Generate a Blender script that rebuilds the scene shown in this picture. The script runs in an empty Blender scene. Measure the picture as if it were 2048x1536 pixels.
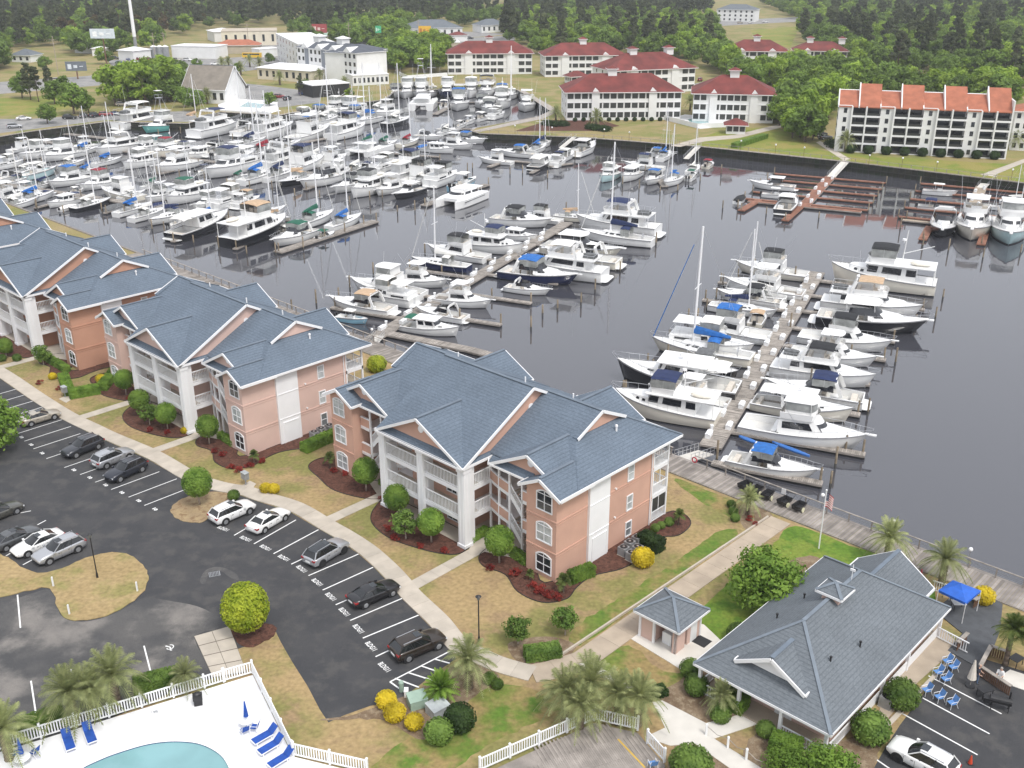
import bpy, math, random
from mathutils import Vector, Matrix
from mathutils.geometry import tessellate_polygon
R = math.radians
rng = random.Random(7)
scn = bpy.context.scene
COL = scn.collection
# ---------------------------------------------------------------- camera
FPX, CXP, CYP, HOR, CAMH = 2050.0, 1024.0, 768.0, -100.0, 53.0
PITCH = math.atan((CYP - HOR) / FPX)
cam_d = bpy.data.cameras.new('camera'); cam = bpy.data.objects.new('camera', cam_d); COL.objects.link(cam)
cam.location = (0, 0, CAMH); cam.rotation_euler = (math.pi / 2 - PITCH, 0, 0)
cam_d.sensor_width = 36; cam_d.lens = 36 * FPX / 2048; cam_d.clip_start = 1; cam_d.clip_end = 9000
scn.camera = cam
# ---------------------------------------------------------------- world, sun, exposure
SUN_EL, SUN_AZ = 58.0, 146.0          # azimuth clockwise from +Y
w = bpy.data.worlds.new('World'); scn.world = w; w.use_nodes = True
nt = w.node_tree; nt.nodes.clear()
sky = nt.nodes.new('ShaderNodeTexSky'); sky.sky_type = 'NISHITA'; sky.sun_disc = False
sky.sun_elevation = R(SUN_EL); sky.sun_rotation = R(SUN_AZ); sky.air_density = 1.0; sky.dust_density = 4.0; sky.ozone_density = 1.0
hsv = nt.nodes.new('ShaderNodeHueSaturation'); hsv.inputs['Saturation'].default_value = 0.28
bgn = nt.nodes.new('ShaderNodeBackground'); bgn.inputs['Strength'].default_value = 0.13
wo = nt.nodes.new('ShaderNodeOutputWorld')
ovc = nt.nodes.new('ShaderNodeMix'); ovc.data_type = 'RGBA'; ovc.inputs[0].default_value = .6; ovc.inputs[7].default_value = (6.5, 6.7, 7.25, 1)   # even cloud layer over the clear sky
nt.links.new(sky.outputs[0], hsv.inputs['Color']); nt.links.new(hsv.outputs[0], ovc.inputs[6]); nt.links.new(ovc.outputs[2], bgn.inputs['Color']); nt.links.new(bgn.outputs[0], wo.inputs[0])
sd = bpy.data.lights.new('sun', 'SUN'); sun = bpy.data.objects.new('sun', sd); COL.objects.link(sun)
sd.energy = 1.5; sd.angle = R(14); sd.color = (1, .965, .91)
_s = Vector((math.sin(R(SUN_AZ)) * math.cos(R(SUN_EL)), math.cos(R(SUN_AZ)) * math.cos(R(SUN_EL)), math.sin(R(SUN_EL))))
sun.rotation_euler = _s.to_track_quat('Z', 'Y').to_euler(); sun.location = (60, -60, 120)
vs = scn.view_settings; vs.view_transform = 'Standard'; vs.look = 'None'; vs.gamma = 1; vs.exposure = 0.56
try: vs.use_curve_mapping = False
except Exception: pass
# ---------------------------------------------------------------- helpers
_c, _sn = math.cos(PITCH), math.sin(PITCH)
def G(x, y, z=0.0):
    """photo pixel -> the point where its sight line meets the level z"""
    X = (x - CXP) / FPX; Y = -(y - CYP) / FPX
    d = Vector((X, _c + Y * _sn, -_sn + Y * _c)); t = (z - CAMH) / d.z
    return Vector((0, 0, CAMH)) + d * t
def lerp(a, b, t): return a + (b - a) * t
ORD = ['first', 'second', 'third', 'fourth', 'fifth', 'sixth', 'seventh', 'eighth', 'ninth', 'tenth', 'eleventh', 'twelfth']
def ordn(i):
    if i < 12: return ORD[i]
    n = i + 1; s = 'th' if 10 <= n % 100 <= 20 else {1: 'st', 2: 'nd', 3: 'rd'}.get(n % 10, 'th')
    return '%d%s' % (n, s)
class MB:
    def __init__(s): s.v = []; s.f = []; s.m = []; s.mi = 0
    def add(s, vs, fs):
        b = len(s.v); s.v += [tuple(p) for p in vs]
        for f in fs: s.f.append([b + i for i in f]); s.m.append(s.mi)
        return s
    def box(s, x0, x1, y0, y1, z0, z1):
        return s.add([(x0,y0,z0),(x1,y0,z0),(x1,y1,z0),(x0,y1,z0),(x0,y0,z1),(x1,y0,z1),(x1,y1,z1),(x0,y1,z1)],
                     [(0,3,2,1),(4,5,6,7),(0,1,5,4),(1,2,6,5),(2,3,7,6),(3,0,4,7)])
    def bar(s, p, q, w, h, up=(0,0,1)):
        """box beam from p to q, w wide and h high, centred"""
        p = Vector(p); q = Vector(q); d = (q - p).normalized(); up = Vector(up)
        r = d.cross(up)
        if r.length < 1e-4: r = Vector((1,0,0))
        r.normalize(); u = r.cross(d); a = r * (w / 2); b = u * (h / 2)
        vs = [p-a-b, p+a-b, p+a+b, p-a+b, q-a-b, q+a-b, q+a+b, q-a+b]
        return s.add(vs, [(0,1,2,3),(4,7,6,5),(0,4,5,1),(1,5,6,2),(2,6,7,3),(3,7,4,0)])
    def tube(s, p, q, r0, r1=None, n=8, cap=True):
        r1 = r0 if r1 is None else r1; p = Vector(p); q = Vector(q); d = (q - p).normalized()
        a = d.orthogonal().normalized(); b = d.cross(a); vs = []
        for c, r in ((p, r0), (q, r1)):
            for i in range(n):
                t = 2 * math.pi * i / n; vs.append(c + a * (r * math.cos(t)) + b * (r * math.sin(t)))
        fs = [(i, (i+1) % n, n + (i+1) % n, n + i) for i in range(n)]
        if cap: fs += [tuple(range(n-1, -1, -1)), tuple(range(n, 2*n))]
        return s.add(vs, fs)
    def path(s, pts, r, n=6):
        for a, b in zip(pts, pts[1:]): s.tube(a, b, r, r, n)
        return s
    def prism(s, poly, z0, z1):
        n = len(poly); ar = sum(poly[i][0]*poly[(i+1)%n][1]-poly[(i+1)%n][0]*poly[i][1] for i in range(n))
        if ar < 0: poly = poly[::-1]
        vs = [(p[0],p[1],z0) for p in poly] + [(p[0],p[1],z1) for p in poly]
        tri = tessellate_polygon([[Vector((p[0],p[1],0)) for p in poly]])
        fs = [(i,(i+1)%n,n+(i+1)%n,n+i) for i in range(n)]
        for t in tri:
            a,b,c = (Vector(vs[i]) for i in t)
            if (b-a).cross(c-a).z < 0: t = t[::-1]
            fs.append(tuple(n+i for i in t)); fs.append(tuple(reversed(t)))
        return s.add(vs, fs)
    def slab(s, pts, t):
        """planar polygon thickened downwards by t"""
        pts = [Vector(p) for p in pts]; nrm = (pts[1]-pts[0]).cross(pts[2]-pts[0]).normalized()
        if nrm.z < 0: pts = pts[::-1]; nrm = -nrm
        n = len(pts); vs = pts + [p - Vector((0,0,t)) for p in pts]
        return s.add(vs, [tuple(range(n)), tuple(range(2*n-1, n-1, -1))] + [(i, n+i, n+(i+1)%n, (i+1)%n) for i in range(n)])
    def loft(s, rings, cap=True, closed=True):
        n = len(rings[0]); vs = [p for r in rings for p in r]; fs = []
        for k in range(len(rings)-1):
            for i in range(n if closed else n-1):
                j = (i+1) % n; fs.append((k*n+i, k*n+j, (k+1)*n+j, (k+1)*n+i))
        if cap: fs += [tuple(range(n-1,-1,-1)), tuple(range((len(rings)-1)*n, len(rings)*n))]
        return s.add(vs, fs)
    def ball(s, c, rx, ry, rz, nu=10, nv=6):
        rings = []
        for j in range(nv+1):
            t = math.pi * (j + (1e-3 if j == 0 else (-1e-3 if j == nv else 0))) / nv
            rings.append([(c[0]+rx*math.sin(t)*math.cos(2*math.pi*i/nu), c[1]+ry*math.sin(t)*math.sin(2*math.pi*i/nu), c[2]-rz*math.cos(t)) for i in range(nu)])
        return s.loft(rings)
    def mesh(s, name, smooth=False):
        me = bpy.data.meshes.new(name); me.from_pydata(s.v, [], s.f)
        if any(s.m): me.polygons.foreach_set('material_index', s.m)
        if smooth: me.polygons.foreach_set('use_smooth', [True]*len(s.f))
        me.update(); return me
    def build(s, name, mats, parent=None, smooth=False, **kw):
        return obj(name, s.mesh(name, smooth), mats, parent, **kw)
def obj(name, me, mats=None, parent=None, loc=None, rz=None, kind=None, label=None):
    if mats is not None and len(me.materials) == 0:
        for m in (mats if isinstance(mats, (list, tuple)) else [mats]): me.materials.append(m)
    o = bpy.data.objects.new(name, me); COL.objects.link(o)
    if parent is not None: o.parent = parent
    if loc is not None: o.location = loc
    if rz is not None: o.rotation_euler = (0, 0, rz)
    if kind: o['kind'] = kind
    if label: o['label'] = label
    return o
def slotmat(o, i, m):
    o.material_slots[i].link = 'OBJECT'; o.material_slots[i].material = m
def tag(o, label, cat, group=None):
    o['label'] = label; o['category'] = cat
    if group: o['group'] = group
    return o
def thing(name, label, cat, loc=(0,0,0), rz=0.0, group=None):
    o = bpy.data.objects.new(name, None); COL.objects.link(o); o.empty_display_size = .2
    o.location = loc; o.rotation_euler = (0, 0, rz)
    return tag(o, label, cat, group)
def struct(o): o['kind'] = 'structure'; return o
KIDS = {}
def kids(o):
    k = o.as_pointer()
    if k not in KIDS: KIDS[k] = list(o.children)
    return KIDS[k]
def drop(o):
    for c in [o] + list(o.children_recursive): bpy.data.objects.remove(c)
def dup(src, parent=None, swap=None):
    c = src.copy(); COL.objects.link(c); c.parent = parent
    if swap and c.type == 'MESH':
        for i, sl in enumerate(c.material_slots):
            if sl.material and sl.material.name in swap: slotmat(c, i, swap[sl.material.name])
    for k in kids(src): dup(k, c, swap)
    return c
# ---------------------------------------------------------------- materials
def mat(name, col, rough=.7, var=.12, scale=1.5, bump=0.0, bscale=None, metal=0.0, spec=.5, col2=None, detail=4, rnd=0.0, coat=0.0, isl=0.0):
    m = bpy.data.materials.new(name); m.use_nodes = True; t = m.node_tree; b = t.nodes['Principled BSDF']
    b.inputs['Roughness'].default_value = rough; b.inputs['Metallic'].default_value = metal
    b.inputs['Specular IOR Level'].default_value = spec
    if coat: b.inputs['Coat Weight'].default_value = coat; b.inputs['Coat Roughness'].default_value = .06
    geo = t.nodes.new('ShaderNodeNewGeometry')
    nz = t.nodes.new('ShaderNodeTexNoise'); nz.inputs['Scale'].default_value = scale; nz.inputs['Detail'].default_value = detail
    t.links.new(geo.outputs['Position'], nz.inputs['Vector'])
    mx = t.nodes.new('ShaderNodeMix'); mx.data_type = 'RGBA'
    a = [max(0, c*(1-var)) for c in col]; d = col2 if col2 else [min(1, c*(1+var)) for c in col]
    mx.inputs[6].default_value = (*a, 1); mx.inputs[7].default_value = (*d, 1)
    cr = t.nodes.new('ShaderNodeMapRange'); cr.inputs[1].default_value = .33; cr.inputs[2].default_value = .67
    t.links.new(nz.outputs[0], cr.inputs[0]); t.links.new(cr.outputs[0], mx.inputs[0])
    out = mx.outputs[2]
    if rnd:
        oi = t.nodes.new('ShaderNodeObjectInfo'); hs = t.nodes.new('ShaderNodeHueSaturation')
        mr = t.nodes.new('ShaderNodeMapRange'); mr.inputs[3].default_value = 1-rnd; mr.inputs[4].default_value = 1+rnd
        t.links.new(oi.outputs['Random'], mr.inputs[0]); t.links.new(mr.outputs[0], hs.inputs['Value']); t.links.new(out, hs.inputs['Color']); out = hs.outputs[0]
    if isl:
        hs = t.nodes.new('ShaderNodeHueSaturation'); mr = t.nodes.new('ShaderNodeMapRange'); mr.inputs[3].default_value = 1-isl; mr.inputs[4].default_value = 1+isl
        t.links.new(geo.outputs['Random Per Island'], mr.inputs[0]); t.links.new(mr.outputs[0], hs.inputs['Value']); t.links.new(out, hs.inputs['Color']); out = hs.outputs[0]
    t.links.new(out, b.inputs['Base Color'])
    if bump:
        n2 = t.nodes.new('ShaderNodeTexNoise'); n2.inputs['Scale'].default_value = bscale or scale*8; n2.inputs['Detail'].default_value = 5
        t.links.new(geo.outputs['Position'], n2.inputs['Vector'])
        bp = t.nodes.new('ShaderNodeBump'); bp.inputs['Strength'].default_value = bump; bp.inputs['Distance'].default_value = .05
        t.links.new(n2.outputs[0], bp.inputs['Height']); t.links.new(bp.outputs[0], b.inputs['Normal'])
    return m
def mix3(name, c1, c2, c3, s1, s2, rough=.9, bump=.3, bscale=12, lo=.4, hi=.6, fine=None):
    """three colours laid over each other by two noises (lawn, worn asphalt, mulch)"""
    m = bpy.data.materials.new(name); m.use_nodes = True; t = m.node_tree; b = t.nodes['Principled BSDF']
    b.inputs['Roughness'].default_value = rough; b.inputs['Specular IOR Level'].default_value = .25
    geo = t.nodes.new('ShaderNodeNewGeometry'); prev = None
    for k, (sc, cc) in enumerate(((s1, c2), (s2, c3))):
        nz = t.nodes.new('ShaderNodeTexNoise'); nz.inputs['Scale'].default_value = sc; nz.inputs['Detail'].default_value = 6; nz.inputs['Roughness'].default_value = .6
        mp = t.nodes.new('ShaderNodeVectorMath'); mp.operation = 'ADD'; mp.inputs[1].default_value = (31.7*k, 12.3*k, 0)
        t.links.new(geo.outputs['Position'], mp.inputs[0]); t.links.new(mp.outputs[0], nz.inputs['Vector'])
        cr = t.nodes.new('ShaderNodeMapRange'); cr.inputs[1].default_value = lo + .06*k; cr.inputs[2].default_value = hi + .06*k
        cr.interpolation_type = 'SMOOTHSTEP'
        t.links.new(nz.outputs[0], cr.inputs[0])
        mx = t.nodes.new('ShaderNodeMix'); mx.data_type = 'RGBA'; mx.inputs[7].default_value = (*cc, 1)
        if prev is None: mx.inputs[6].default_value = (*c1, 1)
        else: t.links.new(prev, mx.inputs[6])
        t.links.new(cr.outputs[0], mx.inputs[0]); prev = mx.outputs[2]
    n3 = t.nodes.new('ShaderNodeTexNoise'); n3.inputs['Scale'].default_value = fine or bscale; n3.inputs['Detail'].default_value = 4
    t.links.new(geo.outputs['Position'], n3.inputs['Vector'])
    mr = t.nodes.new('ShaderNodeMapRange'); mr.inputs[1].default_value = .3; mr.inputs[2].default_value = .7; mr.inputs[3].default_value = .80; mr.inputs[4].default_value = 1.20
    t.links.new(n3.outputs[0], mr.inputs[0])
    vm = t.nodes.new('ShaderNodeVectorMath'); vm.operation = 'SCALE'; t.links.new(prev, vm.inputs[0]); t.links.new(mr.outputs[0], vm.inputs['Scale'])
    t.links.new(vm.outputs[0], b.inputs['Base Color'])
    bp = t.nodes.new('ShaderNodeBump'); bp.inputs['Strength'].default_value = bump; bp.inputs['Distance'].default_value = .06
    t.links.new(n3.outputs[0], bp.inputs['Height']); t.links.new(bp.outputs[0], b.inputs['Normal'])
    return m
def leafmat(name, col, col2, rough=.6, rnd=.18, scale=.8):
    m = mat(name, col, rough, .25, scale, col2=col2, rnd=rnd, spec=.2); t = m.node_tree; b = t.nodes['Principled BSDF']
    tr = t.nodes.new('ShaderNodeBsdfTranslucent'); ms = t.nodes.new('ShaderNodeMixShader'); ms.inputs[0].default_value = .35
    src = b.inputs['Base Color'].links[0].from_socket; t.links.new(src, tr.inputs['Color'])
    out = [n for n in t.nodes if n.type == 'OUTPUT_MATERIAL'][0]
    t.links.new(b.outputs[0], ms.inputs[1]); t.links.new(tr.outputs[0], ms.inputs[2]); t.links.new(ms.outputs[0], out.inputs[0])
    return m
def shingle(name, col, var=.13, row=.17):
    """roof shingles: course lines plus tab-to-tab colour scatter, in object space"""
    m = bpy.data.materials.new(name); m.use_nodes = True; t = m.node_tree; b = t.nodes['Principled BSDF']
    b.inputs['Roughness'].default_value = .85; b.inputs['Specular IOR Level'].default_value = .3
    geo = t.nodes.new('ShaderNodeNewGeometry'); tc = t.nodes.new('ShaderNodeTexCoord')
    mp = t.nodes.new('ShaderNodeMapping'); mp.inputs['Scale'].default_value = (1.1, 1.1, 2.6)
    t.links.new(tc.outputs['Object'], mp.inputs['Vector'])
    vo = t.nodes.new('ShaderNodeTexVoronoi'); vo.inputs['Scale'].default_value = 5.5; t.links.new(mp.outputs[0], vo.inputs['Vector'])
    bw = t.nodes.new('ShaderNodeSeparateColor'); t.links.new(vo.outputs['Color'], bw.inputs[0])
    nz = t.nodes.new('ShaderNodeTexNoise'); nz.inputs['Scale'].default_value = .35; nz.inputs['Detail'].default_value = 5; t.links.new(geo.outputs['Position'], nz.inputs['Vector'])
    sx = t.nodes.new('ShaderNodeSeparateXYZ'); t.links.new(tc.outputs['Object'], sx.inputs[0])
    md = t.nodes.new('ShaderNodeMath'); md.operation = 'FRACT'; dv = t.nodes.new('ShaderNodeMath'); dv.operation = 'DIVIDE'; dv.inputs[1].default_value = row
    t.links.new(sx.outputs[2], dv.inputs[0]); t.links.new(dv.outputs[0], md.inputs[0])
    st = t.nodes.new('ShaderNodeMath'); st.operation = 'LESS_THAN'; st.inputs[1].default_value = .22; t.links.new(md.outputs[0], st.inputs[0])
    a1 = t.nodes.new('ShaderNodeMapRange'); a1.inputs[3].default_value = 1-var; a1.inputs[4].default_value = 1+var; t.links.new(bw.outputs[0], a1.inputs[0])
    a2 = t.nodes.new('ShaderNodeMapRange'); a2.inputs[1].default_value = .3; a2.inputs[2].default_value = .7; a2.inputs[3].default_value = .92; a2.inputs[4].default_value = 1.08; t.links.new(nz.outputs[0], a2.inputs[0])
    mu = t.nodes.new('ShaderNodeMath'); mu.operation = 'MULTIPLY'; t.links.new(a1.outputs[0], mu.inputs[0]); t.links.new(a2.outputs[0], mu.inputs[1])
    s2 = t.nodes.new('ShaderNodeMath'); s2.operation = 'MULTIPLY_ADD'; s2.inputs[1].default_value = -.2; s2.inputs[2].default_value = 1; t.links.new(st.outputs[0], s2.inputs[0])
    m2 = t.nodes.new('ShaderNodeMath'); m2.operation = 'MULTIPLY'; t.links.new(mu.outputs[0], m2.inputs[0]); t.links.new(s2.outputs[0], m2.inputs[1])
    vm = t.nodes.new('ShaderNodeVectorMath'); vm.operation = 'SCALE'; vm.inputs[0].default_value = col; t.links.new(m2.outputs[0], vm.inputs['Scale'])
    t.links.new(vm.outputs[0], b.inputs['Base Color'])
    bp = t.nodes.new('ShaderNodeBump'); bp.inputs['Strength'].default_value = .35; bp.inputs['Distance'].default_value = .02
    t.links.new(m2.outputs[0], bp.inputs['Height']); t.links.new(bp.outputs[0], b.inputs['Normal'])
    return m
def glass(name, col, rough=.06):
    m = mat(name, col, rough, .3, .8, spec=.8); return m
M = {}
M['lawn'] = mix3('lawn', (.345,.25,.125), (.20,.19,.065), (.285,.20,.11), .11, .32, bump=.5, bscale=9, fine=2.6, lo=.42, hi=.60)
M['lawn_green'] = mix3('lawn_green', (.115,.20,.025), (.165,.215,.035), (.085,.165,.02), .22, .6, bump=.5, bscale=9, fine=2.6)
M['lawn_mixed'] = mix3('lawn_mixed', (.135,.18,.035), (.27,.20,.085), (.095,.17,.025), .22, .4, bump=.5, bscale=9, fine=2.6)
M['lawn_far'] = mix3('lawn_far', (.27,.22,.095), (.18,.19,.055), (.30,.235,.12), .05, .12, bump=.3, bscale=3)
M['lawn_far_green'] = mix3('lawn_far_green', (.19,.215,.04), (.26,.225,.065), (.15,.20,.03), .06, .15, bump=.3, bscale=3)
M['lawn_dry'] = mix3('lawn_dry', (.36,.265,.135), (.32,.235,.115), (.24,.215,.08), .2, .25, bump=.5, bscale=9, fine=2.6)
M['straw'] = mix3('straw', (.30,.22,.13), (.37,.28,.16), (.23,.15,.085), .5, 1.4, bump=.6, bscale=14)
M['mulch'] = mix3('mulch', (.095,.042,.03), (.13,.06,.042), (.06,.028,.02), 1.2, 3, bump=.9, bscale=11)
M['bare_soil'] = mix3('bare_soil', (.22,.16,.105), (.16,.11,.07), (.28,.22,.15), .5, 1.6, bump=.6, bscale=12)
M['asphalt'] = mix3('asphalt', (.05,.051,.055), (.06,.06,.063), (.078,.076,.075), .25, .5, rough=.85, bump=.25, bscale=24, fine=22)
M['asphalt_worn'] = mix3('asphalt_worn', (.07,.07,.072), (.10,.097,.095), (.21,.195,.18), .2, .16, rough=.9, bump=.3, bscale=20, lo=.42, hi=.62)
M['road_far'] = mix3('road_far', (.25,.245,.24), (.30,.29,.28), (.20,.2,.2), .1, .3, bump=.1)
M['concrete'] = mat('concrete', (.46,.41,.345), .85, .1, .7, bump=.15, bscale=18, rnd=.06)
M['concrete_tan'] = mat('concrete_tan', (.40,.33,.255), .85, .12, .6, bump=.15, bscale=18, rnd=.06)
M['concrete_white'] = mat('concrete_white', (.62,.59,.54), .8, .08, .6, bump=.1, bscale=15, rnd=.04)
M['pooldeck'] = mat('pooldeck', (.76,.76,.77), .75, .04, .5)
M['paint_white'] = mat('paint_white', (.78,.78,.77), .6, .1, 6)
M['white'] = mat('white', (.80,.80,.81), .5, .03, .6)
M['white_vinyl'] = mat('white_vinyl', (.80,.81,.82), .4, .03, .5)
M['stucco'] = mat('stucco', (.55,.335,.255), .9, .07, .35, bump=.12, bscale=30)
M['stucco_pink'] = mat('stucco_pink', (.61,.435,.375), .9, .06, .35, bump=.12, bscale=30)
M['stucco_clay'] = mat('stucco_clay', (.50,.275,.19), .9, .07, .35, bump=.12, bscale=30)
M['roof'] = shingle('roof', (.125,.158,.20))
M['roof_grey'] = shingle('roof_grey', (.142,.16,.178))
M['roof_cap'] = mat('roof_cap', (.14,.172,.212), .85, .1, 1)
M['roof_red'] = mat('roof_red', (.155,.032,.027), .85, .3, .22, bump=.1, bscale=4, detail=6)
M['roof_orange'] = mat('roof_orange', (.36,.125,.07), .85, .16, .5, bump=.2, bscale=3)
M['roof_dark'] = mat('roof_dark', (.085,.095,.115), .85, .12, .5)
M['glass_dark'] = glass('glass_dark', (.025,.03,.035))
M['glass_mid'] = glass('glass_mid', (.16,.18,.19), .12)
M['glass_pale'] = glass('glass_pale', (.42,.45,.46), .2)
M['screen'] = mat('screen', (.035,.037,.035), .5, .3, .6)
M['dark'] = mat('dark', (.02,.02,.022), .6, .2, 1)
M['black_metal'] = mat('black_metal', (.018,.018,.02), .45, .2, 2)
M['grey_metal'] = mat('grey_metal', (.30,.31,.32), .4, .15, 2, metal=.3)
M['steel'] = mat('steel', (.62,.63,.65), .28, .08, 2, metal=.8)
M['wood'] = mat('wood', (.295,.265,.235), .85, .25, 1.2, bump=.3, bscale=14, rnd=.12, isl=.28)
M['wood_grey'] = mat('wood_grey', (.28,.25,.225), .85, .2, .9, bump=.3, bscale=14, rnd=.1, isl=.3)
M['wood_brown'] = mat('wood_brown', (.16,.085,.05), .8, .3, 1.2, bump=.3)
M['wood_red'] = mat('wood_red', (.28,.13,.085), .85, .25, 1.2)
M['pile'] = mat('pile', (.235,.19,.135), .9, .35, 1.1, bump=.4, bscale=9, rnd=.12)
M['pile_wet'] = mat('pile_wet', (.02,.019,.016), .6, .3, 2)
M['bulkhead'] = mix3('bulkhead', (.026,.027,.022), (.045,.043,.03), (.02,.032,.015), .6, .3, rough=.8, bump=.5, bscale=6)
M['bark'] = mat('bark', (.16,.12,.09), .9, .25, 3, bump=.6)
M['bark_pale'] = mat('bark_pale', (.36,.30,.25), .9, .2, 4, bump=.4)
M['tyre'] = mat('tyre', (.014,.014,.015), .8, .15, 5)
M['rim'] = mat('rim', (.50,.51,.53), .3, .08, 5, metal=.7)
M['rim_black'] = mat('rim_black', (.025,.025,.027), .35, .1, 5, metal=.3)
M['red_lens'] = mat('red_lens', (.32,.015,.015), .2, .1, 5)
M['clear_lens'] = mat('clear_lens', (.62,.64,.66), .12, .05, 5)
M['blue_fabric'] = mat('blue_fabric', (.012,.07,.34), .8, .15, 3)
M['sling_blue'] = mat('sling_blue', (.10,.24,.52), .75, .2, 9)
M['utility_green'] = mat('utility_green', (.28,.38,.31), .6, .08, 2)
M['gelcoat'] = mat('gelcoat', (.80,.80,.79), .22, .03, .4, coat=.3)
M['gelcoat_cream'] = mat('gelcoat_cream', (.74,.70,.61), .25, .03, .4, coat=.3)
M['nonskid'] = mat('nonskid', (.66,.65,.62), .6, .06, 1)
M['teak'] = mat('teak', (.36,.22,.12), .7, .2, 3)
M['boat_glass'] = glass('boat_glass', (.018,.02,.026))
M['vinyl_clear'] = glass('vinyl_clear', (.30,.31,.30), .15)
HULL = {'white': M['gelcoat'], 'cream': M['gelcoat_cream'], 'navy': mat('hull_navy', (.012,.02,.075), .15, .1, 1, coat=.4),
        'black': mat('hull_black', (.012,.013,.018), .15, .1, 1, coat=.4), 'teal': mat('hull_teal', (.16,.50,.46), .2, .05, 1, coat=.4),
        'lightblue': mat('hull_lightblue', (.28,.52,.66), .2, .05, 1, coat=.4), 'paleblue': mat('hull_paleblue', (.50,.68,.70), .2, .05, 1, coat=.4),
        'grey': mat('hull_grey', (.40,.41,.42), .3, .05, 1)}
CANV = {'white': mat('canvas_white', (.74,.73,.70), .8, .06, 1), 'navy': mat('canvas_navy', (.014,.026,.085), .85, .2, 2),
        'black': mat('canvas_black', (.014,.015,.018), .85, .2, 2), 'blue': mat('canvas_blue', (.018,.125,.40), .85, .2, 2),
        'green': mat('canvas_green', (.012,.105,.065), .85, .2, 2), 'tan': mat('canvas_tan', (.48,.34,.22), .85, .12, 2),
        'red': mat('canvas_red', (.26,.02,.035), .85, .2, 2), 'grey': mat('canvas_grey', (.12,.125,.13), .85, .2, 2)}
LEAF = {'topiary': leafmat('leaf_topiary', (.115,.23,.03), (.25,.38,.065)),
        'lime': leafmat('leaf_lime', (.32,.44,.025), (.58,.64,.06)),
        'shrub': leafmat('leaf_shrub', (.09,.17,.03), (.19,.29,.06)),
        'dark': leafmat('leaf_dark', (.022,.05,.012), (.05,.09,.022)),
        'yellow': leafmat('leaf_yellow', (.55,.42,.02), (.80,.64,.04), rnd=.05),
        'red': leafmat('leaf_red', (.20,.022,.02), (.38,.06,.045), rnd=.2),
        'palm': leafmat('leaf_palm', (.25,.29,.12), (.43,.46,.21), scale=1.5),
        'palm_green': leafmat('leaf_palm_green', (.085,.135,.03), (.17,.21,.06), scale=1.5),
        'hedge': leafmat('leaf_hedge', (.12,.23,.03), (.22,.35,.055)),
        'pine': leafmat('leaf_pine', (.062,.082,.036), (.12,.14,.06), scale=.25, rnd=.3),
        'oak': leafmat('leaf_oak', (.11,.185,.03), (.20,.30,.055), scale=.25, rnd=.28),
        'spring': leafmat('leaf_spring', (.18,.30,.03), (.32,.44,.06), scale=.25, rnd=.22),
        'rust': leafmat('leaf_rust', (.13,.075,.035), (.11,.10,.03), scale=.25, rnd=.2)}
# ---------------------------------------------------------------- site frame: U runs along the fronts to the left, V towards the water
HD = R(43.5)
VV = Vector((math.sin(HD), math.cos(HD), 0)); UU = Vector((-math.cos(HD), math.sin(HD), 0))
P0 = G(1110.5, 1165.5)
def BL(u, v, z=0): return P0 + UU * u + VV * v + Vector((0, 0, z))
WZ = -2.6                                   # water level
DZ = -2.05                                  # dock deck level
SEAV = 28.3
def px(pts, z=0): return [G(a, b, z) for a, b in pts]
def sheet(name, pts, z, m, parent=None, z0=None, kind='structure'):
    mb = MB(); pts2 = [(p[0], p[1]) for p in pts]
    if z0 is not None: mb.prism(pts2, z0, z)
    else:
        tri = tessellate_polygon([[Vector((p[0], p[1], 0)) for p in pts2]]); vs = [(p[0], p[1], z) for p in pts2]; fs = []
        for t in tri:
            a, b, c = (Vector(vs[i]) for i in t); fs.append(t if (b-a).cross(c-a).z > 0 else t[::-1])
        mb.add(vs, fs)
    o = mb.build(name, m, parent)
    if parent is None: o['kind'] = kind
    return o
def smooth(pts, n=6):
    out = []; P = [pts[0]] + list(pts) + [pts[-1]]
    for i in range(1, len(P)-2):
        a, b, c, d = P[i-1], P[i], P[i+1], P[i+2]
        for k in range(n):
            t = k / n; out.append(.5*((2*b)+(c-a)*t+(2*a-5*b+4*c-d)*t*t+(3*b-a-3*c+d)*t**3))
    return out + [pts[-1]]
def ragged(pts, amp=.12, step=.5):
    """edge of turf or mulch: small uneven wander along a closed outline"""
    out = []
    n = len(pts)
    for i in range(n):
        a, b = pts[i], pts[(i+1) % n]; L = (b-a).length; k = max(1, int(L/step))
        for j in range(k):
            p = a.lerp(b, j/k); out.append(p + Vector((rng.uniform(-amp, amp), rng.uniform(-amp, amp), 0)))
    return out
def closed_smooth(pts, n=5):
    m = len(pts); out = []
    for i in range(m):
        a, b, c, d = pts[i-1], pts[i], pts[(i+1) % m], pts[(i+2) % m]
        for k in range(n):
            t = k / n; out.append(.5*((2*b)+(c-a)*t+(2*a-5*b+4*c-d)*t*t+(3*b-a-3*c+d)*t**3))
    return out
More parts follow.
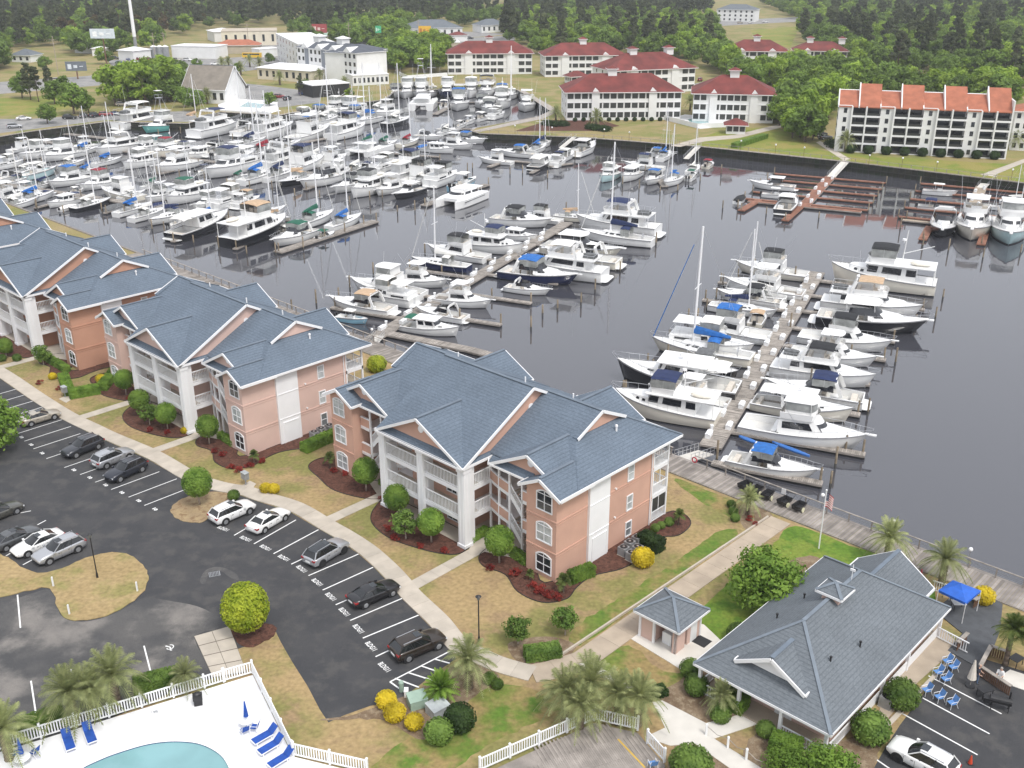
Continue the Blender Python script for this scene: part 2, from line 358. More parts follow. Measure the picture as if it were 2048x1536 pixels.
# basin outline (the ground sheet has this hole)
near = [BL(-260, SEAV), BL(-60, SEAV), BL(0, SEAV), BL(60, SEAV), BL(120, SEAV), BL(200, SEAV), BL(235, SEAV)]
farpx = [(-160, 300), (60, 263), (215, 243), (375, 247), (402, 238), (440, 224), (560, 230), (650, 213), (768, 200), (790, 182), (900, 178), (1035, 180), (1108, 220), (1080, 233), (952, 256), (942, 262),
         (960, 267), (1170, 275), (1400, 293), (1690, 323), (2048, 366), (2500, 420)]
basin = near + px(farpx)
BIG = 4000
outer = [Vector((-BIG, -600, 0)), Vector((BIG, -600, 0)), Vector((BIG, 5000, 0)), Vector((-BIG, 5000, 0))]
tri = tessellate_polygon([outer, basin]); allp = outer + basin
gm = MB(); fs = []
for t in tri:
    a, b, c = (allp[i] for i in t); fs.append(t if (b-a).cross(c-a).z > 0 else tuple(reversed(t)))
gm.add(allp, fs)
ground = struct(gm.build('ground', M['lawn_far']))
# water
wm = bpy.data.materials.new('water'); wm.use_nodes = True; t = wm.node_tree; b = t.nodes['Principled BSDF']
b.inputs['Base Color'].default_value = (.052, .053, .063, 1); b.inputs['Roughness'].default_value = .03; b.inputs['IOR'].default_value = 1.95
geo = t.nodes.new('ShaderNodeNewGeometry'); nz = t.nodes.new('ShaderNodeTexNoise'); nz.inputs['Scale'].default_value = .9; nz.inputs['Detail'].default_value = 3
n2 = t.nodes.new('ShaderNodeTexNoise'); n2.inputs['Scale'].default_value = .05; n2.inputs['Detail'].default_value = 3
mr = t.nodes.new('ShaderNodeMapRange'); mr.inputs[1].default_value = .35; mr.inputs[2].default_value = .65; mr.inputs[3].default_value = .06; mr.inputs[4].default_value = .22
bp = t.nodes.new('ShaderNodeBump'); bp.inputs['Distance'].default_value = .05
t.links.new(geo.outputs['Position'], nz.inputs['Vector']); t.links.new(geo.outputs['Position'], n2.inputs['Vector']); t.links.new(n2.outputs[0], mr.inputs[0])
t.links.new(mr.outputs[0], bp.inputs['Strength']); t.links.new(nz.outputs[0], bp.inputs['Height']); t.links.new(bp.outputs[0], b.inputs['Normal'])
M['water'] = wm
sheet('water', [Vector((-500, 20, 0)), Vector((500, -200, 0)), Vector((500, 560, 0)), Vector((-500, 560, 0))], WZ, wm)
# sea walls: sheet piling under a timber cap, each run a thing
def seawall(name, pts, label, capm, rib=1.6):
    r = thing(name, label, 'sea wall', pts[0]); o = pts[0]; f = MB(); p = MB(); c = MB(); g = MB()
    for a, b_ in zip(pts, pts[1:]):
        a = a - o; b_ = b_ - o; d = (b_-a).normalized(); nrm = Vector((-d.y, d.x, 0)); L = (b_-a).length
        f.add([a+Vector((0,0,-5)), b_+Vector((0,0,-5)), b_+Vector((0,0,-.02)), a+Vector((0,0,-.02))], [(0,1,2,3)])
        c.bar(a+Vector((0,0,.02)), b_+Vector((0,0,.02)), .5, .22)
        g.bar(a+Vector((0,0,-1.5)), b_+Vector((0,0,-1.5)), .34, .25)
        for k in range(int(L/rib)):
            q = a + d*(k*rib+.4); p.tube(q+Vector((0,0,-5)), q+Vector((0,0,-.15)), .13, .13, 5)
    f.build('sheet_piling', M['bulkhead'], r); c.build('cap', capm, r); g.build('waler', M['pile_wet'], r)
    if p.v: p.build('fender_piles', M['pile_wet'], r, kind='stuff')
    return r
seawall('sea_wall', near[:], 'dark timber sea wall under the near boardwalk behind the pink apartments', M['wood_grey'])
fw = px(farpx)
seawall('sea_wall', fw[15:][::1], 'dark stained sea wall along the far lawn by the red-roofed condos', M['wood'])
seawall('sea_wall', fw[9:16], 'low sea wall round the small back basin below the grassy bank', M['wood'])
seawall('sea_wall', fw[0:10], 'timber sea wall on the left of the marina by the boat ramp and pool', M['wood'])
# ---------------------------------------------------------------- near ground sheets
LAWN = [BL(230, -60), BL(230, 24.6), BL(-75, 24.6)] + px([(2300, 1800), (1000, 1800), (-200, 1800), (-900, 1400)])
struct(sheet('lawn', LAWN, .004, M['lawn']))
def road_edge():
    return px([(-260, 610), (-60, 722), (0, 757), (62, 800), (122, 838), (175, 864), (208, 880), (293, 917), (368, 961), (430, 982), (478, 990), (509, 1001), (577, 1022), (638, 1058), (676, 1080), (715, 1106), (746, 1133), (775, 1163), (803, 1197), (834, 1227), (861, 1254), (900, 1296)])
RE = road_edge()
lot_pts = RE + px([(912, 1318), (872, 1345), (800, 1400), (740, 1412), (690, 1430), (657, 1445), (640, 1420), (615, 1372), (585, 1325), (562, 1285), (545, 1250), (500, 1290), (470, 1300), (430, 1355), (360, 1378), (250, 1425), (120, 1480), (-40, 1545), (-400, 1650), (-700, 1300)])
parking_lot = struct(sheet('parking_lot', lot_pts, .010, M['asphalt']))
struct(sheet('worn_asphalt', closed_smooth(px([(-300, 1235), (0, 1202), (60, 1188), (104, 1180), (120, 1228), (150, 1243), (200, 1238), (255, 1214), (290, 1196), (345, 1203), (395, 1213), (440, 1235), (466, 1256), (388, 1272), (425, 1348), (360, 1374), (250, 1420), (120, 1474), (-40, 1538), (-300, 1630)]), 3), .016, M['asphalt_worn']))
# right-hand lot
lot2 = px([(1768, 1500), (1800, 1450), (1900, 1318), (1930, 1300), (1975, 1320), (2200, 1390), (2300, 1800), (1600, 1800)])
parking_right = struct(sheet('parking_lot', lot2, .012, M['asphalt']))
isl1 = closed_smooth(px([(-90, 1085), (0, 1108), (55, 1140), (95, 1146), (150, 1126), (190, 1111), (232, 1106), (268, 1115), (292, 1137), (296, 1160), (284, 1187), (250, 1214), (200, 1236), (152, 1241), (126, 1231), (112, 1206), (101, 1177), (60, 1181), (0, 1196), (-90, 1212)]), 4)
struct(sheet('grass_island', ragged(isl1, .1, .5), .07, M['lawn_dry'], z0=0))
isl2 = closed_smooth(px([(341, 1022), (352, 1006), (378, 993), (410, 986), (445, 985), (474, 993), (455, 1010), (425, 1030), (405, 1045), (375, 1044), (352, 1037)]), 4)
struct(sheet('tree_island', ragged(isl2, .08, .4), .07, M['straw'], z0=0))
struct(sheet('tree_bed', ragged(closed_smooth(px([(462, 1256), (500, 1246), (545, 1250), (552, 1268), (530, 1283), (498, 1296), (474, 1284)]), 4), .08, .4), .05, M['mulch'], z0=0))
# greener turf and bare patches with a shape of their own
for pts, m_ in (([(1395, 1230), (1465, 1160), (1540, 1100), (1588, 1052), (1700, 1090), (1770, 1116), (1830, 1150), (1870, 1200), (1700, 1260), (1500, 1320), (1420, 1300)], 'lawn_green'),
                ([(1185, 1335), (1255, 1290), (1330, 1345), (1395, 1340), (1340, 1400), (1290, 1400)], 'lawn_mixed'),
                ([(1160, 1290), (1300, 1195), (1420, 1110), (1478, 1066), (1440, 1060), (1370, 1110), (1250, 1190), (1150, 1255)], 'lawn_mixed'), ([(1348, 956), (1400, 975), (1470, 1006), (1478, 1040), (1430, 1020), (1375, 985)], 'lawn_mixed'),
                ([(760, 1520), (900, 1420), (1000, 1370), (1080, 1385), (1130, 1420), (1080, 1440), (960, 1500), (820, 1600), (700, 1600)], 'lawn_mixed')):
    struct(sheet('turf_patch', ragged(closed_smooth(px(pts), 3), .15, .6), .014, M[m_]))
for pts, m_ in (([(640, 1440), (700, 1432), (790, 1400), (850, 1370), (910, 1330), (970, 1330), (1000, 1360), (960, 1385), (900, 1440), (860, 1480), (820, 1470), (760, 1440)], 'bare_soil'),
                ([(1015, 1290), (1050, 1278), (1110, 1275), (1150, 1290), (1140, 1312), (1085, 1330), (1035, 1325)], 'bare_soil'),
                ([(1300, 1400), (1345, 1370), (1385, 1345), (1420, 1350), (1480, 1400), (1490, 1435), (1410, 1445), (1340, 1410)], 'bare_soil'),
                ([(1500, 1480), (1560, 1450), (1690, 1480), (1740, 1440), (1790, 1400), (1760, 1500), (1700, 1600), (1500, 1560)], 'bare_soil'),
                ([(1345, 1500), (1380, 1470), (1430, 1490), (1470, 1530), (1450, 1600), (1330, 1600)], 'bare_soil'),
                ([(1490, 1060), (1480, 1035), (1480, 1010), (1510, 1010), (1545, 1032), (1510, 1052)], 'bare_soil'),
                ([(1575, 1128), (1590, 1118), (1620, 1112), (1640, 1118), (1640, 1140), (1600, 1150)], 'bare_soil'),
                ([(1780, 1120), (1830, 1130), (1850, 1150), (1800, 1165), (1760, 1145)], 'bare_soil')):
    struct(sheet('planting_bed', ragged(closed_smooth(px(pts), 3), .1, .5), .022, M[m_]))
# mulch beds round the buildings (u, v outlines), same plan at each building
BEDS = [[(-1.2, 18.2), (-3.0, 17.2), (-3.4, 14.5), (-2.2, 12.6), (-3.2, 9.5), (-3.0, 6.0), (-1.8, 3.2), (-1.9, .8), (-2.4, -1.2), (-1.2, -3.1), (1.5, -3.4), (4.2, -2.2), (6.6, -2.6), (8.2, -1.6), (8.4, .6), (6, 2), (3.4, 1), (0.2, .2), (.2, 16)],
        [(9.8, -2.0), (10.4, -3.4), (13, -4.6), (17, -5.4), (20.6, -4.6), (22.6, -2.4), (22.8, -.2), (17, .4), (11, .2)],
        [(23.6, -.6), (24.6, -2.0), (28.5, -3.2), (32, -2.6), (35, -1.8), (35.6, .4), (33.6, 2.4), (32, 1.4), (28, .8), (25, 2)]]
BOFF = [Vector((0, 0, 0)), G(488.6, 772.5, 8.9) - G(1127.7, 1000.2, 8.9), G(142, 620.5, 8.9) - G(1127.7, 1000.2, 8.9)]
BOFF.append(BOFF[2] * 2 - BOFF[1])
for bo in BOFF[:3]:
    for bed in BEDS:
        out = closed_smooth([BL(u, v) + bo for u, v in bed], 5)
        o = struct(sheet('mulch_bed', ragged(out, .03, .4), .028, M['mulch']))
        e = MB()
        for a, b_ in zip(out, out[1:] + out[:1]): e.bar(a + Vector((0, 0, .04)), b_ + Vector((0, 0, .04)), .06, .08)
        e.build('bed_edging', M['dark'], o)
# ---------------------------------------------------------------- pavements
def pavement(name, pts, width, m, slab=1.55, z=.08, sm=6, kerb=None):
    c = smooth(pts, sm) if sm else pts; d = [0]
    for a, b_ in zip(c, c[1:]): d.append(d[-1] + (b_-a).length)
    def at(s):
        for i in range(len(c)-1):
            if d[i+1] >= s or i == len(c)-2:
                t_ = (s-d[i])/max(1e-6, d[i+1]-d[i]); p = c[i].lerp(c[i+1], t_); q = (c[i+1]-c[i]).normalized(); return p, Vector((-q.y, q.x, 0))
    n = max(1, round(d[-1]/slab)); base = MB(); edge = []
    for i in range(n*2+1): edge.append(at(d[-1]*i/(n*2)))
    base.loft([[p-q*(width/2-.01)+Vector((0,0,0)), p+q*(width/2-.01), p+q*(width/2-.01)+Vector((0,0,z-.02)), p-q*(width/2-.01)+Vector((0,0,z-.02))] for p, q in edge])
    root = struct(base.build(name, M['dark_joint']))
    for i in range(n):
        e = [at(d[-1]*(i+k/3)/n) for k in range(4)]
        if i: e[0] = at(d[-1]*i/n+.018)
        b2 = MB(); zz = z + rng.uniform(-.004, .004)
        b2.loft([[p-q*(width/2)+Vector((0,0,.0)), p+q*(width/2), p+q*(width/2)+Vector((0,0,zz)), p-q*(width/2)+Vector((0,0,zz))] for p, q in e])
        b2.build('slab', m, root)
    return root
M['dark_joint'] = mat('dark_joint', (.14,.12,.10), .9)
CL = [(a+b_)*.5 for a, b_ in zip(RE[:], RE[:])]
wlk = []
for i, p in enumerate(RE):
    q = (RE[min(i+1, len(RE)-1)] - RE[max(i-1, 0)]).normalized(); wlk.append(p + Vector((-q.y, q.x, 0)) * .98 + q*0)
pavement('sidewalk', wlk[:-1] + px([(918, 1292), (950, 1308), (1000, 1330), (1065, 1348)]), 1.9, M['concrete'], sm=4)
WALK_A, WALK_B = px([(1131, 1312), (1200, 1330)]), px([(1540, 1037), (1583, 1045)])
pavement('path', [(G(1065, 1348)), G(1100, 1342), (WALK_A[0]+WALK_A[1])*.5, (WALK_B[0]+WALK_B[1])*.5], 2.2, M['concrete_tan'], slab=2.0, sm=0, z=.075)
kb = MB(); a = G(1122, 1312); b_ = G(1536, 1035); kb.bar(a+Vector((0,0,.11)), b_+Vector((0,0,.11)), .16, .22); struct(kb.build('kerb', M['concrete']))
for bo, e in ((BOFF[0], 1), (BOFF[1], 1), (BOFF[2], 1)):
    for u, vend in ((9.0, 1.0), (23.9, 1.0)):
        s0 = BL(u, -1.2) + bo; best = min(wlk, key=lambda p: abs((p-s0).dot(UU)) + (100 if (p-s0).dot(VV) > 0 else 0))
        L = abs((best-s0).dot(VV)) - .7
        if L > 25: L = 12
        pavement('path', [BL(u, vend)+bo, s0, s0 - VV*L], 1.35, M['concrete'], sm=0, z=.06)
for bo in BOFF[:3]:
    struct(sheet('entry_slab', [BL(u, v)+bo for u, v in ((4, 1.0), (9.9, -1.4), (22.6, -1.4), (28.4, 1.0), (28.4, 4.2), (4, 4.2))], .045, M['concrete'], z0=0))
# concrete pad by the round tree, 2 x 4 slabs
pc = px([(388, 1273), (459, 1253), (493, 1345), (426, 1356)])
pad = struct(sheet('concrete_pad', pc, .05, M['dark_joint'], z0=0))
for i in range(2):
    for j in range(4):
        def pp(s, t_): return pc[0].lerp(pc[1], s).lerp(pc[3].lerp(pc[2], s), t_)
        s0, s1, t0, t1 = i/2+.008, (i+1)/2-.008, j/4+.008, (j+1)/4-.008
        mb = MB(); mb.prism([pp(s0,t0).to_2d(), pp(s1,t0).to_2d(), pp(s1,t1).to_2d(), pp(s0,t1).to_2d()], 0, .062); mb.build('slab', M['concrete'], pad)
# pale concrete about the clubhouse
struct(sheet('terrace', px([(1255, 1274), (1290, 1250), (1330, 1228), (1408, 1250), (1442, 1282), (1420, 1310), (1370, 1345), (1340, 1326)]), .05, M['concrete_white'], z0=0))
struct(sheet('terrace_path', px([(1305, 1405), (1325, 1402), (1412, 1447), (1500, 1425), (1518, 1448), (1428, 1478), (1560, 1560), (1520, 1580), (1390, 1488), (1340, 1492), (1290, 1475), (1330, 1456)]), .05, M['concrete_white'], z0=0))
struct(sheet('low_edging', px([(1158, 1332), (1180, 1328), (1265, 1380), (1262, 1388)]), .3, M['concrete_white'], z0=0))
struct(sheet('side_path', px([(1785, 1295), (1850, 1230), (1920, 1290), (1830, 1370), (1762, 1455), (1755, 1440)]), .06, M['concrete_tan'], z0=0))
struct(sheet('kerb', px([(1768, 1452), (1905, 1310), (1910, 1314), (1776, 1458)]), .13, M['concrete'], z0=0))
struct(sheet('patio', px([(1990, 1360), (2020, 1340), (2200, 1400), (2200, 1430), (2040, 1378)]), .05, M['concrete_white'], z0=0))
# ---------------------------------------------------------------- markings
def line(p, q, wd, parent, z, name='parking_line'):
    mb = MB(); d = (q-p).normalized(); n = Vector((-d.y, d.x, 0))*(wd/2)
    mb.add([Vector((v.x, v.y, z)) for v in (p-n, q-n, q+n, p+n)], [(0,1,2,3)]); return mb.build(name, M['paint_white'], parent)
def textmesh(s, size, bold=.012):
    c = bpy.data.curves.new('lettering', 'FONT'); c.body = s; c.size = size; c.align_x = 'CENTER'; c.align_y = 'CENTER'; c.offset = bold; c.resolution_u = 2
    o = bpy.data.objects.new('lettering', c); me = bpy.data.meshes.new_from_object(o)
    bpy.data.objects.remove(o); bpy.data.curves.remove(c); return me
stL = [(13, 854.6), (31, 868.6), (48.8, 882.6), (66.7, 898), (92.8, 917.5), (128.6, 935.4), (160.2, 949.4), (190.5, 964.7), (222.4, 979.3), (257, 994.6), (288.8, 1011.2)]
hdL = (G(169, 864.7) - G(66.7, 898)).normalized()
pl = G(13, 854.6); stepL = (G(66.7, 898)-pl)/3
for p in [pl - stepL*k for k in (4, 3, 2, 1)] + [G(*q) for q in stL]: line(p, p + hdL*5.6, .11, parking_lot, .02)
stR = [((468.4, 1071), (548, 1024)), ((508, 1088), (592, 1040)), ((547, 1107.8), (637, 1059.6)), ((582.5, 1128.7), (678, 1083)), ((617, 1151.6), (717, 1108.4)), ((645.4, 1180.4), (746, 1135)), ((671.5, 1209.8), (776, 1165)), ((700.3, 1241.3), (806, 1196.3)), ((725.7, 1276.5), (837, 1230.6)), ((751, 1313.8), (862, 1262)), ((780, 1364), (905, 1300))]
for a, b_ in stR: line(G(*a), G(*b_), .13, parking_lot, .02)
me = textmesh('BLDG11', 1.0, .02); me.materials.append(M['paint_white'])
for q in [(255, 465), (388, 525), (505, 578), (613, 638), (718, 703), (810, 782), (890, 867), (970, 957), (1053, 1057), (1128, 1160), (1207, 1283)]:
    c = G(360+q[0]*.3386, 900+q[1]*.3386, .022); k = min(stR, key=lambda s: (G(*s[0])-c).length); d = (G(*k[1])-G(*k[0]))
    o = obj('stall_lettering', me, None, parking_lot, loc=c, rz=math.atan2(-d.x, d.y)); o.scale = (.4, .66, 1)
me = textmesh('10', 1.0, .05); me.materials.append(M['paint_white'])
for q in [(20, 327), (77, 370), (130, 412), (190, 458), (257, 510), (452, 613), (550, 660), (647, 706), (747, 752), (850, 802), (950, 854)]:
    c = G(q[0]*.3256, 740+q[1]*.3256, .022); o = obj('stall_lettering', me, None, parking_lot, loc=c, rz=math.atan2(-hdL.x, hdL.y)); o.scale = (.72, .5, 1)
# hatched bay
for a, b_ in (((780, 1364), (808, 1384)), ((815, 1345), (868, 1362)), ((842, 1332), (880, 1345)), ((868, 1318), (900, 1327)), ((790, 1357), (838, 1375))): line(G(*a), G(*b_), .14, parking_lot, .0215, 'hatch_line')
for a, b_ in (((35, 1190), (41, 1256)), ((62, 1362), (74, 1442)), ((288, 1292), (306, 1362)), ((141, 1338), (146, 1350)), ((-30, 1040), (62, 1022)), ((12, 1112), (26, 1104)), ((46, 1130), (68, 1118)), ((75, 1050), (92, 1041))): line(G(*a), G(*b_), .12, parking_lot, .024)
for a, b_ in (((1857, 1352), (2003, 1428)), ((1830, 1388), (1979, 1468)), ((1802, 1426), (1955, 1510)), ((1742, 1512), (1790, 1545))): line(G(*a), G(*b_), .12, parking_right, .02)
wc = G(340, 1294, .026); sy = MB()                                   # wheelchair symbol
def sp(x, y): return wc + Vector((x, y, 0))
arc = [sp(.28*math.cos(R(k)), .30*math.sin(R(k))) for k in range(-140, 130, 18)]
for a, b_ in zip(arc, arc[1:]): sy.bar(a, b_, .09, .002)
for a, b_ in ((sp(-.3, .1), sp(.02, -.02)), (sp(.02, -.02), (sp(.2, -.42))), (sp(.12, -.42), sp(.3, -.4)), (sp(-.42, .12), sp(-.28, .12))): sy.bar(a+Vector((0,0,.001)), b_+Vector((0,0,.001)), .11, .002)
sy.build('wheelchair_symbol', M['paint_white'], parking_lot)
# drain
dr = thing('drain_grate', 'square iron drain grate sunk in the asphalt near the round lime tree', 'drain', G(429, 1148, .012), R(20))
mb = MB(); mb.box(-.5, .5, -.4, .4, 0, .01); mb.build('frame', M['grey_metal'], dr)
for k in range(7):
    mb = MB(); mb.box(-.44+k*.13, -.37+k*.13, -.34, .34, .01, .02); mb.build('bar', M['black_metal'], dr)
struct(sheet('asphalt_patch', closed_smooth(px([(400, 1162), (412, 1140), (440, 1134), (470, 1146), (478, 1160), (462, 1156), (440, 1142), (418, 1148), (410, 1168)]), 3), .0135, M['asphalt_worn']))
# ---------------------------------------------------------------- pink apartment buildings
# local frame: x = s (to the right along the front, 0 = middle), y towards the water, z up
def railing(name, p, q, parent, h=1.05, base=.0, pitch=.2, m=None, top=.09):
    """white balcony railing: top and bottom rail, its balusters a sub-part"""
    m = m or M['white_vinyl']; p = Vector(p); q = Vector(q); mb = MB(); up = Vector((0,0,1))
    mb.bar(p+up*h, q+up*h, top, .09); mb.bar(p+up*(base+.1), q+up*(base+.1), .07, .08)
    r = mb.build(name, m, parent); bb = MB(); L = (q-p).length; n = int(L/pitch)
    for i in range(1, n):
        a = p.lerp(q, i/n); bb.box(a.x-.026, a.x+.026, a.y-.026, a.y+.026, a.z+base+.12, a.z+h-.03)
    bb.build('balusters', m, r, kind='stuff'); return r
def gable_roof(root, cx, y0, y1, hw, ze, zr, th=.2, axis='y', name='roof', fascia=True, end0=True, end1=False, m='roof'):
    """ridge along y (or x); slopes to +-hw; eave height ze, ridge zr"""
    T = (lambda a, b, c: (a, b, c)) if axis == 'y' else (lambda a, b, c: (b, a, c))
    mb = MB()
    for s in (-1, 1):
        mb.slab([T(cx, y0, zr), T(cx, y1, zr), T(cx+s*hw, y1, ze), T(cx+s*hw, y0, ze)], th)
    o = mb.build(name, M[m], root)
    cap = MB(); cap.bar(T(cx, y0+.05, zr+.03), T(cx, y1, zr+.03), .34, .07); cap.build('ridge_cap', M['roof_cap'], o)
    if fascia:
        f = MB(); e = .055
        for s in (-1, 1):
            if end0: f.bar(T(cx, y0-e, zr-.17), T(cx+s*(hw+.03), y0-e, ze-.18), .1, .28)
            if end1: f.bar(T(cx, y1+e, zr-.17), T(cx+s*(hw+.03), y1+e, ze-.18), .1, .28)
            f.bar(T(cx+s*(hw+e), y0, ze-.12), T(cx+s*(hw+e), y1, ze-.12), .1, .26)
        f.build('fascia', M['white'], o)
    return o
def gable_wall(root, cx, y, hw, ze, zr, axis='y', th=.12, vent=True, m='stucco', side=-1):
    T = (lambda a, b, c: (a, b, c)) if axis == 'y' else (lambda a, b, c: (b, a, c))
    mb = MB(); pts = [(cx-hw, ze), (cx+hw, ze), (cx, zr)]
    vs = [T(a, y, c) for a, c in pts] + [T(a, y-side*th, c) for a, c in pts]
    mb.add(vs, [(0,1,2),(5,4,3),(0,3,4,1),(1,4,5,2),(2,5,3,0)]); o = mb.build('gable_wall', M[m], root)
    if vent:
        v = MB(); zc = zr - (zr-ze)*.42; v.tube(T(cx, y+side*.08, zc), T(cx, y-.0, zc), .36, .36, 16); v.build('round_vent', M['white'], o)
def win_flat(root, x, y, z0, w, h, face, name='window', arch=0, grid=(2, 2), gm=None, frame=.1):
    """window on a wall facing -y (face='f'), +x ('r') or -x ('l'); frame proud of the wall, panes recessed"""
    def T(a, d, c): # a along the wall, d outwards
        return {'f': (x+a, y-d, c), 'b': (x-a, y+d, c), 'r': (x+d, y+a, c), 'l': (x-d, y-a, c)}[face]
    gm = gm or rng.choice(('glass_dark', 'glass_mid', 'glass_pale', 'glass_pale'))
    n = 8 if arch else 1; hw = w/2
    out = [(-hw-frame, z0-frame), (hw+frame, z0-frame)]; inn = [(-hw, z0), (hw, z0)]
    for k in range(n+1):
        t = k/n; a = 1-2*t; lift = arch*(1-a*a)
        out.append((a*(hw+frame), z0+h+frame+lift)); inn.append((a*hw, z0+h+lift))
    mb = MB(); m_ = len(out)
    vs = [T(a, .09, c) for a, c in out] + [T(a, .09, c) for a, c in inn] + [T(a, -.02, c) for a, c in out] + [T(a, .0, c) for a, c in inn]
    fs = []
    for i in range(m_):
        j = (i+1) % m_; fs += [(i, j, m_+j, m_+i), (i, 2*m_+i, 2*m_+j, j), (m_+i, m_+j, 3*m_+j, 3*m_+i)]
    if face in 'fb': pass
    mb.add(vs, fs)
    r = mb.build(name, M['white'], root)
    g = MB(); g.add([T(a, .015, c) for a, c in inn], [tuple(range(m_))]); g.build('pane', M[gm], r)
    b = MB(); nx, nz = grid; ba = []
    for i in range(1, nx): a = -hw + w*i/nx; b.bar(T(a, .04, z0), T(a, .04, z0+h+arch*(1-(a/hw)**2)), .06, .05)
    for i in range(1, nz+1 if arch else nz): zz = z0 + h*i/nz; b.bar(T(-hw, .045, zz), T(hw, .045, zz), .05, .055)
    b.build('muntin', M['white'], r)
    return r
def make_apartment():
    A = thing('apartment_building', 'x', 'building')
    H = 9.0; FL = (0, 3.1, 6.15); ww = M['stucco']
    # walls: one continuous footprint
    half = [(0, .7), (3.9, .7), (3.9, 4.0), (12.6, 4.0), (12.6, 0), (16.2, 0), (16.2, 14.4), (11.2, 14.4), (11.2, 16.0), (0, 16.0)]
    foot = half + [(-x, y) for x, y in half[::-1][1:-1]]
    mb = MB(); mb.prism(foot, 0, H); mb.build('wall', ww, A)
    # belt courses and plinth round the visible faces
    mb = MB()
    for z in (2.95, 6.2):
        for s in (-1, 1):
            for zz, pr in ((z, .07), (z-.28, .04)):
                mb.box(min(s*12.6, s*16.2)-(.0 if s > 0 else pr), max(s*12.6, s*16.2)+(pr if s > 0 else 0), -pr, .02, zz-.07, zz+.07)
                x0, x1 = sorted((s*16.19, s*(16.2+pr))); mb.box(x0, x1, .02, 4.3, zz-.07, zz+.07); mb.box(x0, x1, 7.4, 14.38, zz-.07, zz+.07)
    mb.build('belt_courses', ww, A, kind='stuff')
    # white projecting panel with the storage door on each flank
    for s in (-1, 1):
        x0, x1 = sorted((s*16.15, s*16.45)); mb = MB(); mb.box(x0, x1, 4.35, 7.3, 0, H+.1); p = mb.build('panel', M['white'], A)
        d = MB(); x0, x1 = sorted((s*16.45, s*16.5)); d.box(x0, x1, 4.95, 6.9, .05, 2.5); dd = d.build('door', M['white_vinyl'], p)
        mb = MB()
        for y0, y1, z0, z1 in ((4.83, 4.95, 0, 2.62), (6.9, 7.02, 0, 2.62), (4.95, 6.9, 2.5, 2.62)): x0, x1 = sorted((s*16.45, s*16.53)); mb.box(x0, x1, y0, y1, z0, z1)
        for z in (3.1, 6.2): x0, x1 = sorted((s*16.45, s*16.5)); mb.box(x0, x1, 4.37, 7.28, z-.05, z+.05)
        mb.build('door_trim', M['white'], p, kind='stuff')
    # windows
    for s in (-1, 1):
        for z in (.55, 3.78, 6.98):
            win_flat(A, s*14.78, 0, z, 1.72, 1.62, 'f', arch=.32, grid=(2, 2))
        for z in (.3, 3.22, 6.45): win_flat(A, s*16.2, 10.7, z, .78, 1.5, 'r' if s > 0 else 'l', grid=(1, 2))
        for z in (.62, 3.72, 6.8): win_flat(A, s*2.0 if s > 0 else -2.0, .7, z, 1.35, 1.25, 'f', grid=(2, 1), gm='glass_dark')
    # downspouts, vents
    for s in (-1, 1):
        mb = MB(); x = s*16.25; mb.box(min(x, x+s*.09), max(x, x+s*.09), 14.0, 14.1, 0, H-.1); mb.build('downspout', M['white'], A)
        for z in (3.0, 6.1):
            mb = MB(); mb.tube((s*16.2, 8.4, z+.3), (s*16.36, 8.4, z+.3), .09, .11, 8); mb.build('vent_hood', M['white'], A)
    # central porch: three square columns, slabs, railings
    for x in (-5.75, 0, 5.75):
        mb = MB(); mb.box(x-.45, x+.45, -1.7, -.8, 0, 8.75); mb.box(x-.3, x+.3, -.82, -.2, 0, 8.7); c = mb.build('column', M['white'], A)
        mb = MB(); mb.box(x-.55, x+.55, -1.8, -.7, 0, .35); mb.box(x-.53, x+.53, -1.78, -.72, 8.1, 8.5); mb.build('column_base', M['white'], c)
        mb = MB()
        for k in (-.22, .22): mb.box(x+k-.09, x+k+.09, -1.73, -1.69, .6, 8.0); mb.box(x+.44, x+.475, -1.25+k-.09, -1.25+k+.09, .6, 8.0)
        mb.build('fluting', M['white_vinyl'], c)
    for z in FL[1:]:
        mb = MB(); mb.box(-6.0, 6.0, -1.5, .7, z-.42, z); mb.box(3.9, 6.0, .7, 3.99, z-.42, z); mb.box(-6.0, -3.9, .7, 3.99, z-.42, z); mb.build('porch_slab', M['white'], A)
        mb = MB(); mb.box(-5.9, 5.9, -1.4, .69, z, z+.012); mb.build('porch_floor', M['concrete'], A)
        for a, b_ in (((-5.3, -1.42, z), (-.45, -1.42, z)), ((.45, -1.42, z), (5.3, -1.42, z)), ((5.95, -.8, z), (5.95, 2.1, z)), ((-5.95, -.8, z), (-5.95, 2.1, z))): railing('railing', a, b_, A, 1.3)
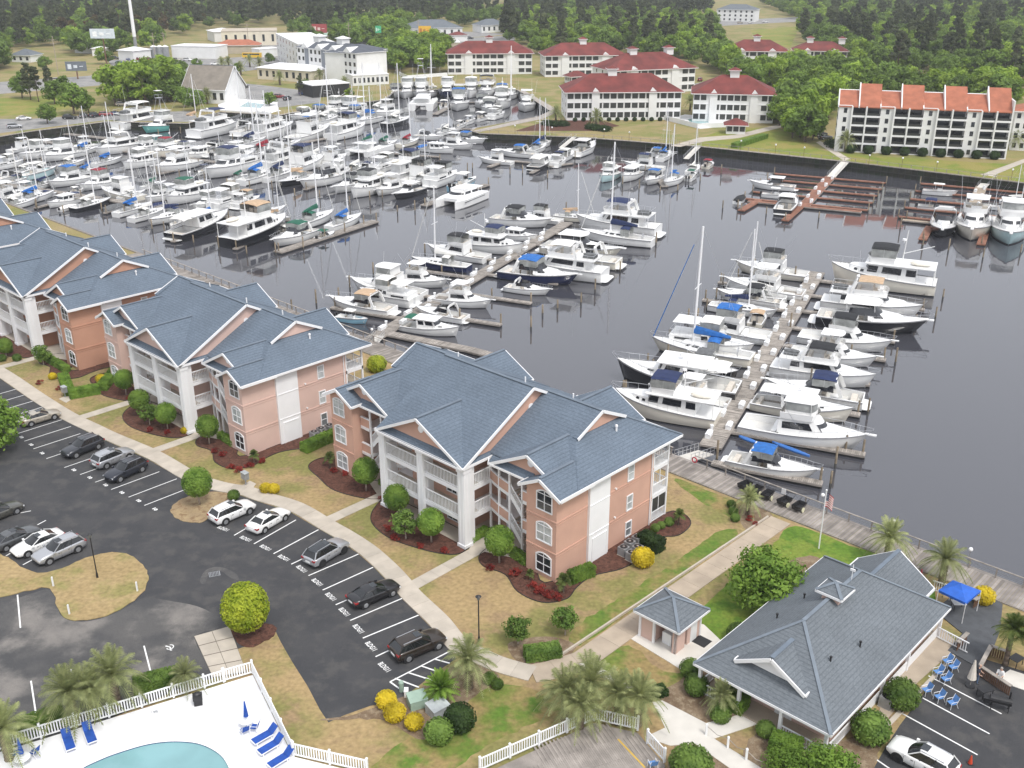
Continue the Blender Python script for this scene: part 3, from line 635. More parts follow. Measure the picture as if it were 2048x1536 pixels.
    # entry bays between porch and window block: posts, stucco parapets, slabs, stairs
    for s in (-1, 1):
        for x, y in ((5.9, 2.15), (7.6, 1.6), (9.3, 1.25), (11.0, 1.15)):
            mb = MB(); mb.box(s*x-.09, s*x+.09, y-.09, y+.09, 0, 8.8); mb.build('post', M['white'], A)
        for z in FL[1:]:
            mb = MB(); mb.prism([(s*5.95, 2.1), (s*7.6, 1.55), (s*9.3, 1.2), (s*9.3, 3.98), (s*5.95, 3.98)], z-.4, z); mb.build('landing', M['white'], A)
            for (xa, ya), (xb, yb) in (((6.0, 2.08), (7.55, 1.58)), ((7.68, 1.55), (9.2, 1.22))):
                mb = MB(); mb.bar((s*xa, ya, z+.5), (s*xb, yb, z+.5), .14, .95, ); mb.build('parapet', ww, A)
                mb = MB(); mb.bar((s*xa, ya, z+1.02), (s*xb, yb, z+1.02), .2, .09); mb.build('parapet_cap', M['white'], A)
            mb = MB(); mb.box(min(s*11.0, s*12.6), max(s*11.0, s*12.6), 1.1, 1.24, z+.0, z+.95); mb.build('parapet', ww, A)
            mb = MB(); mb.box(min(s*11.0, s*12.58), max(s*11.0, s*12.58), 1.05, 1.3, z+.95, z+1.04); mb.box(min(s*11.0, s*12.58), max(s*11.0, s*12.58), 1.06, 3.9, z-.35, z); mb.build('half_landing', M['white'], A)
            # stair flight rising to the left towards the landing
            st = MB(); n = 9; z0 = z-1.9
            for k in range(n):
                t_ = k/n; xa, xb = s*(11.0-1.7*t_), s*(11.0-1.7*(t_+1/n)); zz = z0+1.9*(k+1)/n; st.box(min(xa, xb), max(xa, xb), 1.35, 2.6, zz-.08, zz)
            so = st.build('stair', M['concrete'], A)
            sr = MB(); sr.bar((s*11.0, 1.3, z0-.1), (s*9.3, 1.3, z-.15), .07, .42); sr.bar((s*11.0, 2.65, z0-.1), (s*9.3, 2.65, z-.15), .07, .42); sr.build('stringer', M['white'], so)
            rl = MB(); rl.bar((s*11.0, 1.3, z0+1.05), (s*9.3, 1.3, z+1.0), .08, .09)
            for k in range(1, 13): t_ = k/13; x = s*(11.0-1.7*t_); zz = z0+1.9*t_; rl.box(x-.022, x+.022, 1.28, 1.32, zz+.1, zz+1.02)
            rl.build('stair_rail', M['white_vinyl'], so)
        # entry doors on the back wall
        for z in FL:
            mb = MB(); x0, x1 = sorted((s*6.3, s*7.3)); mb.box(x0, x1, 3.93, 3.99, z, z+2.1); d = mb.build('door', M['white_vinyl'], A)
            mb = MB(); x0, x1 = sorted((s*6.55, s*7.05)); mb.box(x0, x1, 3.9, 3.94, z+.9, z+1.9); mb.build('door_glass', M['glass_mid'], d)
            win_flat(A, s*8.6, 4.0, z+.8, .9, 1.2, 'f', grid=(1, 2), gm='glass_dark')
    # rear corner porches (seen from the flank)
    for s in (-1, 1):
        for x, y in ((16.1, 16.95), (16.1, 14.5), (12.6, 16.95), (11.3, 16.95)):
            mb = MB(); mb.box(s*x-.1, s*x+.1, y-.1, y+.1, 0, 8.9); mb.build('post', M['white'], A)
        for i, z in enumerate(FL):
            x0, x1 = sorted((s*11.2, s*16.2)); mb = MB(); mb.box(x0, x1, 14.42, 17.05, z-.38 if z else 0, z+.02); mb.build('porch_slab', M['white'], A)
            railing('railing', (s*16.12, 14.6, z), (s*16.12, 16.85, z), A, 1.1); railing('railing', (s*16.0, 16.95, z), (s*11.3, 16.95, z), A, 1.1)
            mb = MB(); mb.box(min(s*16.08, s*16.14), max(s*16.08, s*16.14), 15.68, 15.76, z+1.1, z+2.7); mb.build('mullion', M['white'], A)
            if i in ((0, 2) if s < 0 else (0,)):
                mb = MB(); mb.box(min(s*16.09, s*16.12), max(s*16.09, s*16.12), 14.6, 16.85, z+1.1, z+2.68); mb.build('insect_screen', M['screen'], A)
            mb = MB(); x0, x1 = sorted((s*13.0, s*15.0)); mb.box(x0, x1, 14.4, 14.45, z+.05, z+2.15); mb.build('patio_door', M['glass_dark'], A)
    # ---- roofs
    RX, RY, RZ = 0, 7.8, 14.05
    gable_roof(A, RY, -6.3, 6.3, 9.65, 8.85, RZ, axis='x', end0=False, end1=True)          # middle block, ridge along the front
    for s in (-1, 1): gable_wall(A, RY, s*5.9, 8.9, 9.1, RZ-.25, axis='x', side=s)
    gable_roof(A, 0, -1.95, 5.0, 6.3, 8.85, 12.0)                                           # its front gable
    gable_wall(A, 0, -1.35, 5.6, 9.05, 11.75)
    mb = MB(); mb.slab([(-6.1, -2.0, 8.78), (6.1, -2.0, 8.78), (4.9, -1.3, 9.42), (-4.9, -1.3, 9.42)], .12); mb.build('pent_roof', M['roof'], A)
    mb = MB(); mb.bar((-6.1, -2.05, 8.68), (6.1, -2.05, 8.68), .1, .2); mb.box(-6.0, 6.0, -1.9, .69, 8.55, 8.62); mb.build('soffit', M['white'], A)
    mb = MB()
    for sg in (-1, 1): mb.bar((-6.24, RY, RZ-.35), (-6.24, RY+sg*9.6, 8.6), .1, .24)
    mb.build('rake_board', M['white'], A)
    wy, wz = 9.9, 13.0
    for s in (-1, 1):
        F0, F1 = 1.95, 17.85; gx, gy = 12.74, 3.38
        mb = MB(); ey = 12.95
        mb.slab([(s*.5, F0, 9), (s*17, F0, 9), (s*gx, wy-gy, 11.3), (s*ey, wy-gy, 11.3), (s*ey, wy, wz), (s*.5, wy, wz)][::1], .18)
        mb.slab([(s*.5, F1, 9), (s*17, F1, 9), (s*gx, wy+gy, 11.3), (s*ey, wy+gy, 11.3), (s*ey, wy, wz), (s*.5, wy, wz)], .18)
        o = mb.build('roof', M['roof'], A)
        mb = MB(); mb.slab([(s*17, F0, 9), (s*17, F1, 9), (s*gx, wy+gy, 11.3), (s*gx, wy-gy, 11.3)], .18); mb.build('hip_slope', M['roof'], o)
        mb = MB(); mb.bar((s*6, wy, wz+.03), (s*13.2, wy, wz+.03), .34, .07)
        mb.bar((s*17, F1, 9.03), (s*gx, wy+gy, 11.33), .3, .06); mb.build('ridge_cap', M['roof_cap'], o)
        f = MB()
        for sg in (-1, 1): f.bar((s*13.25, wy, wz-.08), (s*13.25, wy+sg*(gy+.25), 11.2), .1, .3); 
        f.bar((s*17.05, -.4, 8.88), (s*17.05, F1, 8.88), .1, .24); f.bar((s*11, F1+.05, 8.88), (s*17.05, F1+.05, 8.88), .1, .24); f.build('fascia', M['white'], o)
        mb = MB()
        for sg in (-1, 1): mb.slab([(s*12.6, wy, wz+.01), (s*13.28, wy, wz+.01), (s*13.28, wy+sg*(gy+.25), 11.31), (s*12.6, wy+sg*(gy+.25), 11.31)], .16)
        mb.build('gablet_roof', M['roof'], o)
        gable_wall(A, wy, s*12.95, gy-.25, 11.3, wz-.18, axis='x', vent=False, side=s)
        gable_roof(A, s*11.9, .75, 7.2, 4.75, 8.8, 11.25)                                    # wing front gable
        gable_wall(A, s*11.9, 1.3, 4.1, 9.05, 11.0)
        x0, x1 = sorted((s*7.0, s*12.4)); mb = MB(); mb.slab([(x0, .7, 8.74), (x1, .7, 8.74), (x1, 1.32, 9.3), (x0, 1.32, 9.3)], .1); mb.build('pent_roof', M['roof'], A)
        mb = MB(); mb.bar((x0, .66, 8.66), (x1, .66, 8.66), .1, .2); mb.box(x0, x1, .75, 3.98, 8.55, 8.62); mb.build('soffit', M['white'], A)
        gable_roof(A, s*14.5, -.45, 4.2, 2.5, 8.93, 10.25)                                   # window-block gable
        gable_wall(A, s*14.5, -.004, 1.9, 9.0, 10.0, vent=False)
        gable_roof(A, s*7.7, 11.5, 18.25, 4.4, 8.95, 11.3, end0=False, end1=True)            # rear gables
        gable_wall(A, s*7.7, 17.7, 3.9, 9.0, 11.1, vent=False, side=1)
        mb = MB(); mb.tube((s*13.9, 11.2, 10.6), (s*13.9, 11.2, 11.15), .1, .1, 8); mb.tube((s*13.9, 11.2, 11.15), (s*13.9, 11.2, 11.3), .16, .12, 8); mb.build('roof_vent', M['white'], A)
        mb = MB(); mb.tube((s*8.2, 11.5, 12.1), (s*8.2, 11.5, 12.75), .08, .08, 8); mb.build('roof_vent', M['white'], A)
        for x, y in ((6.2, 1.9),):
            mb = MB(); mb.bar((s*x, .0, 8.75), (s*x, y, 8.75), .12, .12); mb.bar((s*6.0, y, 8.75), (s*7.0, .75, 8.72), .12, .12); mb.build('gutter', M['white'], A)
    mb = MB(); mb.tube((3.5, 9.6, 12.9), (3.5, 9.6, 13.75), .08, .08, 8); mb.build('roof_vent', M['white'], A)
    return A
apt = make_apartment()
APT_L = ['salmon three-storey apartment block nearest the camera, with blue-grey shingle roofs and white columns',
         'pale pink three-storey apartment block with blue-grey roof, second from the right along the water',
         'clay-orange three-storey apartment block with blue-grey roof, third from the right along the water',
         'apartment block at the left edge showing mostly its grey-blue roof']
APT_M = ['stucco', 'stucco_pink', 'stucco_clay', 'stucco_clay']
APTS = []
for i in range(4):
    o = apt if i == 0 else dup(apt, None, {'stucco': M[APT_M[i]]})
    o.location = BL(16.2, 0) + BOFF[i]; o.rotation_euler = (0, 0, -HD)
    tag(o, APT_L[i], 'apartment building', 'pink apartment blocks along the boardwalk'); APTS.append(o)
# ---------------------------------------------------------------- boats: x forward, waterline z = 0
M['hull_paint'] = mat('hull_paint', (.79,.79,.785), .2, .03, .4, coat=.35)
M['canvas'] = mat('canvas', (.014,.026,.085), .85, .2, 2)
M['bottom_paint'] = mat('bottom_paint', (.02,.022,.028), .5, .2, 1)
M['rub'] = mat('rub', (.24,.24,.25), .5, .1, 2); M['upholstery'] = mat('upholstery', (.62,.57,.50), .7, .1, 2)
def hw_at(t, B, fine=2.3, stern=.9):
    if t < .45: return B/2*(stern + (1-stern)*math.sin(t/.45*math.pi/2))
    return B/2*max(.012, (1-((t-.45)/.55)**fine))**.85
class Hull:
    def __init__(s, L, B, zb, zs, fine=2.3, stern=.9, rake=.1, n=15, boot=.16):
        s.L, s.B, s.zb, s.zs, s.fine, s.stern, s.rake, s.n, s.boot = L, B, zb, zs, fine, stern, rake, n, boot
    def z(s, t): return s.zs + (s.zb-s.zs)*t**1.8
    def x(s, t): return -s.L/2 + s.L*t
    def b(s, t): return hw_at(t, s.B, s.fine, s.stern)
    def shell(s, root, paint=None):
        mb = MB(); rings = []; n = s.n
        ts = [i/(n-1) for i in range(n)]
        for t in ts:
            b, z, x = s.b(t), s.z(t), s.x(t); k = s.rake*s.L*max(0, (t-.4)/.6)**2; bl = b*(.92-.35*max(0, (t-.5)/.5)**1.5)
            half = [(x, b, z), (x-k*.3, b*.97, z*.66), (x-k*.75, bl, s.boot+.02), (x-k*.8, bl*.99, s.boot), (x-k, bl*.9, -.25), (x-k, 0, -.7)]
            rings.append(half + [(p[0], -p[1], p[2]) for p in half[-2::-1]])
        m = len(rings[0]); vs = [p for r in rings for p in r]
        for k in range(n-1):
            for i in range(m-1):
                mb.mi = 1 if 3 <= i <= m-5 else 0
                mb.add([], []); b0 = 0
                mb.f.append([k*m+i, (k+1)*m+i, (k+1)*m+i+1, k*m+i+1]); mb.m.append(mb.mi)
        mb.v = [tuple(p) for p in vs]; mb.f.append(list(range(m))); mb.m.append(0)
        mb.f.append([(n-1)*m+i for i in range(m)][::-1]); mb.m.append(0)
        o = mb.build('hull', [paint or M['hull_paint'], M['bottom_paint']], root, smooth=False)
        for p in o.data.polygons: p.use_smooth = len(p.vertices) == 4
        rr = MB()
        for sg in (-1, 1):
            for a, c in zip(ts, ts[1:]): rr.bar((s.x(a), sg*(s.b(a)+.02), s.z(a)), (s.x(c), sg*(s.b(c)+.02), s.z(c)), .09, .1)
        rr.build('rub_rail', M['rub'], o)
        return o
    def deck(s, root, t0, t1=1.0, drop=.04, camber=.08, name='deck', m=None, ins=.97):
        mb = MB(); r = []
        for i in range(11):
            t = t0+(t1-t0)*i/10; b = s.b(t)*ins; z = s.z(t)-drop; x = s.x(t)
            r.append([(x, -b, z), (x, -b*.5, z+camber*.75), (x, 0, z+camber), (x, b*.5, z+camber*.75), (x, b, z)])
        mb.loft(r, cap=False, closed=False); return mb.build(name, m or M['gelcoat'], root, smooth=True)
    def cockpit(s, root, t1, depth=.7, side=.3):
        mb = MB(); x0, x1 = s.x(0)+.12, s.x(t1); b0, b1 = s.b(0)-side, s.b(t1)-side; z = s.z(0)
        P = [(x0, -b0), (x1, -b1), (x1, b1), (x0, b0)]
        mb.add([(a, c, z-depth) for a, c in P], [(0,1,2,3)]); o = mb.build('cockpit', M['nonskid'], root)
        mb = MB()
        for i in range(4):
            a, c = P[i], P[(i+1) % 4]; mb.add([(a[0], a[1], z-depth), (c[0], c[1], z-depth), (c[0], c[1], z+.02), (a[0], a[1], z+.02)], [(0,1,2,3)])
        mb.build('coaming', M['gelcoat'], o)
        mb = MB()
        for sg in (-1, 1):
            mb.add([(s.x(0), sg*s.b(0), z-.01), (x1, sg*s.b(t1), s.z(t1)-.01), (x1, sg*b1, s.z(t1)+.0), (x0, sg*b0, z+.02)], [(0,1,2,3)] if sg < 0 else [(3,2,1,0)])
        mb.add([(s.x(0), -s.b(0), z-.01), (x0, -b0, z+.02), (x0, b0, z+.02), (s.x(0), s.b(0), z-.01)], [(0,1,2,3)]); mb.build('side_deck', M['gelcoat'], o)
        return o
    def rail(s, root, t0=.5, t1=1.0, h=.65, pulpit=.5):
        mb = MB(); N = 7; L_, R_ = [], []
        for i in range(N+1):
            t = t0+(t1-t0)*i/N
            for sg, lst in ((-1, R_), (1, L_)):
                b = max(s.b(t)*.95, .22) if t > .97 else s.b(t)*.95
                top = Vector((s.x(t)+(pulpit if i == N else 0), sg*b, s.z(t)+h)); lst.append(top)
                mb.tube(Vector((s.x(t)-.05, sg*b, s.z(t)-.03)), top, .02, .02, 4)
        mb.path(L_, .024, 4); mb.path(R_, .024, 4); mb.tube(L_[-1], R_[-1], .024, .024, 4); return mb.build('bow_rail', M['steel'], root)
    def pulpit(s, root, l=1.0):
        mb = MB(); mb.box(s.L/2-.3, s.L/2+l, -.2, .2, s.zb-.06, s.zb+.05); return mb.build('bow_pulpit', M['gelcoat'], root)
    def swim(s, root, l=.9):
        mb = MB(); b = s.b(0)*.92; mb.prism([(-s.L/2+.02, -b), (-s.L/2-l*.7, -b*.95), (-s.L/2-l, -b*.7), (-s.L/2-l, b*.7), (-s.L/2-l*.7, b*.95), (-s.L/2+.02, b)], .28, .36); return mb.build('swim_platform', M['gelcoat'], root)
def ring(x0, x1, hb, hf, bulge, ns=10, nf=8, rb=0.0):
    p = []
    for i in range(ns+1): t = i/ns; p.append((x0+(x1-bulge-x0)*t, -(hb+(hf-hb)*t)))
    for i in range(1, nf): y = -hf+2*hf*i/nf; p.append((x1-bulge*abs(y/hf)**2.2, y))
    for i in range(ns+1): t = 1-i/ns; p.append((x0+(x1-bulge-x0)*t, hb+(hf-hb)*t))
    return p
def house(root, name, x0, x1, hb, hf, z0, z1, rf=.5, rb=.1, ins=.12, bulge=.4, m=None, wins=(), wz=(.4, .85), front=True, gm=None, wname='window', roof=None, slope=0):
    """cabin: raked, bulged front, tumblehome sides, dark window panes standing 2 cm proud"""
    a = ring(x0, x1, hb, hf, bulge); b = ring(x0+rb, x1-rf, hb-ins, hf-ins, bulge*.9); n = len(a)
    def zt(x): return z1 + slope*(x-x0)
    A = [(x, y, z0) for x, y in a]; B_ = [(x, y, zt(x)) for x, y in b]
    mb = MB(); mb.loft([A, B_], cap=False); mb.add(B_, [tuple(range(n))]); o = mb.build(name, m or M['gelcoat'], root)
    def P(i, t, off):
        pa, pb = Vector(A[i]), Vector(B_[i]); p = pa.lerp(pb, t); q = Vector(A[(i+1) % n])-Vector(A[i-1]); nr = Vector((q.y, -q.x, 0)).normalized(); return p + nr*off
    def pane(i0, i1, t0, t1):
        w_ = MB(); vs = []
        for i in range(i0, i1+1): vs += [P(i, t0, .02), P(i, t1, .02)]
        w_.add(vs, [(2*k, 2*k+2, 2*k+3, 2*k+1) for k in range(i1-i0)]); w_.build(wname, gm or M['boat_glass'], o)
    ns = 10
    for (i0, i1) in wins: pane(i0, i1, *wz); pane(n-1-i1, n-1-i0, *wz)
    if front: pane(ns, ns+8, wz[0]+.02, wz[1])
    return o
def bimini(root, x0, x1, hw, z0, z1, m='canvas', sides=None, bulge=.18, name='bimini'):
    mb = MB(); r = []
    for i in range(7):
        t = i/6; x = x0+(x1-x0)*t; zz = z1 + bulge*math.sin(t*math.pi)*.6; r.append([(x, -hw, zz-.16), (x, -hw*.75, zz), (x, 0, zz+bulge*.4), (x, hw*.75, zz), (x, hw, zz-.16), (x, 0, zz+bulge*.4-.05)])
    mb.loft(r); o = mb.build(name, M[m], root)
    f = MB()
    for sg in (-1, 1):
        for x in (x0+.1, x1-.1, (x0+x1)/2): f.tube((x, sg*hw*.97, z0), (x, sg*hw*.97, z1-.1), .022, .022, 4)
    f.build('frame', M['steel'], o, kind='stuff')
    if sides:
        s_ = MB()
        for sg in (-1, 1): s_.add([(x0+.05, sg*hw*.98, z0), (x1-.05, sg*hw*.98, z0), (x1, sg*hw*.98, z1-.17), (x0, sg*hw*.98, z1-.17)], [(0,1,2,3)])
        s_.add([(x1-.02, -hw*.96, z0), (x1-.02, hw*.96, z0), (x1+.0, hw*.96, z1-.05), (x1, -hw*.96, z1-.05)], [(0,1,2,3)])
        s_.build('enclosure', M[sides], o)
    return o
def hardtop(root, x0, x1, hw, z, zb, th=.1, posts=True, gm=None):
    mb = MB(); a = ring(x0, x1, hw, hw*.9, .5, 4, 6); mb.loft([[(x, y, z) for x, y in a], [(x*1, y*.96, z+th) for x, y in a]]); o = mb.build('hardtop', M['gelcoat'], root)
    if posts:
        for sg in (-1, 1):
            for x in (x0+.3, x1-.7): p = MB(); p.tube((x+.1, sg*hw*.9, zb), (x, sg*hw*.9, z), .035, .035, 5); p.build('post', M['gelcoat'], o)
    if gm: house(o, 'enclosure', x0+.25, x1-.1, hw*.93, hw*.85, zb, z-.01, .25, .05, .03, .4, m=M['gelcoat'], wins=((0, 3), (3, 6), (6, 10)), wz=(.3, .96), gm=M[gm], wname='pane')
    return o
def seats(root, spots, z):
    for x, y in spots:
        mb = MB(); mb.box(x-.3, x+.3, y-.3, y+.3, z, z+.5); mb.box(x-.34, x-.2, y-.3, y+.3, z+.5, z+1.0); mb.build('seat', M['upholstery'], root)
def fly(root, x0, x1, hb, hf, z, h=.75, rf=-.15):
    """flybridge coaming, open on top"""
    a = ring(x0, x1, hb, hf, .5); b = ring(x0-.05, x1-rf, hb+.03, hf+.03, .5); n = len(a); mb = MB()
    mb.loft([[(x, y, z) for x, y in a], [(x, y, z+h) for x, y in b], [(x*1, y*.93, z+h) for x, y in b], [(x, y*.93, z+.06) for x, y in a]], cap=False)
    mb.add([(x, y*.94, z+.06) for x, y in a], [tuple(range(n))]); o = mb.build('flybridge', M['gelcoat'], root)
    mb = MB(); mb.box(x1-1.25, x1-.75, -hf*.45, hf*.45, z+.06, z+h+.12); mb.build('helm', M['gelcoat'], o)
    seats(o, ((x1-1.9, -.4), (x1-1.9, .45)), z+.06); mb = MB(); mb.box(x0+.15, x0+.7, -hb*.8, hb*.8, z+.06, z+.5); mb.build('bench', M['upholstery'], o)
    return o
def outrig(root, x, z, hw, l=6):
    for sg in (-1, 1):
        mb = MB(); mb.tube((x, sg*hw, z), (x-l*.55, sg*(hw+.6), z+l*.8), .03, .015, 4); mb.build('outrigger', M['steel'], root)
def antenna(root, x, y, z, l=3):
    mb = MB(); mb.tube((x, y, z), (x-.3, y, z+l), .02, .01, 4); mb.build('antenna', M['white'], root)
def radar(root, x, z):
    mb = MB(); mb.tube((x, 0, z), (x, 0, z+.35), .05, .05, 6); mb.tube((x, 0, z+.35), (x, 0, z+.55), .28, .24, 10); mb.build('radar', M['white'], root)
PROTO = {}
def proto(f):
    PROTO[f.__name__] = None
    def g():
        pass
    BUILD[f.__name__] = f; return f
BUILD = {}
@proto
def sportfish(r, tower=False, top='hard'):
    h = Hull(14, 4.6, 2.15, 1.15, rake=.12); h.shell(r); h.deck(r, .33); h.cockpit(r, .33, .75)
    house(r, 'cabin', -2.6, 3.4, 1.85, 1.25, 1.3, 3.0, 1.5, .1, .18, .7, wins=((1, 8),), wz=(.35, .8), front=True)
    house(r, 'trunk', 1.5, 5.2, 1.4, .8, 1.6, 2.25, .9, 0, .2, .6, front=False)
    f = fly(r, -2.4, 1.5, 1.75, 1.45, 3.0)
    if top == 'hard': hardtop(r, -2.2, 1.5, 1.6, 5.0, 3.5, gm=None)
    elif top == 'encl': hardtop(r, -2.2, 1.5, 1.6, 5.0, 3.6, gm='vinyl_clear')
    else: bimini(r, -2.0, 1.4, 1.6, 3.7, 5.0, sides='vinyl_clear')
    h.rail(r, .5); h.pulpit(r, .9); antenna(r, -.5, 1.3, 4.8 if top != 'x' else 3.6)
    mb = MB(); mb.box(-3.3, -2.75, -1.5, 1.5, .5, 1.25); mb.build('mezzanine', M['gelcoat'], r)
    if tower:
        mb = MB()
        for sg in (-1, 1):
            for x in (-2.0, 1.0): mb.tube((x, sg*1.5, 3.6), (x*.25, sg*.55, 8.2), .045, .035, 5)
        mb.box(-.8, .7, -.65, .65, 8.2, 8.28); mb.tube((-.9, -.65, 9), (.7, -.65, 9), .025); mb.tube((-.9, .65, 9), (.7, .65, 9), .025); mb.tube((.7, -.65, 9), (.7, .65, 9), .025)
        for x, y in ((-.8, -.65), (-.8, .65), (.7, .65), (.7, -.65)): mb.tube((x, y, 8.2), (x, y, 9), .022)
        mb.build('tower', M['steel'], r); outrig(r, .5, 2.0, 2.0, 8)
        mb = MB(); mb.box(-.9, .8, -.75, .75, 10.0, 10.05); mb.build('tower_top', M['canvas'], r)
    else: outrig(r, -.5, 2.6, 1.9, 6)
@proto
def sportfish_tower(r): sportfish(r, True, 'encl')
@proto
def sportfish_canvas(r): sportfish(r, False, 'bim')
@proto
def sportfish_closed(r): sportfish(r, False, 'encl')
@proto
def express(r, top='bim', arch=True):
    h = Hull(11.5, 3.7, 1.75, 1.15, rake=.14, fine=2.1); h.shell(r); h.deck(r, .5, camber=.22); h.cockpit(r, .5, .8, .22); h.swim(r)
    house(r, 'trunk', -.3, 4.2, 1.5, .55, 1.35, 2.0, 1.4, -.1, .25, .8, front=False, wins=((2, 5),), wz=(.35, .75))
    mb = MB()
    a = ring(-2.4, 1.2, 1.62, 1.2, .5, 6, 8); b = ring(-2.3, .35, 1.5, 1.05, .45, 6, 8)
    mb.loft([[(x, y, 1.85) for x, y in a], [(x, y, 2.6) for x, y in b]], cap=False, closed=False); mb.build('windscreen', M['boat_glass'], r)
    seats(r, ((-1.2, -.6), (-1.2, .6)), .5); mb = MB(); mb.box(-5.0, -4.3, -1.2, 1.2, .4, 1.0); mb.build('bench', M['upholstery'], r)
    mb = MB(); mb.box(-3.0, -2.0, .3, 1.35, .4, 1.25); mb.build('galley', M['gelcoat'], r)
    if arch:
        mb = MB(); P = [(-3.3, -1.62, 1.4), (-2.6, -1.5, 2.9), (-2.5, -1.1, 3.15), (-2.5, 1.1, 3.15), (-2.6, 1.5, 2.9), (-3.3, 1.62, 1.4)]
        for p, q in zip(P, P[1:]): mb.bar(p, q, .4, .12, up=(1, 0, 0) if abs(p[1]-q[1]) > 1 else (0, 1, 0))
        mb.build('radar_arch', M['gelcoat'], r)
    if top == 'bim': bimini(r, -2.6, .2, 1.45, 2.3, 3.3, sides='vinyl_clear')
    elif top == 'hard': hardtop(r, -3.0, .9, 1.5, 3.0, 2.3, gm=None)
    h.rail(r, .52); h.pulpit(r, .6)
@proto
def express_hard(r): express(r, 'hard', False)
@proto
def express_open(r): express(r, None, True)
@proto
def motoryacht(r):
    h = Hull(15, 4.7, 2.35, 1.75, rake=.1, stern=.94); h.shell(r); h.deck(r, .0, camber=.1); h.swim(r, 1.0)
    house(r, 'saloon', -4.6, 3.2, 2.05, 1.45, 1.7, 3.35, 1.3, .15, .16, .6, wins=((0, 2), (3, 5), (5, 7), (7, 9)), wz=(.4, .86))
    house(r, 'trunk', 2.0, 5.7, 1.5, .8, 1.95, 2.6, .8, 0, .2, .6, front=False)
    mb = MB(); mb.box(-6.3, 2.2, -2.1, 2.1, 3.35, 3.46); mb.build('upper_deck', M['gelcoat'], r)
    fly(r, -2.6, 2.2, 1.95, 1.6, 3.46, .7)
    mb = MB(); P = [(-3.2, -1.9, 3.5), (-2.5, -1.75, 5.3), (-2.5, 1.75, 5.3), (-3.2, 1.9, 3.5)]
    for p, q in zip(P, P[1:]): mb.bar(p, q, .45, .12, up=(1, 0, 0) if abs(p[1]-q[1]) > 1 else (0, 1, 0))
    mb.build('radar_arch', M['gelcoat'], r); radar(r, -2.5, 5.3); bimini(r, -2.2, 1.4, 1.75, 4.2, 5.5, sides=None)
    h.rail(r, .45); antenna(r, -2.5, 1.7, 5.3, 4)
    for x, y in ((-6.2, -2.0), (-6.2, 2.0)):
        mb = MB(); mb.tube((x, y, 1.7), (x, y, 3.4), .05, .05, 6); mb.build('post', M['gelcoat'], r)
    mb = MB(); mb.path([(-6.2, -2.05, 4.3), (-3.2, -2.05, 4.3)], .025); mb.path([(-6.2, 2.05, 4.3), (-3.2, 2.05, 4.3)], .025); mb.path([(-6.2, -2.05, 4.3), (-6.2, 2.05, 4.3)], .025)
    for x in (-6.2, -5.2, -4.2, -3.2):
        for y in (-2.05, 2.05): mb.tube((x, y, 3.46), (x, y, 4.3), .02)
    mb.build('deck_rail', M['steel'], r)
    mb = MB(); mb.box(-5.9, -3.9, -.75, .75, 3.5, 3.9); mb.ball((-4.9, 0, 3.95), 1.3, .6, .25, 10, 5); mb.build('tender', CANV['grey'], r)
@proto
def sundeck(r):
    h = Hull(12.5, 4.3, 2.05, 1.7, rake=.1, stern=.94); h.shell(r); h.deck(r, .0, camber=.08); h.swim(r, .8)
    house(r, 'saloon', -1.2, 3.4, 1.9, 1.2, 1.7, 3.0, 1.5, .1, .18, .6, wins=((0, 3), (4, 8)), wz=(.35, .82))
    mb = MB(); mb.box(-5.8, -1.1, -1.85, 1.85, 1.7, 2.5); mb.build('aft_cabin', M['gelcoat'], r)
    mb = MB(); 
    mb = MB(); mb.box(-5.0, -2.2, -1.9, -1.86, 1.95, 2.25); mb.build('aft_window', M['boat_glass'], r)
    mb = MB(); mb.box(-5.0, -2.2, 1.86, 1.9, 1.95, 2.25); mb.build('aft_window', M['boat_glass'], r)
    fly(r, -1.5, 2.0, 1.7, 1.35, 3.0, .7); bimini(r, -1.4, 1.4, 1.6, 3.7, 4.9, sides='vinyl_clear')
    hardtop(r, -5.4, -1.5, 1.75, 4.3, 2.5); h.rail(r, .45)
    mb = MB(); mb.path([(-5.75, -1.8, 3.3), (-1.5, -1.8, 3.3)], .025); mb.path([(-5.75, 1.8, 3.3), (-1.5, 1.8, 3.3)], .025); mb.path([(-5.75, -1.8, 3.3), (-5.75, 1.8, 3.3)], .025)
    for x in (-5.75, -4.3, -2.9):
        for y in (-1.8, 1.8): mb.tube((x, y, 2.5), (x, y, 3.3), .02)
    mb.build('deck_rail', M['steel'], r)
    mb = MB()
    for k in range(5): mb.box(-6.32, -6.25, -.25, .25, .5+k*.3, .55+k*.3)
    mb.build('ladder', M['steel'], r)
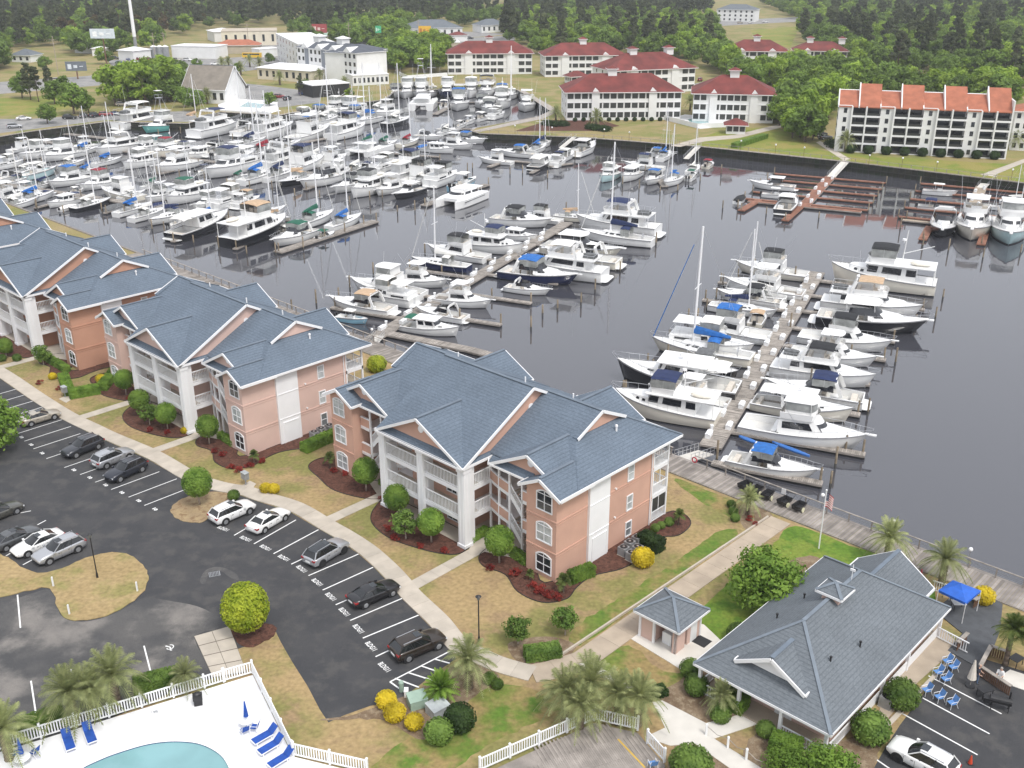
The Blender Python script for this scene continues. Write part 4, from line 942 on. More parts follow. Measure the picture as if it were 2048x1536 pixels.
@proto
def trawler(r):
    h = Hull(12.5, 4.3, 2.4, 1.35, rake=.07, fine=2.8, stern=.88); h.shell(r); h.deck(r, .0, camber=.1)
    house(r, 'cabin', -3.9, 2.4, 1.7, 1.4, 1.35, 3.15, .5, .1, .1, .4, wins=((0, 2), (3, 5), (5, 7), (8, 10)), wz=(.42, .85))
    house(r, 'trunk', 1.8, 4.4, 1.4, .9, 1.7, 2.5, .4, 0, .15, .4, front=False, wins=((2, 4), (6, 8)), wz=(.35, .75))
    mb = MB(); mb.box(-6.0, 2.1, -1.85, 1.85, 3.15, 3.25); mb.build('boat_deck', M['gelcoat'], r)
    fly(r, -1.2, 1.9, 1.6, 1.4, 3.25, .75); bimini(r, -1.4, 1.6, 1.55, 4.0, 5.1, sides='vinyl_clear')
    mb = MB(); mb.tube((-2.0, 0, 3.25), (-2.2, 0, 7.2), .07, .05, 8); mb.build('mast', M['gelcoat'], r)
    mb = MB(); mb.tube((-2.1, 0, 4.4), (-5.4, 0, 5.6), .05, .04, 6); mb.build('boom', M['gelcoat'], r); radar(r, -1.9, 5.6)
    mb = MB(); mb.ball((-4.2, .5, 3.5), 1.3, .55, .3, 10, 6); mb.build('dinghy', M['gelcoat_cream'], r)
    for sg in (-1, 1):
        mb = MB(); mb.tube((-5.9, sg*1.75, 1.35), (-5.9, sg*1.75, 3.2), .05, .05, 6); mb.build('post', M['gelcoat'], r)
    h.rail(r, .35, h=.75)
@proto
def downeast(r):
    h = Hull(12, 3.9, 2.1, 1.05, rake=.08, fine=2.2, stern=.86); h.shell(r); h.deck(r, .35, camber=.12); h.cockpit(r, .35, .65, .25); h.swim(r, .8)
    house(r, 'cabin', -2.2, 2.2, 1.6, 1.25, 1.25, 2.9, .8, -.2, .12, .4, wins=((1, 4), (5, 7), (7, 9)), wz=(.42, .84))
    house(r, 'trunk', 1.4, 4.4, 1.2, .6, 1.5, 2.05, .6, 0, .2, .5, front=False, wins=((3, 6),), wz=(.4, .7))
    mb = MB(); mb.box(-3.2, 1.7, -1.6, 1.6, 2.9, 2.99); mb.build('cabin_roof', M['gelcoat'], r)
    radar(r, -.4, 2.99); h.rail(r, .45, h=.6); antenna(r, -1, 1.2, 3.0)
    mb = MB(); mb.box(-5.4, -4.9, -1.2, 1.2, .5, 1.0); mb.build('bench', M['upholstery'], r)
    bimini(r, -5.0, -3.2, 1.4, 1.4, 2.9, name='awning')
def sail_rig(r, L, deckz, mastx, canvas=True):
    mh = L*1.25; mb = MB(); mb.tube((mastx, 0, deckz), (mastx-.15, 0, mh), .14, .1, 8); m_ = mb.build('mast', M['white'], r)
    mb = MB(); mb.tube((mastx-.07, -1.1, mh*.55), (mastx-.07, 1.1, mh*.55), .035, .035, 5); mb.build('spreader', M['white'], m_)
    mb = MB()
    for p, q in (((L/2-.1, 0, 1.3), (mastx-.15, 0, mh-.1)), ((-L/2+.2, 0, 1.0), (mastx-.15, 0, mh)), ((mastx-.3, -L*.145, 1.1), (mastx-.07, -1.1, mh*.55)), ((mastx-.3, L*.145, 1.1), (mastx-.07, 1.1, mh*.55)), ((mastx-.07, -1.1, mh*.55), (mastx-.15, 0, mh)), ((mastx-.07, 1.1, mh*.55), (mastx-.15, 0, mh))): mb.tube(p, q, .012, .012, 3, False)
    mb.build('stays', M['steel'], m_)
    bz = deckz+1.1; mb = MB(); mb.tube((mastx-.1, 0, bz), (mastx-L*.36, 0, bz+.05), .07, .07, 6); b_ = mb.build('boom', M['white'], r)
    mb = MB(); rg = []
    for i in range(7):
        t = i/6; x = mastx-.0-L*.36*t; hh = .62*(1-t)**.8+.18; rg.append([(x, -.17, bz), (x, -.12, bz+hh*.6), (x, 0, bz+hh), (x, .12, bz+hh*.6), (x, .17, bz), (x, 0, bz-.14)])
    mb.loft(rg); mb.build('sail_cover', M['canvas'], b_)
    mb = MB(); mb.tube((L/2-.15, 0, 1.5), (mastx+L*.06, 0, mh*.86), .06, .04, 6); mb.build('furled_jib', M['furl'], m_)
M['furl'] = mat('furl', (.70,.70,.68), .8, .05, 1)
@proto
def sail(r):
    h = Hull(11, 3.3, 1.45, 1.05, rake=.1, fine=1.9, stern=.74); h.shell(r); h.deck(r, .38, camber=.1); h.cockpit(r, .38, .55, .45)
    house(r, 'cabin', -1.6, 2.6, 1.1, .7, 1.1, 1.62, .7, 0, .18, .5, front=False, wins=((2, 4), (5, 7), (8, 9)), wz=(.35, .75))
    sail_rig(r, 11, 1.5, .9)
    bimini(r, -2.2, -.9, 1.05, 1.2, 2.35, name='dodger', sides='vinyl_clear'); h.rail(r, .12, h=.55, pulpit=.15)
    mb = MB(); mb.tube((-3.9, 0, .55), (-3.9, 0, 1.3), .06); mb.tube((-3.95, -.0, 1.3), (-3.9, 0, 1.3), .42, .42, 12); mb.build('wheel', M['steel'], r)
@proto
def sailcat(r):
    for s_ in (-1, 1):
        mb = MB(); rg = []
        for i in range(11):
            t = i/10; x = -6.2+12.4*t; b = .75*(1-max(0, (t-.5)/.5)**2.2)+.02; rg.append([(x, s_*2.6-b, 1.35), (x, s_*2.6-b*.8, .2), (x, s_*2.6, -.5), (x, s_*2.6+b*.8, .2), (x, s_*2.6+b, 1.35)])
        mb.loft(rg, cap=True); mb.build('hull', M['hull_paint'], r, smooth=False)
    mb = MB(); mb.box(-5.4, 2.8, -2.6, 2.6, .95, 1.45); mb.build('bridge_deck', M['gelcoat'], r)
    house(r, 'saloon', -2.6, 2.2, 2.2, 1.7, 1.45, 2.45, 1.0, .2, .35, .8, wins=((1, 4), (4, 7), (7, 10)), wz=(.35, .85))
    hardtop(r, -5.0, -1.8, 2.1, 2.75, 1.45); mb = MB(); mb.box(-6.1, -5.4, -2.6, 2.6, .9, 1.15); mb.build('aft_beam', M['gelcoat'], r)
    mb = MB(); mb.add([(2.8, -2.3, 1.3), (5.4, -2.3, 1.3), (5.4, 2.3, 1.3), (2.8, 2.3, 1.3)], [(0,1,2,3)]); mb.build('trampoline', CANV['grey'], r); sail_rig(r, 12.4, 2.4, .6)
@proto
def powercat(r):
    for s_ in (-1, 1):
        mb = MB(); rg = []
        for i in range(11):
            t = i/10; x = -6.5+13*t; b = .95*(1-max(0, (t-.55)/.45)**2.2)+.02; rg.append([(x, s_*2.2-b, 1.7), (x, s_*2.2-b*.85, .2), (x, s_*2.2, -.5), (x, s_*2.2+b*.85, .2), (x, s_*2.2+b, 1.7)])
        mb.loft(rg, cap=True); o = mb.build('hull', M['hull_paint'], r)
        mb = MB(); mb.box(-4.5, 4.0, s_*3.1-.02, s_*3.1+.06, 1.2, 1.32); mb.build('stripe', M['bottom_paint'], o)
    mb = MB(); mb.box(-5.8, 4.2, -2.4, 2.4, 1.2, 1.8); mb.build('bridge_deck', M['gelcoat'], r)
    house(r, 'saloon', -3.4, 3.2, 2.3, 1.8, 1.8, 2.9, 1.1, .2, .3, .9, wins=((0, 2), (2, 4), (5, 7), (7, 9)), wz=(.4, .85))
    hardtop(r, -5.6, -3.2, 2.2, 2.85, 1.8); mb = MB(); mb.box(-2.5, 1.4, -1.6, 1.6, 2.9, 3.3); mb.build('flybridge', M['gelcoat'], r)
@proto
def console(r):
    h = Hull(8, 2.6, 1.35, .95, rake=.12, fine=2.2, stern=.92, boot=.1); h.shell(r); h.cockpit(r, .9, .5, .2)
    h.deck(r, .82, ins=.98)
    mb = MB(); mb.box(-.7, .5, -.45, .45, .4, 1.5); mb.build('console', M['gelcoat'], r); mb = MB(); mb.add([(.5, -.45, 1.5), (.3, -.42, 2.0), (.3, .42, 2.0), (.5, .45, 1.5)], [(0,1,2,3)]); mb.build('windscreen', M['boat_glass'], r)
    seats(r, ((-1.3, 0),), .4)
    mb = MB(); a = ring(-1.7, .9, .95, .85, .3, 4, 6); mb.loft([[(x, y, 2.6) for x, y in a], [(x, y, 2.68) for x, y in a]]); o = mb.build('t_top', M['canvas'], r)
    for x in (-1.2, .4):
        for y in (-.6, .6): mb = MB(); mb.tube((x, y, .5), (x, y, 2.6), .03); mb.build('post', M['steel'], o)
    for y in (-.4, .4):
        mb = MB(); mb.box(-4.5, -4.05, y-.2, y+.2, .9, 1.55); mb.box(-4.35, -4.2, y-.08, y+.08, -.3, .9); mb.build('outboard', M['black_metal'], r)
@proto
def runabout(r):
    h = Hull(6, 2.2, .95, .75, rake=.1, fine=2.4, stern=.94, boot=.08); h.shell(r); h.deck(r, .55, camber=.1); h.cockpit(r, .55, .45, .15)
    mb = MB(); a = ring(-.5, .5, .9, .7, .3, 4, 6); b = ring(-.4, .2, .82, .6, .25, 4, 6); mb.loft([[(x, y, .85) for x, y in a], [(x, y, 1.25) for x, y in b]], cap=False, closed=False); mb.build('windscreen', M['boat_glass'], r)
    seats(r, ((-.9, -.45), (-.9, .45)), .3); mb = MB(); mb.box(-3.45, -3.0, -.22, .22, .6, 1.2); mb.build('outboard', M['black_metal'], r)
    bimini(r, -1.9, 0, .95, .8, 2.0)
@proto
def covered(r):
    h = Hull(7.5, 2.5, 1.1, .85, rake=.1, fine=2.3, stern=.92, boot=.1); h.shell(r)
    mb = MB(); rg = []
    for i in range(9):
        t = i/8; x = h.x(t)*.99; b = h.b(t)*1.01; z = h.z(t); k = .75*math.sin(math.pi*min(1, .2+t*.85)); rg.append([(x, -b, z-.1), (x, -b*.7, z+k*.55), (x, 0, z+k), (x, b*.7, z+k*.55), (x, b, z-.1)])
    mb.loft(rg, cap=True, closed=False); mb.build('cover', M['canvas'], r, smooth=True)
    mb = MB(); mb.box(-4.1, -3.7, -.25, .25, .6, 1.3); mb.build('outboard', M['black_metal'], r)
BLEN = dict(sportfish=14, sportfish_tower=14, sportfish_canvas=14, sportfish_closed=14, express=11.5, express_hard=11.5, express_open=11.5, motoryacht=15, sundeck=12.5, trawler=12.5, downeast=12, sail=11, sailcat=12.4, powercat=13, console=8, runabout=6, covered=7.5)
BDESC = dict(sportfish='sport fishing yacht with flybridge hardtop', sportfish_tower='sport fishing yacht with tall pipe tower', sportfish_canvas='flybridge cruiser with {c} bimini', sportfish_closed='convertible yacht with enclosed flybridge',
             express='express cruiser with {c} bimini', express_hard='hardtop express cruiser', express_open='open express cruiser with radar arch', motoryacht='two-deck motor yacht with {c} bimini', sundeck='sundeck cruiser with {c} bimini',
             trawler='trawler yacht with {c} bimini', downeast='downeast cabin boat with {c} awning', sail='sailing yacht with {c} sail cover', sailcat='sailing catamaran with {c} sail cover', powercat='power catamaran', console='centre console boat with {c} top', runabout='small runabout with {c} bimini', covered='small boat under {c} cover')
BCAT = dict(sail='sailboat', sailcat='catamaran', powercat='catamaran')
def place_boat(kind, x1, y1, x2, y2, hull, canvas, snap, where, idx, short=False):
    """stern and bow pixels at the waterline; heading snapped to the berth direction"""
    a, b = G(x1, y1, WZ), G(x2, y2, WZ); d = b-a; L = max(d.length, 3); hd = math.degrees(math.atan2(d.x, d.y))
    if snap is not None:
        k = round((hd-snap)/90); hd = snap+90*k+rng.uniform(-2, 2)
    L0 = BLEN[kind]; sc = max(.72, min(1.4, L/L0)) if not short else L/L0
    if PROTO[kind] is None: src = thing('boat', 'x', 'boat'); BUILD[kind](src); PROTO[kind] = src
    sw = {'hull_paint': HULL[hull], 'canvas': CANV[canvas]}
    if kind == 'sail' and canvas == 'blue' and hull == 'cream': sw['furl'] = CANV['blue']
    o = dup(PROTO[kind], None, sw)
    o.location = (a+b)*.5 + Vector((0, 0, 0)); o.rotation_euler = (0, 0, math.pi/2-R(hd)); o.scale = (sc*1.03, sc*1.1, sc*1.06)
    nm = {'sail': 'sailboat', 'sailcat': 'catamaran', 'powercat': 'catamaran', 'covered': 'covered_boat', 'console': 'fishing_boat', 'runabout': 'runabout'}.get(kind, 'motor_yacht'); o.name = nm
    hn = {'lightblue': 'light blue', 'paleblue': 'pale blue', 'teal': 'teal green'}.get(hull, hull)
    tag(o, '%s %s, %s %s' % (hn, BDESC[kind].format(c=canvas), ordn(idx), where[0]), BCAT.get(kind, 'boat'), where[1])
    return o
# ---------------------------------------------------------------- docks
def P3(x, y): return G(x, y, DZ)
def dock(name, pts, width, label, m='wood', plank=.22, cat='dock', group=None, h=.35, z=None, parent=None, edge='wood_grey'):
    """floating timber dock: planks (one part), side fascia, float below"""
    z = DZ if z is None else z
    r = parent or thing(name, label, cat, (pts[0].x, pts[0].y, z), 0, group); o = Vector((pts[0].x, pts[0].y, 0)); pk = MB(); fa = MB(); fl = MB()
    for a, b in zip(pts, pts[1:]):
        a = Vector((a.x, a.y, 0))-o; b = Vector((b.x, b.y, 0))-o; d = (b-a).normalized(); nr = Vector((-d.y, d.x, 0)); L = (b-a).length; n = max(1, int(L/plank))
        for i in range(n):
            s0, s1 = L*i/n, L*(i+1)/n-.025; w0 = width/2+rng.uniform(-.03, .03); zz = rng.uniform(-.012, .012)
            pk.add([a+d*s0-nr*w0+Vector((0,0,zz)), a+d*s1-nr*w0+Vector((0,0,zz)), a+d*s1+nr*w0+Vector((0,0,zz)), a+d*s0+nr*w0+Vector((0,0,zz))], [(0,1,2,3)])
        for sg in (-1, 1): fa.bar(a+nr*sg*(width/2+.04)+Vector((0,0,-.14)), b+nr*sg*(width/2+.04)+Vector((0,0,-.14)), .08, .24)
        for q in (a, b): fa.bar(q-nr*width/2+Vector((0,0,-.14)), q+nr*width/2+Vector((0,0,-.14)), .08, .24)
        fl.bar(a+Vector((0,0,-.36)), b+Vector((0,0,-.36)), width*.86, .36)
    o1 = pk.build('planks', M[m], r, kind='stuff'); fa.build('fascia', M[edge], r); fl.build('float', M['dark'], r)
    return r
PILES = []
def pile(p, h=2.1, cap=False): PILES.append((p, h))
pm = MB(); pm.tube((0, 0, 0), (0, 0, 1), .15, .135, 8); PILE_ME = pm.mesh('pile', True); PILE_ME.materials.append(M['pile'])
pm = MB(); pm.tube((0, 0, -2.2), (0, 0, .55), .153, .153, 8); WET_ME = pm.mesh('wet_foot', True); WET_ME.materials.append(M['pile_wet'])
bm_ = MB(); bm_.box(-.75, .75, -.32, .32, 0, .5); bm_.add([(-.78, -.35, .5), (.78, -.35, .5), (.78, .35, .56), (-.78, .35, .56), (-.78, 0, .66), (.78, 0, .66)], [(0,1,5,4),(4,5,2,3),(0,4,3),(1,2,5)]); BOX_ME = bm_.mesh('dock_box'); BOX_ME.materials.append(M['white_vinyl'])
bm_ = MB(); bm_.box(-.16, .16, -.16, .16, 0, .85); bm_.box(-.2, .2, -.2, .2, .85, 1.0); PED_ME = bm_.mesh('pedestal'); PED_ME.materials.append(M['white_vinyl'])
# --- right dock
d1a, d1b = P3(1425, 885), P3(1632, 548); D1 = (d1b-d1a).normalized(); N1 = Vector((D1.y, -D1.x, 0))
dock('floating_dock', [d1a-D1*1.0, d1b+D1*1.5], 2.6, 'long weathered timber dock on the right running out between two rows of yachts')
def fingers(a, d, n, spots, side, ln, w, where, label):
    for i, s in enumerate(spots):
        l = ln[i] if isinstance(ln, list) else ln
        p = a + d*s + n*side*1.25; q = p + n*side*l
        dock('finger_pier', [p, q], w, '%s, %s %s' % (label, ordn(i), where), 'wood', group='finger piers')
        pile(Vector((q.x, q.y, WZ)) - n*side*.3 + d*(w/2+.12)); pile(Vector((p.lerp(q, .45).x, p.lerp(q, .45).y, WZ)) + d*(w/2+.12), 1.9)
fingers(d1a, D1, N1, [-5.0, 4.4, 16, 27, 37.5, 46, 55, 64, 73.5], 1, [12.5, 16, 14, 14, 15, 15.5, 18, 18.5, 18], 1.1, 'from shore on right side', 'narrow finger pier off right dock')
fingers(d1a, D1, N1, [10, 21, 32, 43, 54, 65], -1, 14, 1.0, 'from shore on left side', 'narrow finger pier off right dock')
# --- middle dock
d2a, d2b = P3(752, 672), P3(1128, 448); D2 = (d2b-d2a).normalized(); N2 = Vector((D2.y, -D2.x, 0))
dock('floating_dock', [d2a-D2*1, d2b+D2*2], 2.4, 'timber dock in the middle running out behind the salmon apartment block')
dock('floating_dock', [P3(768, 664), P3(940, 698), P3(1000, 714)], 1.8, 'plank walkway along the near sea wall joining the middle dock', 'wood')
fingers(d2a, D2, N2, [13, 25, 37, 49, 60, 70], 1, 14, 1.0, 'from shore on right side', 'narrow finger pier off middle dock')
fingers(d2a, D2, N2, [9, 21, 34, 46, 58], -1, 13, 1.0, 'from shore on left side', 'narrow finger pier off middle dock')
# --- left marina docks run across; finger heads seen in the photo
HL = R(28); LA = Vector((math.cos(HL), -math.sin(HL), 0)); LF = Vector((math.sin(HL), math.cos(HL), 0))
for i, (a, b, lab) in enumerate((((470, 436), 95, 'front'), ((660, 350), 150, 'second'), ((430, 300), 120, 'third'))):
    p = P3(*a); dock('floating_dock', [p-LA*b, p+LA*(14 if i == 0 else 26 if i == 1 else 10)], 2.2, 'long timber dock of the left marina, %s row from the camera' % lab, group='left marina docks')
PLAB = ['wide grey end pier at the near right corner of the left marina', 'weathered pier beside the white power catamaran', 'grey pier at the right end of the rear boat row', 'narrow finger pier beside the black-hulled cabin boat', 'narrow finger pier beside the black-hulled trawler', 'short finger pier among the front row sailboats', 'finger pier beside the flybridge boat in the third row', 'low finger pier beside the black-hulled sailboat at left', 'finger pier beside the open express cruiser in the third row', 'short finger pier beside the navy-topped sundeck cruiser']
for i, (a, b, w_) in enumerate((((555, 503), (750, 441), 2.2), ((847, 410), (974, 368), 1.9), ((580, 289), (672, 272), 1.8), ((455, 437), (345, 482), 1.0), ((565, 448), (470, 497), 1.0), ((262, 402), (210, 425), .9), ((395, 329), (318, 347), 1.0), ((160, 392), (70, 415), .9), ((700, 345), (610, 378), 1.1), ((490, 328), (420, 350), .9))):
    dock('finger_pier', [P3(*a), P3(*b)], w_, PLAB[i], group='left marina piers')
    for q in (a, b): pile(G(q[0]+3, q[1]+4, WZ), 2.2)
# --- centre and back docks
for i, (pts, w_, lab) in enumerate((([(770, 305), (878, 313)], 1.2, 'grey finger pier beside the sailing catamaran in mid marina'), ([(978, 333), (1012, 320), (1078, 326)], 1.4, 'bent pier under the far grassy bank, left of the steep gangway'), ([(1062, 345), (1092, 330)], 1.0, 'stub pier beside the dark-hulled launch'), ([(1100, 332), (1145, 326)], 1.0, 'stub pier at the foot of the left gangway'),
                                    ([(870, 228), (905, 210)], 2.0, 'angled pier in the small back basin'), ([(860, 205), (1020, 203)], 1.5, 'long pier across the small back basin'), ([(890, 256), (952, 258), (1000, 262)], 1.2, 'pier below the grassy point by the back basin'), ([(1330, 372), (1300, 335), (1280, 315)], 1.6, 'pier at the foot of the middle far gangway'))):
    dock('pier', [P3(*q) for q in pts], w_, lab)
# --- right-hand composite docks with long red finger piers
for (top, bot, lab, mm, fl) in (((1662, 352), (1607, 412), 'left', 'wood_red', 1), ((1963, 372), (1932, 452), 'right', 'concrete_tan', 1)):
    a, b = P3(*top), P3(*bot); d = (b-a).normalized(); n = Vector((-d.y, d.x, 0)); L = (b-a).length
    r = dock('floating_dock', [a, b], 2.6, 'reddish composite dock below the far lawn, %s of the two with long fingers' % lab, mm, group='composite docks')
    k = 0
    for side in (-1, 1):
        for i in range(5):
            p = a + d*(L*(i+.3)/4.6) + n*side*1.3; q = p + n*side*13
            dock('finger_pier', [p, q], .9, 'long red finger pier off %s composite dock, %s on %s side' % (lab, ordn(i), 'near' if side < 0 else 'far'), 'wood_red', group='red finger piers', edge='wood_red'); pile(Vector((q.x, q.y, WZ))+d*.6, 2.3)
    dock('cross_dock', [b-n*13, b+n*13], 1.5, 'cross head at the outer end of the %s composite dock' % lab, mm)
for a, b, lab in (((1606, 408), (1570, 440), 'red stub pier off the left composite dock beside a black-sterned boat'), ((1520, 398), (1482, 420), 'red stub pier at the left end of the left composite dock'), ((1860, 452), (1845, 478), 'red stub pier left of the dark-hulled launch'), ((1972, 460), (1962, 488), 'tan stub pier between the two big cruisers on the right')):
    dock('finger_pier', [P3(*a), P3(*b)], 1.5, lab, 'wood_red', edge='wood_red'); pile(G(b[0], b[1]+4, WZ))
# gangways from shore
def gangway(a, b, w_, label, m='grey_metal'):
    r = thing('gangway', label, 'gangway', a); d = b-a; nr = Vector((-d.y, d.x, 0)).normalized(); mb = MB()
    mb.bar((0,0,.05), d, w_, .1); mb.build('walkway', M['concrete_white'], r)
    for sg in (-1, 1):
        mb = MB(); o = nr*sg*w_/2; mb.path([o+Vector((0,0,1)), d+o+Vector((0,0,1))], .035, 5); mb.path([o+Vector((0,0,.55)), d+o+Vector((0,0,.55))], .025, 4)
        for k in range(7): q = d*(k/6)+o; mb.tube(q, q+Vector((0,0,1)), .03, .03, 4)
        mb.build('handrail', M['steel'], r)
gangway(BL(5.6, 28.1, .05), P3(1412, 905), 2.0, 'white metal gangway from the boardwalk down to the right dock')
gangway(G(1148, 275), G(1122, 296, DZ), 1.6, 'steep timber gangway below the grassy bank, leftmost on the far wall')
gangway(G(1398, 292), G(1372, 318, DZ), 1.6, 'steep gangway on the far wall, second from the left')
gangway(G(1692, 322), G(1662, 354, DZ), 2.2, 'long grey gangway down to the left composite dock')
gangway(G(1985, 352), G(1962, 376, DZ), 2.2, 'long grey gangway down to the right composite dock')
gangway(G(745, 690, .05), P3(760, 672), 1.4, 'short gangway from the near boardwalk to the middle dock')
# dock boxes and power pedestals
def boxes(a, d, n, w_, spots, where):
    for i, (s, side) in enumerate(spots):
        p = a + d*s + n*side*(w_/2-.45)
        o = obj('dock_box', BOX_ME, None, None, loc=(p.x, p.y, DZ), rz=math.atan2(d.y, d.x)); tag(o, 'white fibreglass dock box, %s from shore on %s' % (ordn(i), where), 'dock box', 'dock boxes')
        if i % 2 == 0:
            q = p + d*1.3; o = obj('power_pedestal', PED_ME, None, None, loc=(q.x, q.y, DZ)); tag(o, 'white power pedestal, %s from shore on %s' % (ordn(i//2), where), 'pedestal', 'power pedestals')
boxes(d1a, D1, N1, 2.6, [(3.5*i+1.5, 1 if i % 2 else -1) for i in range(22)], 'the right dock')
boxes(d2a, D2, N2, 2.4, [(4*i+3, 1 if i % 2 else -1) for i in range(17)], 'the middle dock')
for k, (top, bot, lab) in enumerate((((1662, 352), (1607, 412), 'left composite dock'), ((1963, 372), (1932, 452), 'right composite dock'))):
    a, b = P3(*top), P3(*bot); d = (b-a).normalized(); boxes(a, d, Vector((d.y, -d.x, 0)), 2.6, [(5*i+3, 1 if i % 2 else -1) for i in range(8)], 'the '+lab)
